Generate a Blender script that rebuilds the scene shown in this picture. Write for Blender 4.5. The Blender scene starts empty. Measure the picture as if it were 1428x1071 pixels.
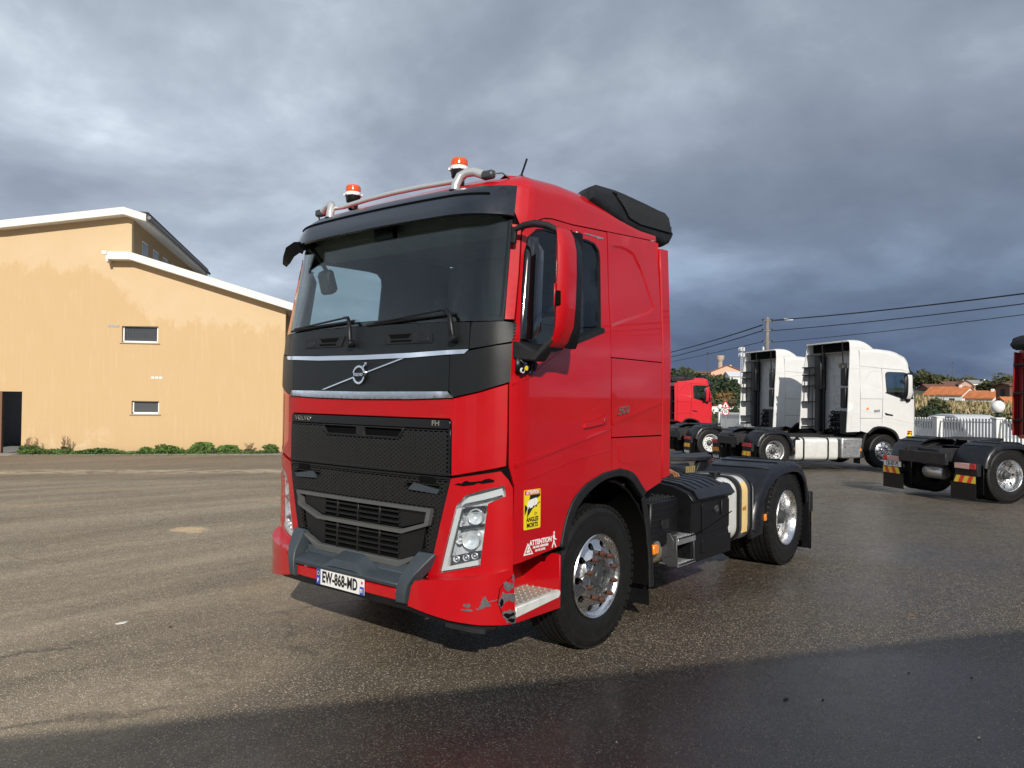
import bpy, bmesh, math, random, bisect
import numpy as np
from mathutils import Vector, Matrix
from mathutils.geometry import delaunay_2d_cdt
R=math.radians; PI=math.pi
rnd=random.Random(7)
scn=bpy.context.scene; COL=scn.collection
# ---------------- camera, sky, sun, exposure ----------------
CAM=Vector((4.8186,4.3446,1.8248))
YAW,PITCH,ROLL=R(219.5740),R(0.8696),R(0.6831)
cd=bpy.data.cameras.new('camera'); cam=bpy.data.objects.new('camera',cd); COL.objects.link(cam); scn.camera=cam
cd.sensor_width=36; cd.lens=1085.95/1428*36; cd.clip_start=.1; cd.clip_end=6000
_f=Vector((math.cos(YAW)*math.cos(PITCH),math.sin(YAW)*math.cos(PITCH),math.sin(PITCH)))
_r=_f.cross(Vector((0,0,1))).normalized(); _u=_r.cross(_f)
_r2=_r*math.cos(ROLL)+_u*math.sin(ROLL); _u2=_u*math.cos(ROLL)-_r*math.sin(ROLL)
cam.matrix_world=Matrix(((_r2.x,_u2.x,-_f.x,CAM.x),(_r2.y,_u2.y,-_f.y,CAM.y),(_r2.z,_u2.z,-_f.z,CAM.z),(0,0,0,1)))
SUN_AZ,SUN_EL=R(45),R(26)
world=bpy.data.worlds.new('World'); scn.world=world; world.use_nodes=True
def build_world():
    nt=world.node_tree; N=nt.nodes; L=nt.links; N.clear()
    def n(t,**k):
        o=N.new(t)
        for a,b in k.items(): setattr(o,a,b)
        return o
    out=n('ShaderNodeOutputWorld'); bg=n('ShaderNodeBackground'); bg.inputs['Strength'].default_value=.112
    L.new(bg.outputs[0],out.inputs[0])
    sky=n('ShaderNodeTexSky',sky_type='NISHITA',sun_disc=False,sun_elevation=SUN_EL,sun_rotation=PI/2-SUN_AZ)
    sky.air_density=1.0; sky.dust_density=1.0; sky.ozone_density=2.0
    tc=n('ShaderNodeTexCoord')
    # flatten the directions onto a cloud deck so that clouds shrink towards the horizon
    sep=n('ShaderNodeSeparateXYZ'); L.new(tc.outputs['Generated'],sep.inputs[0])
    def m(op,a,b=None,c=None,clamp=False):
        o=n('ShaderNodeMath',operation=op,use_clamp=clamp)
        for i,v in enumerate((a,b,c)):
            if v is None: continue
            if isinstance(v,(int,float)): o.inputs[i].default_value=v
            else: L.new(v,o.inputs[i])
        return o.outputs[0]
    z=m('MAXIMUM',sep.outputs[2],0.0); den=m('ADD',z,.30)
    cx=m('DIVIDE',sep.outputs[0],den); cy=m('DIVIDE',sep.outputs[1],den)
    cv=n('ShaderNodeCombineXYZ'); L.new(cx,cv.inputs[0]); L.new(cy,cv.inputs[1]); cv.inputs[2].default_value=3.7
    def noise(scale,detail,rough,dist=0.,vec=None):
        o=n('ShaderNodeTexNoise'); o.inputs['Scale'].default_value=scale; o.inputs['Detail'].default_value=detail
        o.inputs['Roughness'].default_value=rough; o.inputs['Distortion'].default_value=dist
        L.new(vec or cv.outputs[0],o.inputs['Vector']); return o.outputs['Fac']
    big=noise(.60,2,.45,.2); mid=noise(1.7,6,.52,.25); fine=noise(6.0,6,.6,.3)
    def ramp(v,pts):
        o=n('ShaderNodeValToRGB'); L.new(v,o.inputs[0]); e=o.color_ramp.elements
        while len(e)<len(pts): e.new(.5)
        for a,(p,c) in zip(e,pts): a.position=p; a.color=(*c,1) if len(c)==3 else c
        return o.outputs[0]
    # direction along which the cloud thins out (left of the view is broken, the right is heavy)
    ax=Vector((math.cos(YAW),math.sin(YAW),0)); rt=Vector((ax.y,-ax.x,0))
    side=m('ADD',m('MULTIPLY',sep.outputs[0],rt.x),m('MULTIPLY',sep.outputs[1],rt.y))
    dens=m('ADD',m('ADD',m('MULTIPLY',mid,.52),m('MULTIPLY',big,.42)),m('MULTIPLY',side,.05))
    dens=m('ADD',dens,m('MULTIPLY',fine,.08))
    cloudc=ramp(dens,[(.40,(6.4,7.1,8.0)),(.46,(4.3,4.9,5.8)),(.53,(3.0,3.5,4.3)),(.63,(2.1,2.5,3.25))])
    cover=ramp(dens,[(.27,(0,0,0)),(.36,(1,1,1))])
    sc=n('ShaderNodeMix',data_type='RGBA',blend_type='MULTIPLY'); sc.inputs[0].default_value=1
    L.new(sky.outputs[0],sc.inputs[6]); sc.inputs[7].default_value=(1,1,1,1)
    mx=n('ShaderNodeMix',data_type='RGBA'); L.new(cover,mx.inputs[0]); L.new(sc.outputs[2],mx.inputs[6]); L.new(cloudc,mx.inputs[7])
    # heavy rain cloud low in the distance
    hgt=m('ADD',sep.outputs[2],m('MULTIPLY',m('SUBTRACT',mid,.5),.16))
    lowR=ramp(hgt,[(.0,(.74,.80,.92)),(.05,(.46,.55,.70)),(.14,(.50,.58,.70)),(.36,(1.0,1.0,1.0))])
    lowL=ramp(hgt,[(.0,(1.3,1.34,1.34)),(.22,(1.42,1.42,1.38)),(.42,(1.0,1.0,1.0))])
    sm=n('ShaderNodeMix',data_type='RGBA'); sf=n('ShaderNodeMapRange'); sf.inputs[1].default_value=-.45; sf.inputs[2].default_value=.20; L.new(side,sf.inputs[0])
    L.new(sf.outputs[0],sm.inputs[0]); L.new(lowL,sm.inputs[6]); L.new(lowR,sm.inputs[7]); low=sm.outputs[2]
    hm=n('ShaderNodeMix',data_type='RGBA',blend_type='MULTIPLY'); hm.inputs[0].default_value=1
    L.new(mx.outputs[2],hm.inputs[6]); L.new(low,hm.inputs[7])
    L.new(hm.outputs[2],bg.inputs['Color'])
build_world()
sl=bpy.data.lights.new('sun','SUN'); sl.energy=4.7; sl.angle=R(.55); sl.color=(1.0,.94,.85)
sun=bpy.data.objects.new('sun',sl); COL.objects.link(sun)
SDIR=Vector((math.cos(SUN_EL)*math.cos(SUN_AZ),math.cos(SUN_EL)*math.sin(SUN_AZ),math.sin(SUN_EL)))
sun.rotation_euler=SDIR.to_track_quat('Z','Y').to_euler(); sun.location=SDIR*40
vs=scn.view_settings; vs.view_transform='Standard'; vs.look='None'; vs.exposure=-0.10; vs.gamma=1; vs.use_curve_mapping=False
import math, bisect
def _spline(pts,n=14):
    out=[]
    P=[(-pts[1][0],pts[1][1])]+pts+[(pts[-1][0],pts[-1][1]+.2)]
    for i in range(1,len(P)-2):
        a,b,c,d=P[i-1],P[i],P[i+1],P[i+2]
        for k in range(n):
            t=k/n
            out.append(tuple(.5*((2*b[j])+(-a[j]+c[j])*t+(2*a[j]-5*b[j]+4*c[j]-d[j])*t*t+(-a[j]+3*b[j]-3*c[j]+d[j])*t**3) for j in (0,1)))
    out.append(P[-2]); return out
def lerp(tab,v):
    if v<=tab[0][0]: return tab[0][1]
    for (a,b),(c,d) in zip(tab,tab[1:]):
        if v<=c: return b+(d-b)*(v-a)/(c-a)
    return tab[-1][1]
class Plan:
    """plan outline of a symmetrical nose: y half-width, b distance behind the front"""
    def __init__(S,pts,x0,xf,hw,fade=(.25,.9),tail=4.0):
        c=_spline(pts); c.append((c[-1][0],c[-1][1]+tail)); S.c=c; S.s=[0]
        for p,q in zip(c,c[1:]): S.s.append(S.s[-1]+math.dist(p,q))
        S.x0=x0; S.xf=xf; S.hw=hw; S.fade=fade; S.W=pts[-1][0]
    def raw(S,a):
        i=min(max(bisect.bisect_right(S.s,a)-1,0),len(S.c)-2); t=(a-S.s[i])/(S.s[i+1]-S.s[i])
        p,q=S.c[i],S.c[i+1]; return p[0]+(q[0]-p[0])*t, p[1]+(q[1]-p[1])*t
    def base(S,s,z):
        y,b=S.raw(abs(s)); f0,f1=S.fade
        w=1 if b<f0 else 0 if b>f1 else 1-((b-f0)/(f1-f0))
        w=w*w*(3-2*w)
        return S.x0-b+(lerp(S.xf,z)-S.x0)*w, (y if s>=0 else -y)*lerp(S.hw,z)/S.W
    def __call__(S,s,z,off=0.):
        x,y=S.base(s,z)
        if off:
            e=.01; x1,y1=S.base(s+e,z); x2,y2=S.base(s-e,z); dx,dy=x1-x2,y1-y2; l=math.hypot(dx,dy) or 1
            x,y=x+off*dy/l, y-off*dx/l
        return (x,y,z)
    def sy(S,y):
        """s at plan half-width y (front part)"""
        for i in range(len(S.c)-1):
            if S.c[i+1][0]>=y: 
                a,b=S.c[i][0],S.c[i+1][0]; return S.s[i]+(S.s[i+1]-S.s[i])*(y-a)/((b-a) or 1)
        return S.s[-2]
    def sx(S,x):
        b=S.x0-x
        for i in range(len(S.c)-1):
            if S.c[i+1][1]>=b:
                a,c=S.c[i][1],S.c[i+1][1]; return S.s[i]+(S.s[i+1]-S.s[i])*(b-a)/((c-a) or 1)
        return S.s[-1]
CAB=Plan([(0,0),(.4,.004),(.7,.012),(.84,.022),(.95,.050),(1.05,.085),(1.12,.115),(1.18,.155),(1.22,.205),(1.24,.28)],1.24,
  [(1.9,1.24),(2.1,1.235),(2.3,1.215),(3.0,1.09),(3.4,.98)],[(2.2,1.24),(3.0,1.19),(3.2,1.165)],fade=(.2,.85))
BUM=Plan([(0,0),(.5,.004),(.65,.02),(.8,.045),(.95,.09),(1.08,.155),(1.17,.235),(1.22,.315),(1.24,.385)],1.385,[(0,1.385)],[(0,1.24)])
# ---------------- materials ----------------
MATS={}
def mat(name,col,rough=.5,metal=0.,coat=0.,coatr=.05,spec=.5,var=0.,vscale=8.,bump=0.,bscale=60.,rvar=0.,dirt=0.,dirtcol=(.10,.085,.07),emit=None,trans=0.,ior=1.5,subs=0.):
    if name in MATS: return MATS[name]
    m=bpy.data.materials.new(name); m.use_nodes=True; nt=m.node_tree; N=nt.nodes; L=nt.links
    b=N['Principled BSDF']; b.inputs['Base Color'].default_value=(*col,1); b.inputs['Roughness'].default_value=rough
    b.inputs['Metallic'].default_value=metal; b.inputs['Coat Weight'].default_value=coat; b.inputs['Coat Roughness'].default_value=coatr
    b.inputs['Specular IOR Level'].default_value=spec; b.inputs['Transmission Weight'].default_value=trans; b.inputs['IOR'].default_value=ior
    if emit: b.inputs['Emission Color'].default_value=(*emit[0],1); b.inputs['Emission Strength'].default_value=emit[1]
    tc=N.new('ShaderNodeTexCoord')
    def noise(s,d=4,r=.6):
        o=N.new('ShaderNodeTexNoise'); o.inputs['Scale'].default_value=s; o.inputs['Detail'].default_value=d; o.inputs['Roughness'].default_value=r
        L.new(tc.outputs['Object'],o.inputs['Vector']); return o.outputs['Fac']
    def mr(v,a,b_,c,d):
        o=N.new('ShaderNodeMapRange'); L.new(v,o.inputs[0])
        for i,x in enumerate((a,b_,c,d)): o.inputs[i+1].default_value=x
        return o.outputs[0]
    cur=None
    if var:
        mx=N.new('ShaderNodeMix'); mx.data_type='RGBA'; mx.inputs[6].default_value=(*[c*(1-var) for c in col],1); mx.inputs[7].default_value=(*[min(1,c*(1+var)) for c in col],1)
        L.new(mr(noise(vscale,6),.3,.7,0,1),mx.inputs[0]); cur=mx.outputs[2]
    if dirt:
        mx=N.new('ShaderNodeMix'); mx.data_type='RGBA'; L.new(mr(noise(vscale*.6+2,8,.7),.48,.75,0,dirt),mx.inputs[0])
        if cur: L.new(cur,mx.inputs[6])
        else: mx.inputs[6].default_value=(*col,1)
        mx.inputs[7].default_value=(*dirtcol,1); cur=mx.outputs[2]
    if cur: L.new(cur,b.inputs['Base Color'])
    if rvar: L.new(mr(noise(vscale*1.7,5),.3,.7,max(.02,rough-rvar),min(1,rough+rvar)),b.inputs['Roughness'])
    if bump:
        bp=N.new('ShaderNodeBump'); bp.inputs['Strength'].default_value=bump; bp.inputs['Distance'].default_value=.01
        L.new(noise(bscale,3),bp.inputs['Height']); L.new(bp.outputs[0],b.inputs['Normal'])
    MATS[name]=m; return m
def glassmat(name,tint,rough=.03,refl=1.45,streak=0.):
    if name in MATS: return MATS[name]
    m=bpy.data.materials.new(name); m.use_nodes=True; nt=m.node_tree; N=nt.nodes; L=nt.links
    N.remove(N['Principled BSDF']); out=N['Material Output']
    t=N.new('ShaderNodeBsdfTransparent'); t.inputs[0].default_value=(*tint,1)
    g=N.new('ShaderNodeBsdfGlossy'); g.inputs['Roughness'].default_value=rough; g.inputs[0].default_value=(1,1,1,1)
    lw=N.new('ShaderNodeLayerWeight'); lw.inputs[0].default_value=.5; pw=N.new('ShaderNodeMath'); pw.operation='POWER'; L.new(lw.outputs['Facing'],pw.inputs[0]); pw.inputs[1].default_value=5
    fr=N.new('ShaderNodeMath'); fr.operation='MULTIPLY_ADD'; L.new(pw.outputs[0],fr.inputs[0]); r0=((refl-1)/(refl+1))**2; fr.inputs[1].default_value=1-r0; fr.inputs[2].default_value=r0
    mx=N.new('ShaderNodeMixShader'); L.new(fr.outputs[0],mx.inputs[0]); L.new(t.outputs[0],mx.inputs[1]); L.new(g.outputs[0],mx.inputs[2])
    last=mx.outputs[0]
    if streak:
        tc=N.new('ShaderNodeTexCoord'); mp=N.new('ShaderNodeMapping'); mp.inputs['Scale'].default_value=(9,9,1.2); L.new(tc.outputs['Object'],mp.inputs[0])
        no=N.new('ShaderNodeTexNoise'); no.inputs['Scale'].default_value=3; no.inputs['Detail'].default_value=7; L.new(mp.outputs[0],no.inputs[0])
        vo=N.new('ShaderNodeTexVoronoi'); vo.inputs['Scale'].default_value=55; L.new(tc.outputs['Object'],vo.inputs[0])
        r1=N.new('ShaderNodeMapRange'); L.new(no.outputs[0],r1.inputs[0]); r1.inputs[1].default_value=.45; r1.inputs[2].default_value=.8; r1.inputs[3].default_value=.02; r1.inputs[4].default_value=streak
        r2=N.new('ShaderNodeMapRange'); L.new(vo.outputs[0],r2.inputs[0]); r2.inputs[1].default_value=.10; r2.inputs[2].default_value=.16; r2.inputs[3].default_value=.5; r2.inputs[4].default_value=0
        no2=N.new('ShaderNodeTexNoise'); no2.inputs['Scale'].default_value=4; L.new(tc.outputs['Object'],no2.inputs[0])
        r3=N.new('ShaderNodeMapRange'); L.new(no2.outputs[0],r3.inputs[0]); r3.inputs[1].default_value=.5; r3.inputs[2].default_value=.6
        mu=N.new('ShaderNodeMath'); mu.operation='MULTIPLY'; L.new(r2.outputs[0],mu.inputs[0]); L.new(r3.outputs[0],mu.inputs[1])
        ad=N.new('ShaderNodeMath'); ad.operation='ADD'; L.new(r1.outputs[0],ad.inputs[0]); L.new(mu.outputs[0],ad.inputs[1])
        d=N.new('ShaderNodeBsdfDiffuse'); d.inputs[0].default_value=(.55,.6,.6,1)
        m2=N.new('ShaderNodeMixShader'); L.new(ad.outputs[0],m2.inputs[0]); L.new(last,m2.inputs[1]); L.new(d.outputs[0],m2.inputs[2]); last=m2.outputs[0]
    L.new(last,out.inputs[0]); MATS[name]=m; return m
# ---------------- objects ----------------
def link(name,me,m=None,parent=None,loc=None,rot=None):
    o=bpy.data.objects.new(name,me); COL.objects.link(o)
    if m is not None and me is not None and not me.materials: me.materials.append(m)
    if parent is not None: o.parent=parent
    if loc is not None: o.location=loc
    if rot is not None: o.rotation_euler=rot
    return o
def tag(o,label=None,cat=None,group=None,kind=None):
    for k,v in (('label',label),('category',cat),('group',group),('kind',kind)):
        if v: o[k]=v
    return o
def empty(name,loc=(0,0,0),rz=0.,label=None,cat=None,group=None,ry=0.):
    o=bpy.data.objects.new(name,None); COL.objects.link(o); o.location=loc; o.rotation_euler=(0,ry,rz); o.empty_display_size=.2
    return tag(o,label,cat,group)
class MB:
    def __init__(S): S.v=[]; S.f=[]
    def add(S,vs,fs):
        b=len(S.v); S.v+= [tuple(v) for v in vs]; S.f+=[tuple(i+b for i in f) for f in fs]; return S
    def box(S,x0,x1,y0,y1,z0,z1):
        v=[(x,y,z) for z in (z0,z1) for y in (y0,y1) for x in (x0,x1)]
        return S.add(v,[(0,2,3,1),(4,5,7,6),(0,1,5,4),(2,6,7,3),(0,4,6,2),(1,3,7,5)])
    def obox(S,c,ax,hx,hy,hz):
        """oriented box; ax = 3 unit vectors"""
        c=Vector(c); v=[]
        for k in (-1,1):
            for j in (-1,1):
                for i in (-1,1): v.append(c+ax[0]*hx*i+ax[1]*hy*j+ax[2]*hz*k)
        return S.add(v,[(0,2,3,1),(4,5,7,6),(0,1,5,4),(2,6,7,3),(0,4,6,2),(1,3,7,5)])
    def prism(S,poly,fn,a,b):
        """poly of 2D points; fn(u,v,w)->xyz ; extruded w from a to b"""
        n=len(poly); v=[fn(p[0],p[1],a) for p in poly]+[fn(p[0],p[1],b) for p in poly]
        from mathutils.geometry import tessellate_polygon
        tr=tessellate_polygon([[Vector((p[0],p[1],0)) for p in poly]])
        f=[tuple(t) for t in tr]+[tuple(n+i for i in reversed(t)) for t in tr]
        f+=[(i,(i+1)%n,n+(i+1)%n,n+i) for i in range(n)]
        return S.add(v,f)
    def loft(S,rings,closed=True,caps=True):
        n=len(rings[0]); v=[p for r in rings for p in r]; f=[]
        for k in range(len(rings)-1):
            for i in range(n if closed else n-1):
                j=(i+1)%n; f.append((k*n+i,k*n+j,(k+1)*n+j,(k+1)*n+i))
        if caps and closed: f+= [tuple(range(n-1,-1,-1)),tuple((len(rings)-1)*n+i for i in range(n))]
        return S.add(v,f)
    def tube(S,path,r,n=8,caps=True,rs=None):
        P=[Vector(p) for p in path]; rings=[]; up=None
        for i,p in enumerate(P):
            t=(P[min(i+1,len(P)-1)]-P[max(i-1,0)]).normalized()
            if up is None: up=t.cross(Vector((.31,.17,.93))).normalized()
            a=(up-t*up.dot(t)).normalized(); up=a; b=t.cross(a); rr=rs[i] if rs else r
            rings.append([p+a*rr*math.cos(2*PI*k/n)+b*rr*math.sin(2*PI*k/n) for k in range(n)])
        return S.loft(rings,True,caps)
    def lathe(S,prof,c=(0,0,0),axis='z',n=32,a0=0.,a1=2*PI,cap=False):
        full=abs(a1-a0-2*PI)<1e-6; m=n if full else n+1; v=[]
        for (r,h) in prof:
            for k in range(m):
                a=a0+(a1-a0)*k/n; x,y=r*math.cos(a),r*math.sin(a)
                p={'z':(x,y,h),'y':(x,h,y),'x':(h,x,y)}[axis]; v.append((p[0]+c[0],p[1]+c[1],p[2]+c[2]))
        f=[]
        for j in range(len(prof)-1):
            for k in range(n):
                k2=(k+1)%m; f.append((j*m+k,j*m+k2,(j+1)*m+k2,(j+1)*m+k))
        if cap: f+=[tuple(range(m-1,-1,-1)),tuple((len(prof)-1)*m+k for k in range(m))]
        return S.add(v,f)
    def build(S,name,m,parent=None,smooth=True,ang=35,bev=0.,loc=None,rot=None,fix=True,seg=1):
        me=bpy.data.meshes.new(name); me.from_pydata([tuple(p) for p in S.v],[],S.f)
        if fix:
            b=bmesh.new(); b.from_mesh(me); bmesh.ops.remove_doubles(b,verts=b.verts,dist=1e-5); bmesh.ops.recalc_face_normals(b,faces=b.faces); b.to_mesh(me); b.free()
        me.materials.append(m)
        if smooth:
            me.polygons.foreach_set('use_smooth',[True]*len(me.polygons)); me.set_sharp_from_angle(angle=R(ang))
        o=link(name,me,None,parent,loc,rot)
        if bev:
            md=o.modifiers.new('bevel','BEVEL'); md.width=bev; md.segments=seg; md.limit_method='ANGLE'; md.angle_limit=R(40); md.harden_normals=False
        return o
def inside(pt,poly):
    x,y=pt; c=False; n=len(poly); j=n-1
    for i in range(n):
        xi,yi=poly[i]; xj,yj=poly[j]
        if (yi>y)!=(yj>y) and x<(xj-xi)*(y-yi)/(yj-yi)+xi: c=not c
        j=i
    return c
def resample(poly,step,closed=True):
    out=[]; n=len(poly)
    for i in range(n if closed else n-1):
        a,b=poly[i],poly[(i+1)%n]; L=math.dist(a,b); k=max(1,int(math.ceil(L/step)))
        out+=[(a[0]+(b[0]-a[0])*t/k,a[1]+(b[1]-a[1])*t/k) for t in range(k)]
    if not closed: out.append(poly[-1])
    return out
def rounded(poly,r,n=4):
    """round the corners of a polygon with radius about r"""
    out=[]; m=len(poly)
    for i in range(m):
        p=Vector(poly[i]); a=Vector(poly[i-1])-p; b=Vector(poly[(i+1)%m])-p; q=min(r,a.length*.45,b.length*.45)
        A=p+a.normalized()*q; B=p+b.normalized()*q
        for k in range(n+1):
            t=k/n; out.append(tuple(A*(1-t)**2+p*2*t*(1-t)+B*t*t))
    return out
def cdt(outer,holes=(),step=.07):
    V=[];E=[]
    for lp in (outer,*holes):
        lp=resample(lp,step); b=len(V); V+=lp; E+=[(b+i,b+(i+1)%len(lp)) for i in range(len(lp))]
    xs=[p[0] for p in outer]; ys=[p[1] for p in outer]
    x=math.ceil(min(xs)/step)*step
    while x<max(xs):
        y=math.ceil(min(ys)/step)*step
        while y<max(ys):
            if inside((x,y),outer) and not any(inside((x,y),h) for h in holes):
                if all(abs(x-q[0])+abs(y-q[1])>step*.55 for q in V[:b+len(lp)]): V.append((x,y))
            y+=step
        x+=step
    v,e,f,_,_,_=delaunay_2d_cdt([Vector(p) for p in V],E,[],0,1e-6)
    F=[]
    for t in f:
        c=(sum(v[i].x for i in t)/3,sum(v[i].y for i in t)/3)
        if inside(c,outer) and not any(inside(c,h) for h in holes): F.append(tuple(t))
    return [(p.x,p.y) for p in v],F
def patch_mb(fn,outer,holes=(),off=0.,th=.012,step=.07,mb=None):
    """fn(u,v,off) -> xyz ; a sheet with thickness trimmed by outlines"""
    V,F=cdt(outer,holes,step); n=len(V); mb=mb or MB()
    vs=[fn(u,w,off) for u,w in V]+[fn(u,w,off-th) for u,w in V]
    cnt={}
    for t in F:
        for i in range(len(t)):
            e=(t[i],t[(i+1)%len(t)]); cnt[e]=cnt.get(e,0)+1
    fs=list(F)+[tuple(i+n for i in reversed(t)) for t in F]
    for (a,b) in cnt:
        if (b,a) not in cnt: fs.append((a,b,b+n,a+n))
    return mb.add(vs,fs)
def patch(name,fn,outer,m,parent,holes=(),off=0.,th=.012,step=.07,bev=.0025,ang=35):
    return patch_mb(fn,outer,holes,off,th,step).build(name,m,parent,bev=bev,ang=ang)
def both(name,fn,outer,m,parent,**k):
    hs=k.pop('holes',())
    a=patch(name,fn,outer,m,parent,holes=hs,**k)
    b=patch(name,fn,[(-u,v) for u,v in outer],m,parent,holes=[[(-u,v) for u,v in h] for h in hs],**k)
    return a,b
FONT={}
def textmesh(s,size=1.,bold=0.,align='CENTER',spacing=1.):
    key=(s,size,bold,align,spacing)
    if key not in FONT:
        c=bpy.data.curves.new('txt','FONT'); c.body=s; c.size=size; c.align_x=align; c.align_y='CENTER'; c.space_character=spacing; c.resolution_u=3; c.offset=bold
        o=bpy.data.objects.new('txt',c); COL.objects.link(o)
        me=o.to_mesh(); FONT[key]=([tuple(v.co) for v in me.vertices],[tuple(p.vertices) for p in me.polygons]); o.to_mesh_clear()
        bpy.data.objects.remove(o); bpy.data.curves.remove(c)
    return FONT[key]
def text(name,s,fn,m,parent,size=.1,th=.002,bold=0.,sx=1.,align='CENTER',spacing=1.):
    """fn(u,v,w)->xyz"""
    v,f=textmesh(s,size,bold,align,spacing); mb=MB(); n=len(v)
    vs=[fn(a[0]*sx,a[1],th) for a in v]+[fn(a[0]*sx,a[1],0) for a in v]
    cnt={}
    for t in f:
        for i in range(len(t)): cnt[(t[i],t[(i+1)%len(t)])]=1
    fs=list(f)+[(a,b,b+n,a+n) for (a,b) in cnt if (b,a) not in cnt]
    mb.add(vs,fs); return mb.build(name,m,parent,smooth=False,fix=False)
def copy_tree(o,parent=None):
    c=o.copy(); COL.objects.link(c)
    if parent is not None: c.parent=parent
    for ch in o.children: copy_tree(ch,c)
    return c
def gz(x,y):
    """height of the yard and the land around it: level round the red truck, then falling gently away"""
    t=(x-4.8186)*-.7707+(y-4.3446)*-.6372
    a=max(0,min(1,(t-8.5)/7)); h=-.0255*(a*a*(3-2*a))*max(0,t-10.5) if t<70 else -.0255*59.5
    return h
RED=mat('red_paint',(.45,.0018,.006),rough=.45,coat=1.0,coatr=.03,spec=.2,var=.07,vscale=2.5,bump=.012,bscale=9,dirt=.10,dirtcol=(.30,.05,.035))
DRED=mat('dark_red_paint',(.28,.006,.012),rough=.4,coat=.9,coatr=.06,var=.08)
FRED=mat('faded_red_paint',(.58,.006,.015),rough=.45,coat=.8,coatr=.08,var=.06)
WHITE=mat('white_cab_paint',(.66,.66,.645),rough=.35,coat=.8,coatr=.06,var=.03,vscale=3,dirt=.16,dirtcol=(.45,.43,.40))
GREY=mat('grey_cab_back',(.46,.47,.48),rough=.55,var=.06,dirt=.3,vscale=4)
BLK=mat('black_plastic',(.006,.006,.007),spec=.35,rough=.40,var=.2,vscale=14,rvar=.08,bump=.05,bscale=300)
BLKM=mat('black_moulding',(.010,.0105,.012),spec=.35,rough=.58,var=.2,vscale=20,bump=.08,bscale=250,dirt=.25,dirtcol=(.05,.047,.042))
HATCH=mat('charcoal_front_panel',(.010,.012,.0125),spec=.3,rough=.38,var=.12,vscale=10,bump=.15,bscale=420)
VISM=mat('navy_black_visor',(.010,.013,.020),rough=.22,coat=.5,coatr=.1,rvar=.05)
GRILL=mat('grille_black',(.007,.007,.008),rough=.36,spec=.4,rvar=.08)
MESHM=mat('grille_mesh_black',(.014,.014,.014),rough=.30)
DARK=mat('dark_recess',(.003,.003,.003),rough=.85,spec=.1)
TRIM=mat('grey_intake_trim',(.085,.087,.085),rough=.5,var=.08)
STEPG=mat('slate_grey_bumper_step',(.036,.048,.058),rough=.48,var=.12,dirt=.2,vscale=12)
CHR=mat('chrome',(.80,.80,.82),rough=.08,metal=1.,rvar=.04,vscale=20)
ALU=mat('polished_aluminium',(.80,.80,.80),rough=.24,metal=1.,rvar=.10,vscale=26,dirt=.12,dirtcol=(.35,.33,.30))
ALUD=mat('dull_aluminium',(.55,.56,.56),rough=.38,metal=.85,rvar=.12,vscale=9,var=.12,dirt=.25,dirtcol=(.30,.28,.25))
ALUW=mat('brushed_tank_aluminium',(.82,.82,.79),rough=.38,metal=.4,rvar=.1,vscale=7,var=.08)
STEEL=mat('grey_steel',(.075,.08,.085),rough=.5,metal=.5,var=.2,vscale=18,dirt=.4)
FRAME=mat('chassis_black',(.012,.012,.014),rough=.5,spec=.4,var=.3,vscale=9,dirt=.4,dirtcol=(.06,.055,.05))
RUST=mat('rusty_nut',(.095,.040,.025),rough=.75,metal=.2,var=.35,vscale=60)
RUBBER=mat('tyre_rubber',(.008,.008,.008),rough=.55,spec=.35,var=.3,vscale=16,dirt=.22,dirtcol=(.035,.032,.028),bump=.12,bscale=90)
FEND=mat('fender_plastic',(.008,.009,.012),spec=.4,rough=.34,rvar=.1,vscale=6,var=.2,dirt=.2,dirtcol=(.045,.045,.045))
AMBER=mat('amber_lens',(.72,.085,.006),rough=.15,coat=1,spec=.7,var=.2,vscale=60)
ORNG=mat('orange_marker',(.85,.25,.02),rough=.3,coat=.6,var=.15,vscale=50)
REDL=mat('red_lens',(.42,.010,.015),rough=.15,coat=1,var=.5,vscale=30)
PINKL=mat('pale_lens',(.62,.35,.33),rough=.15,coat=1)
WPL=mat('white_plastic',(.72,.73,.72),rough=.25,coat=.5)
PLATE=mat('plate_white',(.80,.80,.78),rough=.35,coat=.4)
BLUE=mat('plate_blue',(.015,.06,.38),rough=.35,coat=.4)
INK=mat('plate_black',(.012,.012,.012),rough=.4)
YEL=mat('sticker_yellow',(.80,.62,.02),rough=.45)
STW=mat('sticker_white',(.82,.80,.78),rough=.45)
STR=mat('sticker_red',(.60,.02,.03),rough=.45)
STO=mat('label_amber_yellow',(.78,.55,.22),rough=.5,var=.08)
STB=mat('label_brown',(.45,.18,.05),rough=.5)
BEIGE=mat('cab_interior_grey',(.24,.25,.23),rough=.8,var=.1)
SEAT=mat('seat_cloth',(.045,.05,.055),rough=.9,var=.15)
BRONZE=mat('bronze_air_tank',(.50,.42,.28),rough=.4,metal=.6,var=.1)
BRASS=mat('brass_fitting',(.55,.42,.18),rough=.4,metal=.8,var=.2,vscale=50)
WIN=glassmat('windscreen_glass',(.90,.96,.94),.012,1.58,streak=.0)
SGL=glassmat('side_glass',(.74,.79,.81),.012,1.5)
LENS=glassmat('lamp_lens',(.92,.94,.95),.02,1.45)
SCR=mat('scraped_grey_plastic',(.10,.095,.10),rough=.7,var=.35,vscale=80,bump=.3,bscale=200)
WHEELW=mat('white_wheel_paint',(.70,.71,.70),rough=.4,var=.1,dirt=.2,vscale=20)
GRATE=mat('pale_step_grate',(.50,.48,.42),rough=.5,metal=.4,var=.15,vscale=30,dirt=.4)
REFO=mat('reflector_orange',(.75,.26,.02),rough=.35)
REFY=mat('reflector_yellow',(.80,.58,.05),rough=.35)
REFR=mat('reflector_red',(.75,.06,.02),rough=.35)

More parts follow.
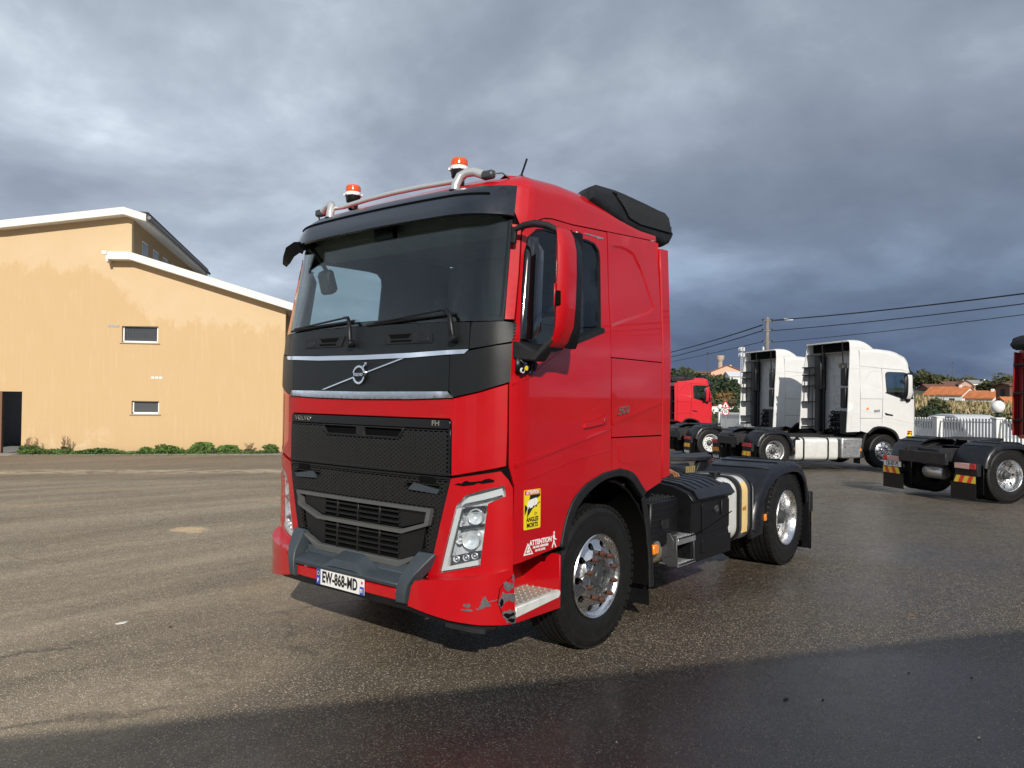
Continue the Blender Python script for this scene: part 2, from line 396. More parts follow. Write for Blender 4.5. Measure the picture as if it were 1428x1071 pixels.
REFL=mat('lamp_reflector',(.80,.81,.82),rough=.28,metal=.3,var=.15,vscale=30)
BARM=mat('silver_bar',(.62,.62,.61),rough=.32,metal=.55,rvar=.08)
SMOKE=mat('smoked_deflector',(.004,.004,.005),rough=.08,coat=1.,coatr=.03,spec=.6,bump=.02,bscale=5)
# ---------------- tractor units ----------------
# local axes: +x forward, +y the truck's left, origin on the ground under the front axle
CF=lambda s,z,o=0.: CAB(s,z,o)
BF=lambda s,z,o=0.: BUM(s,z,o)
SX=lambda x: 2.3115-x
def side_pts(l): return [(SX(x),z) for x,z in l]
HEXC={}
def wheel(parent,x,side,dual=False,kind='alu',R_=.515,w=.300,yo=1.20,steer=0.,rust=True):
    """side=+1 left, -1 right"""
    root=link('wheel',None,parent=parent,loc=(x,side*yo,R_)); 
    if side<0: root.rotation_euler=(0,0,PI)
    key=(dual,kind,rust)
    if key in HEXC:
        for nm,me,loc,rot in HEXC[key]: 
            o=link(nm,me,None,root,loc,rot)
        return root
    items=[]
    def rec(o): items.append((o.name.split('.')[0],o.data,o.location.copy(),o.rotation_euler.copy())); return o
    n=72
    def tyre(y0):
        # y measured inwards from outer side face (negative y)
        hw=w/2
        half=[(.300,hw*.86),(.318,hw*.93),(.36,hw*.99),(.42,hw),(.455,hw*.97),(.462,hw*.985),(.475,hw*.955),(R_-.022,hw*.90),(R_-.006,hw*.84),(R_,hw*.78)]
        prof=[(r,y0-hw+y) for r,y in half]
        ys=[hw*.78-.035*i for i in range(1,7)]
        tr=[]
        cur=hw*.78
        for gx in (.33,.11,-.11,-.33):
            c=gx*hw*2*.78
            tr+=[(R_,y0-hw+c+.007),(R_-.014,y0-hw+c+.005),(R_-.014,y0-hw+c-.005),(R_,y0-hw+c-.007)]
        prof+=tr+[(r,y0-hw-y) for r,y in reversed(half)]
        mb=MB().lathe(prof,axis='y',n=n)
        # shoulder sipes: small blocks standing on the tread edge
        for k in range(54):
            for sgn in (-1,1):
                a=2*PI*k/54+(.03 if sgn>0 else 0); c=Vector((math.cos(a),0,math.sin(a))); t=Vector((-math.sin(a),0,math.cos(a)))
                mb.obox(c*(R_-.005)+Vector((0,y0-hw+sgn*hw*.80,0)),(t,Vector((0,1,0)),c),.019,.020,.009)
        # raised letters ring suggestion: bead lines
        return mb
    mb=tyre(0.)
    rec(mb.build('tyre',RUBBER,root,ang=30))
    if dual: rec(tyre(-.345).build('tyre',RUBBER,root,ang=30))
    rimM={'alu':ALU,'white':WHEELW,'dull':ALUD}[kind]
    if not dual:
        lip=[(.302,-.018),(.306,-.006),(.300,.002),(.291,-.003),(.284,-.018),(.272,-.032),(.262,-.036)]
        rm=MB().lathe(lip,axis='y',n=n)
        y_=lambda r: lerp([(.12,-.055),(.128,.016),(.14,.024),(.185,.024),(.198,.018),(.215,-.012),(.232,-.020),(.25,-.026),(.264,-.034)],r)
        rec(rm.build('rim',rimM,root))
        disc=MB(); hr=.0265
        for k in range(10):
            a0=2*PI*k/10; r0,r1=.128,.264
            # sector between -18 and +18 degrees with a hand hole at r=.232
            rr=[.128,.14,.16,.185,.198,.215,.232,.25,.264]
            out=[(r,-PI/10) for r in rr]+[(r1,t) for t in (-.21,-.105,0,.105,.21)]+[(r,PI/10) for r in reversed(rr)]+[(r0,t) for t in (.16,0,-.16)]
            sc=.2
            outer=[(r,t*sc) for r,t in out]
            hole=[(.231+hr*math.cos(q*PI/7),hr*math.sin(q*PI/7)/.231*sc) for q in range(14)]
            V,F=cdt(outer,[hole],.5)
            vs=[]
            for (r,t) in V:
                t/=sc; vs.append((r*math.cos(a0+t),y_(r),r*math.sin(a0+t)))
            disc.add(vs,F)
            hv=[]
            for dy in (0,-.03):
                for (r,t) in hole:
                    t/=sc; hv.append((r*math.cos(a0+t),y_(r)+dy,r*math.sin(a0+t)))
            disc.add(hv,[(i,(i+1)%14,14+(i+1)%14,14+i) for i in range(14)])
        disc.lathe([(.128,.018),(.120,-.06)],axis='y',n=n)
        rec(disc.build('disc',rimM,root,ang=40))
        rec(MB().lathe([(.265,-.10),(.262,-.13),(0.,-.13)],axis='y',n=36).build('drum',DARK,root))
        hub=MB().lathe([(.0,.010),(.035,.010),(.04,.002),(.075,-.004),(.085,-.03),(.118,-.05),(.13,-.05)],axis='y',n=36)
        rec(hub.build('hub',STEEL if rust else rimM,root))
        if kind=='alu':
            for k in range(5):
                a=2*PI*k/5+.3; c=Vector((math.cos(a),0,math.sin(a))); t=Vector((-math.sin(a),0,math.cos(a)))
                q=MB().obox(c*.085+Vector((0,-.015,0)),(c,Vector((0,1,0)),t),.034,.008,.009).build('hub_rib',STEEL,root,bev=.003); rec(q)
    else:
        lip=[(.302,-.018),(.306,-.006),(.300,.002),(.288,-.004),(.278,-.03),(.258,-.06),(.256,-.12),(.246,-.16),(.240,-.20)]
        rec(MB().lathe(lip,axis='y',n=n).build('rim',rimM,root))
        disc=MB()
        y_=lambda r: lerp([(.13,-.145),(.19,-.15),(.215,-.175),(.245,-.20)],r)
        for k in range(10):
            a0=2*PI*k/10; rr=[.10,.13,.16,.19,.215,.242]
            out=[(r,-PI/10) for r in rr]+[(.242,t) for t in (-.21,-.105,0,.105,.21)]+[(r,PI/10) for r in reversed(rr)]+[(.10,t) for t in (.16,0,-.16)]
            sc=.2; outer=[(r,t*sc) for r,t in out]; hr=.021
            hole=[(.216+hr*math.cos(q*PI/6),hr*math.sin(q*PI/6)/.216*sc) for q in range(12)]
            V,F=cdt(outer,[hole],.5)
            disc.add([(r*math.cos(a0+t/sc),y_(r),r*math.sin(a0+t/sc)) for r,t in V],F)
        rec(disc.build('disc',rimM,root,ang=40))
        rec(MB().lathe([(.25,-.215),(0.,-.215)],axis='y',n=24).build('drum',DARK,root))
        rec(MB().lathe([(.0,-.035),(.05,-.035),(.072,-.045),(.078,-.10),(.10,-.11),(.105,-.15)],axis='y',n=30).build('hub',STEEL,root))
    ny,nr=(.026,.1675) if not dual else (-.148,.155)
    nm=RUST if (rust and not dual) else CHR if kind=='alu' else STEEL
    nut=None
    for k in range(10):
        a=2*PI*(k+.5)/10; c=(nr*math.cos(a),ny,nr*math.sin(a))
        if nut is None:
            q=MB().lathe([(.021,0),(.021,.006),(.018,.007),(.018,.026),(.012,.028),(.011,.037),(0,.038)],axis='y',n=6)
            o=q.build('nut',nm,root,ang=20,loc=c); nut=o.data
        else: o=link('nut',nut,None,root,c)
        rec(o)
    HEXC[key]=items
    return root
def hexgrill(name,region,holes,off,m,parent,pw=.046,ph=.0270,depth=.018):
    mb=MB(); us=[p[0] for p in region]; vs=[p[1] for p in region]
    j=0; v=min(vs)
    ang=[(0,.5),(.32,.0),(.0,-.5),(-.0,-.5)]
    while v<max(vs):
        u=min(us)+(pw/2 if j%2 else 0)
        while u<max(us):
            ok=inside((u,v),region) and not any(inside((u,v),h) for h in holes)
            if ok:
                o=[(.5,.17),(.28,.67),(-.28,.67),(-.5,.17)]
                hx=[(.5,0),(.30,.5),(-.30,.5),(-.5,0),(-.30,-.5),(.30,-.5)]
                hx=[(.60,0),(.40,.5),(-.40,.5),(-.60,0),(-.40,-.5),(.40,-.5)]
                A=[CF(u+a*pw*1.0,v+b*ph,off) for a,b in hx]
                B=[CF(u+a*pw*.78,v+b*ph*.62,off) for a,b in hx]
                C=[CF(u+a*pw*.76,v+b*ph*.58,off-depth) for a,b in hx]
                mb.add(A+B+C,[(i,(i+1)%6,6+(i+1)%6,6+i) for i in range(6)]+[(6+i,6+(i+1)%6,12+(i+1)%6,12+i) for i in range(6)])
            u+=pw
        v+=ph*.52; j+=1
    o=mb.build(name,m,parent,smooth=False,fix=False); o['kind']='stuff'; return o
def smooth_line(P,n=5):
    Q=[P[0]]+P+[P[-1]]; out=[]
    for i in range(1,len(Q)-2):
        a,b,c,d=Q[i-1:i+3]
        for k in range(n):
            t=k/n; out.append(tuple(.5*((2*b[j])+(-a[j]+c[j])*t+(2*a[j]-5*b[j]+4*c[j]-d[j])*t*t+(-a[j]+3*b[j]-3*c[j]+d[j])*t**3) for j in (0,1)))
    return out+[P[-1]]
ARCH_O=[(.539,.807),(.48,.981),(.382,1.118),(.226,1.209),(.005,1.269),(-.231,1.285),(-.419,1.24),(-.551,1.13),(-.619,1.074)]
ARCH_I=[(.468,.80),(.41,.96),(.33,1.06),(.20,1.145),(.01,1.215),(-.202,1.232),(-.356,1.195),(-.47,1.11),(-.545,1.045)]
GLASS=[(1.318,2.17),(1.303,2.50),(1.300,2.75),(1.325,2.865),(1.42,2.93),(1.56,2.950),(2.14,2.955),(2.235,2.945),(2.288,2.90),(2.297,2.84),(2.277,2.47),(2.266,2.325),(1.98,2.235),(1.70,2.155),(1.50,2.145)]
def build_truck(name,loc,rz,paint,label,cat='truck',group=None,high=False,detail=1,ry=0.,fkind='alu',rkind='alu',plate_rear=None,flapmark='orange',rust=False,tank_side='long'):
    T=empty(name,loc,rz,label,cat,group,ry=ry)
    front=detail>=2
    zs=lambda s: lerp([(0,3.115),(1.19,3.115),(1.205,2.945),(1.277,2.935),(1.321,2.950),(1.42,2.988),(1.524,3.020),(1.67,3.034),(1.954,3.036),(2.414,3.065),(3.17,3.112)],abs(s))
    # ---- dark liner behind every shut line ----
    S1=3.165
    arch=[(SX(x),z) for x,z in reversed(ARCH_I)]
    liner=[(0,1.28),(.86,1.28),(1.26,1.30),(1.27,.80)]+[(s,z) for s,z in side_pts(ARCH_I)]+[(S1,1.16),(S1,3.10),(1.19,3.10),(0,3.10)]
    wsh=[(0,2.315),(.8,2.31),(1.195,2.30),(1.195,3.06),(0,3.06)]
    full=[(0,1.28),(.86,1.28),(1.26,1.30),(1.27,.80)]+side_pts(ARCH_I)+[(S1,1.16),(S1,3.10)]+[(0,3.10)]
    fl=full[:-1]+[(-a,b) for a,b in reversed(full[:-1])]
    ws=[(1.190,2.32),(1.190,3.02),(.8,3.06),(-.8,3.06),(-1.190,3.02),(-1.190,2.32),(-.8,2.335),(.8,2.335)]
    sh=patch('cab_shell',CF,fl,DARK,T,holes=[ws,GLASS,[(-a,b) for a,b in GLASS]],off=-.022,th=.03,step=.12,bev=0)
    # ---- doors ----
    door=[(1.284,.760),(1.296,1.255),(1.256,1.385),(1.252,1.9),(1.262,2.16),(1.280,2.30),(1.283,2.60),(1.277,2.885),(1.325,2.940),(1.42,2.980),(1.524,3.011),(1.67,3.025),(1.954,3.027),(2.400,3.054),(2.384,2.55),(2.392,2.2),(2.396,1.9),(2.400,1.6),(2.412,1.5),(2.416,1.278)]+[(SX(x),z) for x,z in reversed([(.539,.812),(.48,.985),(.382,1.122),(.226,1.213),(.005,1.273),(-.06,1.277)])]
    for d,hs in zip(both('door',CF,door,paint,T,holes=[GLASS],th=.02,step=.075),(1,-1)):
        sg=lambda l: [(hs*a,b) for a,b in l]
        # window frame, glass, belt strip, handle, all carried by the door
        fr=rounded(GLASS,.02,2); 
        cx=sum(a for a,b in GLASS)/len(GLASS); cz=sum(b for a,b in GLASS)/len(GLASS)
        inn=[(cx+(a-cx)*.965,cz+(b-cz)*.955) for a,b in GLASS]
        patch('window_frame',CF,sg(GLASS),BLK,d,holes=[sg(inn)],off=.001,th=.018,step=.09,bev=.002)
        patch('window_glass',CF,sg(inn),SGL,d,off=-.008,th=.004,step=.12,bev=0)
        patch('belt_strip',CF,sg([(1.30,2.13),(1.50,2.122),(1.70,2.125),(1.98,2.205),(2.305,2.300),(2.303,2.325),(2.266,2.328),(1.98,2.238),(1.70,2.160),(1.50,2.150),(1.31,2.172)]),BLKM,d,off=.010,th=.02,bev=.003)
        patch('handle',CF,sg(rounded([(2.04,1.600),(2.295,1.628),(2.330,1.700),(2.215,1.668),(2.058,1.644)],.012)),paint if detail>=2 else BLK,d,off=.016,th=.02,bev=.005)
        if detail>=2:
            dfl=[]
            for z in (2.185,2.25,2.35,2.48,2.60,2.70,2.78,2.835,2.865):
                k=min(1,(2.90-z)/.12)*min(1,(z-2.12)/.12); e=1.312+max(0,z-2.80)*.35
                dfl.append([CF(hs*(e+a_),z,o_*(.4+.6*k)) for a_,o_ in ((0,.004),(.015,.020),(.045,.034),(.085,.040),(.13*k+.02,.036),(.165*k+.02,.026),(.163*k+.02,.020),(.10,.030),(.04,.022),(.01,.002))])
            MB().loft(dfl).build('wind_deflector',SMOKE,d,ang=50)
            patch('handle_recess',CF,sg(rounded([(2.03,1.64),(2.10,1.71),(2.30,1.775),(2.335,1.705),(2.215,1.672),(2.055,1.648)],.02)),RED,d,off=.003,th=.006,bev=.002)
            patch('lock',CF,sg([(2.285,1.668),(2.318,1.680),(2.313,1.640),(2.283,1.63)]),DRED,d,off=.020,th=.006,bev=.002)
        # swage lines pressed in the door
        for l in ([(1.30,1.372),(2.398,1.586),(2.400,1.612),(1.58,1.452),(1.30,1.398)],):
            patch('swage',CF,sg(l),paint,d,off=.007,th=.008,step=.2,bev=.004)
        patch('swage',CF,sg([(1.305,1.262),(1.95,1.385),(2.40,1.428),(2.40,1.436),(1.95,1.394),(1.305,1.272)]),paint,d,off=.004,th=.006,step=.2,bev=.002)
        patch('swage',CF,sg([(1.27,1.885),(1.47,1.962),(1.86,2.165),(1.86,2.185),(1.47,1.98),(1.27,1.905)]),paint,d,off=.005,th=.006,step=.2,bev=.003)
    # ---- sleeper side panels, three on each side ----
    up=[(2.400,2.121),(3.168,2.114),(3.176,2.556),(3.164,3.104),(2.418,3.058),(2.395,2.6)]
    mid=[(2.406,2.113),(3.170,2.106),(3.170,1.522),(2.420,1.528)]
    ar=[(SX(x),z) for x,z in ((-.619,1.079),(-.551,1.135),(-.419,1.245),(-.231,1.29),(-.112,1.282))]
    low=[(2.424,1.519),(3.170,1.511),(3.172,1.140)]+ar
    rec=[(2.445,2.965),(2.605,2.982),(2.70,2.975),(2.791,2.955),(2.91,2.825),(3.07,2.56),(3.06,2.53),(2.99,2.495),(2.415,2.345)]
    ins=[(2.455,2.945),(2.60,2.962),(2.69,2.955),(2.775,2.935),(2.89,2.812),(3.045,2.555),(3.035,2.54),(2.98,2.515),(2.430,2.372)]
    for pa in (up,mid,low):
        for d,hs in zip(both('side_panel',CF,pa,paint,T,th=.02,step=.1,holes=[rec] if pa is up else []),(1,-1)):
            sg=lambda l: [(hs*a,b) for a,b in l]
            if pa is up:
                b=MB(); n=len(rec)
                # sloping rim down to the sunk field
                b.add([CF(a,c,0) for a,c in sg(rec)]+[CF(a,c,-.007) for a,c in sg(ins)],[(i,(i+1)%n,n+(i+1)%n,n+i) for i in range(n)])
                b.build('recess_rim',paint,d,ang=60)
                patch('recess_field',CF,sg(ins),paint,d,off=-.007,th=.006,step=.12,bev=0)
            if pa is low:
                patch('locker_lid',CF,sg(rounded([(2.52,1.478),(3.150,1.488),(3.135,1.335),(2.79,1.290),(2.52,1.338)],.03)),paint,d,off=.004,th=.008,bev=.003)
            if pa is mid:
                patch('swage',CF,sg([(2.425,1.615),(3.160,1.775),(3.160,1.80),(2.425,1.645)]),paint,d,off=.006,th=.008,step=.2,bev=.004)
    # A-pillars
    both('pillar',CF,[(1.207,2.31),(1.268,2.31),(1.272,2.60),(1.265,2.90),(1.267,2.93),(1.205,2.938)],paint,T,th=.03,step=.06)
    # ---- roof ----
    if high:
        Ht=3.60; rI=lambda s: lerp([(0,.55),(.6,.52),(1.2,.34),(1.7,.20),(2.2,.15)],abs(s)); rZ=lambda s: lerp([(0,.46),(1.2,.40),(1.9,.22),(2.4,.15)],abs(s)); crown=.03
        H=lambda x: lerp([(-.9,3.66),(-.2,3.66),(.3,3.62),(.6,3.56),(1.0,3.45)],x)
    else:
        rI=lambda s: lerp([(0,.15),(1.2,.16),(1.5,.18)],abs(s)); rZ=lambda s: lerp([(0,.11),(1.2,.13),(1.6,.17)],abs(s)); crown=.02
        H=lambda x: lerp([(-.9,3.22),(-.4,3.30),(.0,3.335),(.4,3.342),(.8,3.318),(1.1,3.262)],x)
    ss=[]
    a=-S1
    while a<S1-1e-6: ss.append(a); a+=.06 if abs(a)>.8 else .1
    ss.append(S1)
    rings=[]; K=8
    for s in ss:
        z0=zs(s); x0=CAB(s,z0)[0]; ht=H(x0)-crown*0; zr=rZ(s); zt=ht-zr; row=[CAB(s,z0,-.02),CAB(s,z0,0)]
        for k in range(1,4): row.append(CAB(s,z0+(zt-z0)*k/3,0) if zt>z0 else CAB(s,z0,0))
        for k in range(1,K+1):
            th=PI/2*k/K; p=CAB(s,max(zt,z0),-rI(s)*(1-math.cos(th))); row.append((p[0],p[1],max(zt,z0)+zr*math.sin(th)))
        rings.append(row)
    mb=MB(); mb.loft(rings,closed=False,caps=False)
    top=[r[-1] for r in rings]; poly=[(p[0],p[1]) for p in top]
    hz={ (round(p[0],5),round(p[1],5)):p[2] for p in top}
    def rf(x,y,o):
        z=hz.get((round(x,5),round(y,5)))
        if z is None:
            w=min(1,max(0,1-(abs(y)/1.0)**3)); z=H(x)+crown*w
        return (x,y,z)
    V,F=cdt(poly,[],.13)
    mb.add([rf(x,y,0) for x,y in V],F)
    roof=mb.build('roof',paint,T,ang=40)
    if high:
        for sg in (1,-1):
            patch('roof_side_seam',CF,[(sg*a,b) for a,b in [(3.165,3.045),(2.42,3.045),(2.42,3.049),(3.165,3.049)]],GREY,roof,off=.002,th=.004,bev=0)
    # ---- sun visor ----
    vr=[]
    for i in range(-25,26):
        s=1.212*i/25; e=abs(s)/1.212; f=1-max(0,(e-.70)/.30)**2*.92
        P=[(-.06,3.212),(.004+.02*f,3.205),(.012+.055*f,3.165),(.012+.085*f,3.105),(.012+.10*f,3.02),(.012+.10*f,2.992),(.004+.085*f,2.985),(.0+.07*f,3.02),(.0+.02*f,3.075),(-.06,3.10)]
        dz=-.025*(1-e)+.02*e if False else .018*(1-e*e)
        vr.append([CAB(s,z+dz,o) for o,z in P])
    v=MB().loft(vr).build('sun_visor',VISM,T,ang=30)
    if detail>=2:
        MB().loft([[CAB(1.05*i/24,z+.018*(1-(1.05*i/24/1.212)**2),o+.008+.055*(1-max(0,(abs(i)/24*.866-.7)/.3)**2*.92)+ (0.019 if z<3.15 else 0)) for o,z in ((.012,3.142),(.006,3.132),(-.01,3.14))] for i in range(-24,25)]).build('groove',DARK,v)
        for sg in (1,-1):
            o=Vector(CAB(sg*1.13,3.15,.040)); nn=(Vector(CAB(sg*1.13,3.15,.06))-Vector(CAB(sg*1.13,3.15,0))).normalized()
            q=MB().lathe([(.034,0),(.034,.004),(.029,.004),(.027,.002),(0,.002)],n=24).build('round_cap',VISM,v,loc=o); q.rotation_euler=nn.to_track_quat('Z','Y').to_euler()
    # ---- windscreen ----
    w=[(1.202,2.30),(1.203,3.02),(1.0,3.06),(.4,3.085),(-.4,3.085),(-1.0,3.06),(-1.203,3.02),(-1.202,2.30),(-.8,2.30),(-.3,2.312),(.3,2.312),(.8,2.30)]
    wi=[(1.172,2.335),(1.172,2.99),(1.0,3.03),(.4,3.055),(-.4,3.055),(-1.0,3.03),(-1.172,2.99),(-1.172,2.335),(-.8,2.335),(-.3,2.345),(.3,2.345),(.8,2.335)]
    g=patch('windscreen',CF,w,WIN,T,off=-.004,th=.006,step=.08,bev=0,ang=60)
    patch('black_edge',CF,w,DARK,g,holes=[wi],off=-.011,th=.004,step=.09,bev=0)
    # ---- front hatch: three wiper-deck panels above, three below ----
    e1=[(.984,2.122),(1.10,2.138),(1.258,2.168),(1.288,2.285),(1.20,2.295),(.99,2.292),(.984,2.24)]
    both('wiper_deck',CF,e1,HATCH,T,off=.004,th=.03)
    dk=patch('wiper_deck',CF,[(.978,2.122),(.978,2.292),(.5,2.304),(0,2.308),(-.5,2.304),(-.978,2.292),(-.978,2.122),(-.4,2.106),(0,2.104),(.4,2.106)],HATCH,T,off=.004,th=.03)
    both('hatch_panel',CF,[(.850,1.852),(.876,1.812),(1.061,1.851),(1.258,1.914),(1.260,2.156),(1.06,2.122),(.982,2.108),(.850,2.090)],HATCH,T,off=.006,th=.03)
    hp=patch('hatch_panel',CF,[(-.844,1.852),(0,1.845),(.844,1.852),(.844,2.080),(0,2.064),(-.844,2.080)],HATCH,T,off=.006,th=.03)
    patch('chrome_strip',CF,[(-.985,2.118),(-.5,2.104),(0,2.100),(.5,2.104),(.985,2.118),(.955,2.090),(.5,2.072),(0,2.067),(-.5,2.072),(-.955,2.090)],CHR,T,off=.016,th=.02,bev=.004)
    patch('chrome_strip',CF,[(-.842,1.848),(0,1.842),(.842,1.848),(.884,1.808),(.5,1.795),(0,1.790),(-.5,1.795),(-.884,1.808)],CHR,T,off=.016,th=.02,bev=.006)
    if detail>=2:
        for sg in (1,-1):
            patch('intake_vent',CF,[(sg*a,b) for a,b in [(.205,2.246),(.53,2.246),(.685,2.228),(.690,2.168),(.24,2.170)]],BLKM,dk,off=.012,th=.012,bev=.003)
            for q in ([(.27,2.235),(.50,2.235),(.47,2.205),(.30,2.205)],[(.30,2.195),(.50,2.195),(.50,2.18),(.30,2.18)]):
                patch('vent_slot',CF,[(sg*a,b) for a,b in q],DARK,dk,off=.0135,th=.004,bev=0)
            patch('small_cover',CF,[(sg*a,b) for a,b in [(.56,2.225),(.66,2.212),(.665,2.175),(.56,2.18)]],HATCH,dk,off=.016,th=.006,bev=.002)
        # emblem: ring, diagonal bar, nameplate
        em=patch('diagonal_bar',CF,[(-.440,1.855),(-.405,1.855),(.450,2.068),(.410,2.068)],CHR,T,off=.018,th=.012,bev=.003)
        circ=lambda r,n=28: [(r*math.cos(2*PI*k/n),1.961+r*math.sin(2*PI*k/n)) for k in range(n)]
        rg=patch('emblem_ring',CF,circ(.068),CHR,T,holes=[circ(.050)],off=.030,th=.016,bev=.003,step=.2)
        patch('emblem_field',CF,circ(.051),BLK,rg,off=.022,th=.006,bev=0,step=.2)
        patch('emblem_arrow',CF,[(.040,2.022),(.052,2.008),(.072,2.036),(.080,2.022),(.082,2.048),(.050,2.046),(.066,2.040)],CHR,rg,off=.030,th=.010,bev=.001,step=.2)
        patch('nameplate',CF,[(-.066,1.947),(.066,1.947),(.066,1.975),(-.066,1.975)],BLK,rg,off=.034,th=.012,bev=.002,step=.2)
        text('lettering','VOLVO',lambda u,v_,w_: CF(u,1.961+v_,.034+w_),CHR,rg,size=.030,bold=.001,th=.002)
    # ---- red hood panel with the upper grille in it ----
    hood=[(-.868,1.305),(-.866,1.652),(-.850,1.672),(.850,1.672),(.866,1.652),(.868,1.305),(1.240,1.380),(1.246,1.6),(1.246,1.900),(1.061,1.843),(.884,1.804),(.5,1.790),(0,1.785),(-.5,1.790),(-.884,1.804),(-1.061,1.843),(-1.246,1.900),(-1.246,1.6),(-1.240,1.380)]
    patch('hood_panel',CF,hood,paint,T,th=.03,step=.06,bev=.004)
    gr=rounded([(-.860,1.308),(-.858,1.664),(.858,1.664),(.860,1.308)],.015,2)
    slot=[(-.445,1.601),(.455,1.601),(.405,1.528),(-.385,1.528)]
    if detail>=2:
        gp=patch('grille_panel',CF,[(-.860,1.606),(-.858,1.650),(-.845,1.664),(.845,1.664),(.858,1.650),(.860,1.606)],GRILL,T,off=.004,th=.02)
        patch('grille_backing',CF,[(-.862,1.308),(-.862,1.61),(.862,1.61),(.862,1.308)],DARK,gp,off=-.012,th=.01,bev=0)
        hexgrill('grille_mesh',[(-.845,1.318),(-.845,1.598),(.845,1.598),(.845,1.318)],[slot],.003,MESHM,gp)
        for bl in ([(-.862,1.306),(.862,1.306),(.862,1.320),(-.862,1.320)],[(-.862,1.32),(-.846,1.32),(-.846,1.606),(-.862,1.606)],[(.846,1.32),(.862,1.32),(.862,1.606),(.846,1.606)]):
            patch('grille_border',CF,bl,GRILL,gp,off=.004,th=.016,bev=.002)
        so=slot; si=[(-.425,1.592),(-.04,1.592),(-.04,1.538),(-.375,1.538)]; sj=[(.05,1.592),(.435,1.592),(.395,1.538),(.05,1.538)]
        patch('grille_slot',CF,so,BLKM,gp,holes=[si,sj],off=.012,th=.02,bev=.003)
        text('lettering','VOLVO',lambda u,v_,w_: CF(-.692+u,1.636+v_,.005+w_),CHR,gp,size=.046,bold=.0012,sx=1.35,th=.004)
        text('lettering','FH',lambda u,v_,w_: CF(.742+u,1.640+v_,.005+w_),CHR,gp,size=.046,bold=.0012,sx=1.3,th=.004)
    else:
        gp=patch('grille_panel',CF,gr,GRILL,T,off=.002,th=.02)
    # ---- lower grille with the two trimmed intakes ----
    lg=[(-.866,1.296),(-.842,1.180),(-.735,.785),(-.66,.70),(-.5,.64),(.5,.64),(.66,.70),(.735,.785),(.842,1.180),(.866,1.296)]
    lo=patch('lower_grille',CF,lg,DARK,T,off=-.02,th=.02,step=.1,bev=0)
    if detail>=2:
        tr=[(-.73,1.086),(.73,1.086),(.705,.975),(.462,.898),(-.462,.898),(-.705,.975)]
        ti=[(-.690,1.062),(.690,1.062),(.672,.988),(.450,.923),(-.450,.923),(-.672,.988)]
        inner=[(-.72,1.07),(.72,1.07),(.66,.79),(.43,.68),(-.43,.68),(-.66,.79)]
        hexgrill('grille_mesh',[(-.855,1.275),(-.845,1.200),(-.74,.80),(.74,.80),(.845,1.20),(.855,1.275)],[tr,inner,[(-.79,1.24),(-.45,1.245),(-.52,1.185),(-.80,1.18)],[(.79,1.24),(.45,1.245),(.52,1.185),(.80,1.18)]],.0,MESHM,lo)
        patch('grille_border',CF,[(-.866,1.296),(-.842,1.18),(-.735,.785),(-.715,.785),(-.825,1.18),(-.850,1.282),(.850,1.282),(.825,1.18),(.715,.785),(.735,.785),(.842,1.18),(.866,1.296)],GRILL,lo,off=.004,th=.02,bev=.002)
        for sg in (1,-1):
            sgf=lambda l:[(sg*a,b) for a,b in l]
            patch('hinge_cover',CF,sgf([(.785,1.212),(.765,1.184),(.500,1.196),(.555,1.242)]),STEPG,lo,off=.012,th=.02,bev=.003)
            patch('hinge_gap',CF,sgf([(.60,1.290),(.74,1.290),(.74,1.245),(.60,1.245)]),DARK,lo,off=.006,th=.01,bev=0)
            patch('intake_plate',CF,sgf([(.40,1.055),(.66,1.055),(.648,.99),(.44,.935),(.40,.935)]),GRILL,lo,off=-.004,th=.01,bev=.001)
            patch('intake_plate',CF,sgf([(.40,.90),(.47,.90),(.66,.965),(.62,.79),(.40,.69)]),GRILL,lo,off=-.004,th=.01,bev=.001)
        patch('intake_trim',CF,tr,TRIM,lo,holes=[ti],off=.030,th=.045,bev=.006)
        patch('intake_trim',CF,[(-.665,.790),(-.44,.715),(.44,.715),(.665,.790),(.64,.765),(.445,.668),(-.445,.668),(-.64,.765)],TRIM,lo,off=.036,th=.05,bev=.006)
        for z in (1.026,.990,.954):
            patch('slat',CF,[(-.41,z),(.41,z),(.41,z+.015),(-.41,z+.015)],GRILL,lo,off=.004,th=.03,bev=.001)
        for z in (.862,.824,.786,.748):
            patch('slat',CF,[(-.41,z),(.41,z),(.41,z+.015),(-.41,z+.015)],GRILL,lo,off=.004,th=.03,bev=.001)
        for u in (-.25,-.02,.21):
            patch('divider',CF,[(u,.70),(u+.016,.70),(u+.016,.895),(u,.895)],GRILL,lo,off=.007,th=.03,bev=.001)
            patch('divider',CF,[(u,.935),(u+.016,.935),(u+.016,1.055),(u,1.055)],GRILL,lo,off=.007,th=.03,bev=.001)
    # ---- headlamp corners ----
    HL=[(.912,1.120),(.978,1.191),(1.10,1.232),(1.229,1.261),(1.240,1.195),(1.128,1.146),(1.082,.753),(.785,.676)]
    cor=[(.870,1.290),(1.05,1.322),(1.206,1.350),(1.252,1.30),(1.284,1.245),(1.290,.760),(1.29,.722),(.95,.660),(.68,.625),(.735,.790),(.842,1.180)]
    cs=both('headlamp_panel',CF,cor,paint,T,holes=[HL],off=.004,th=.03,step=.05,bev=.004)
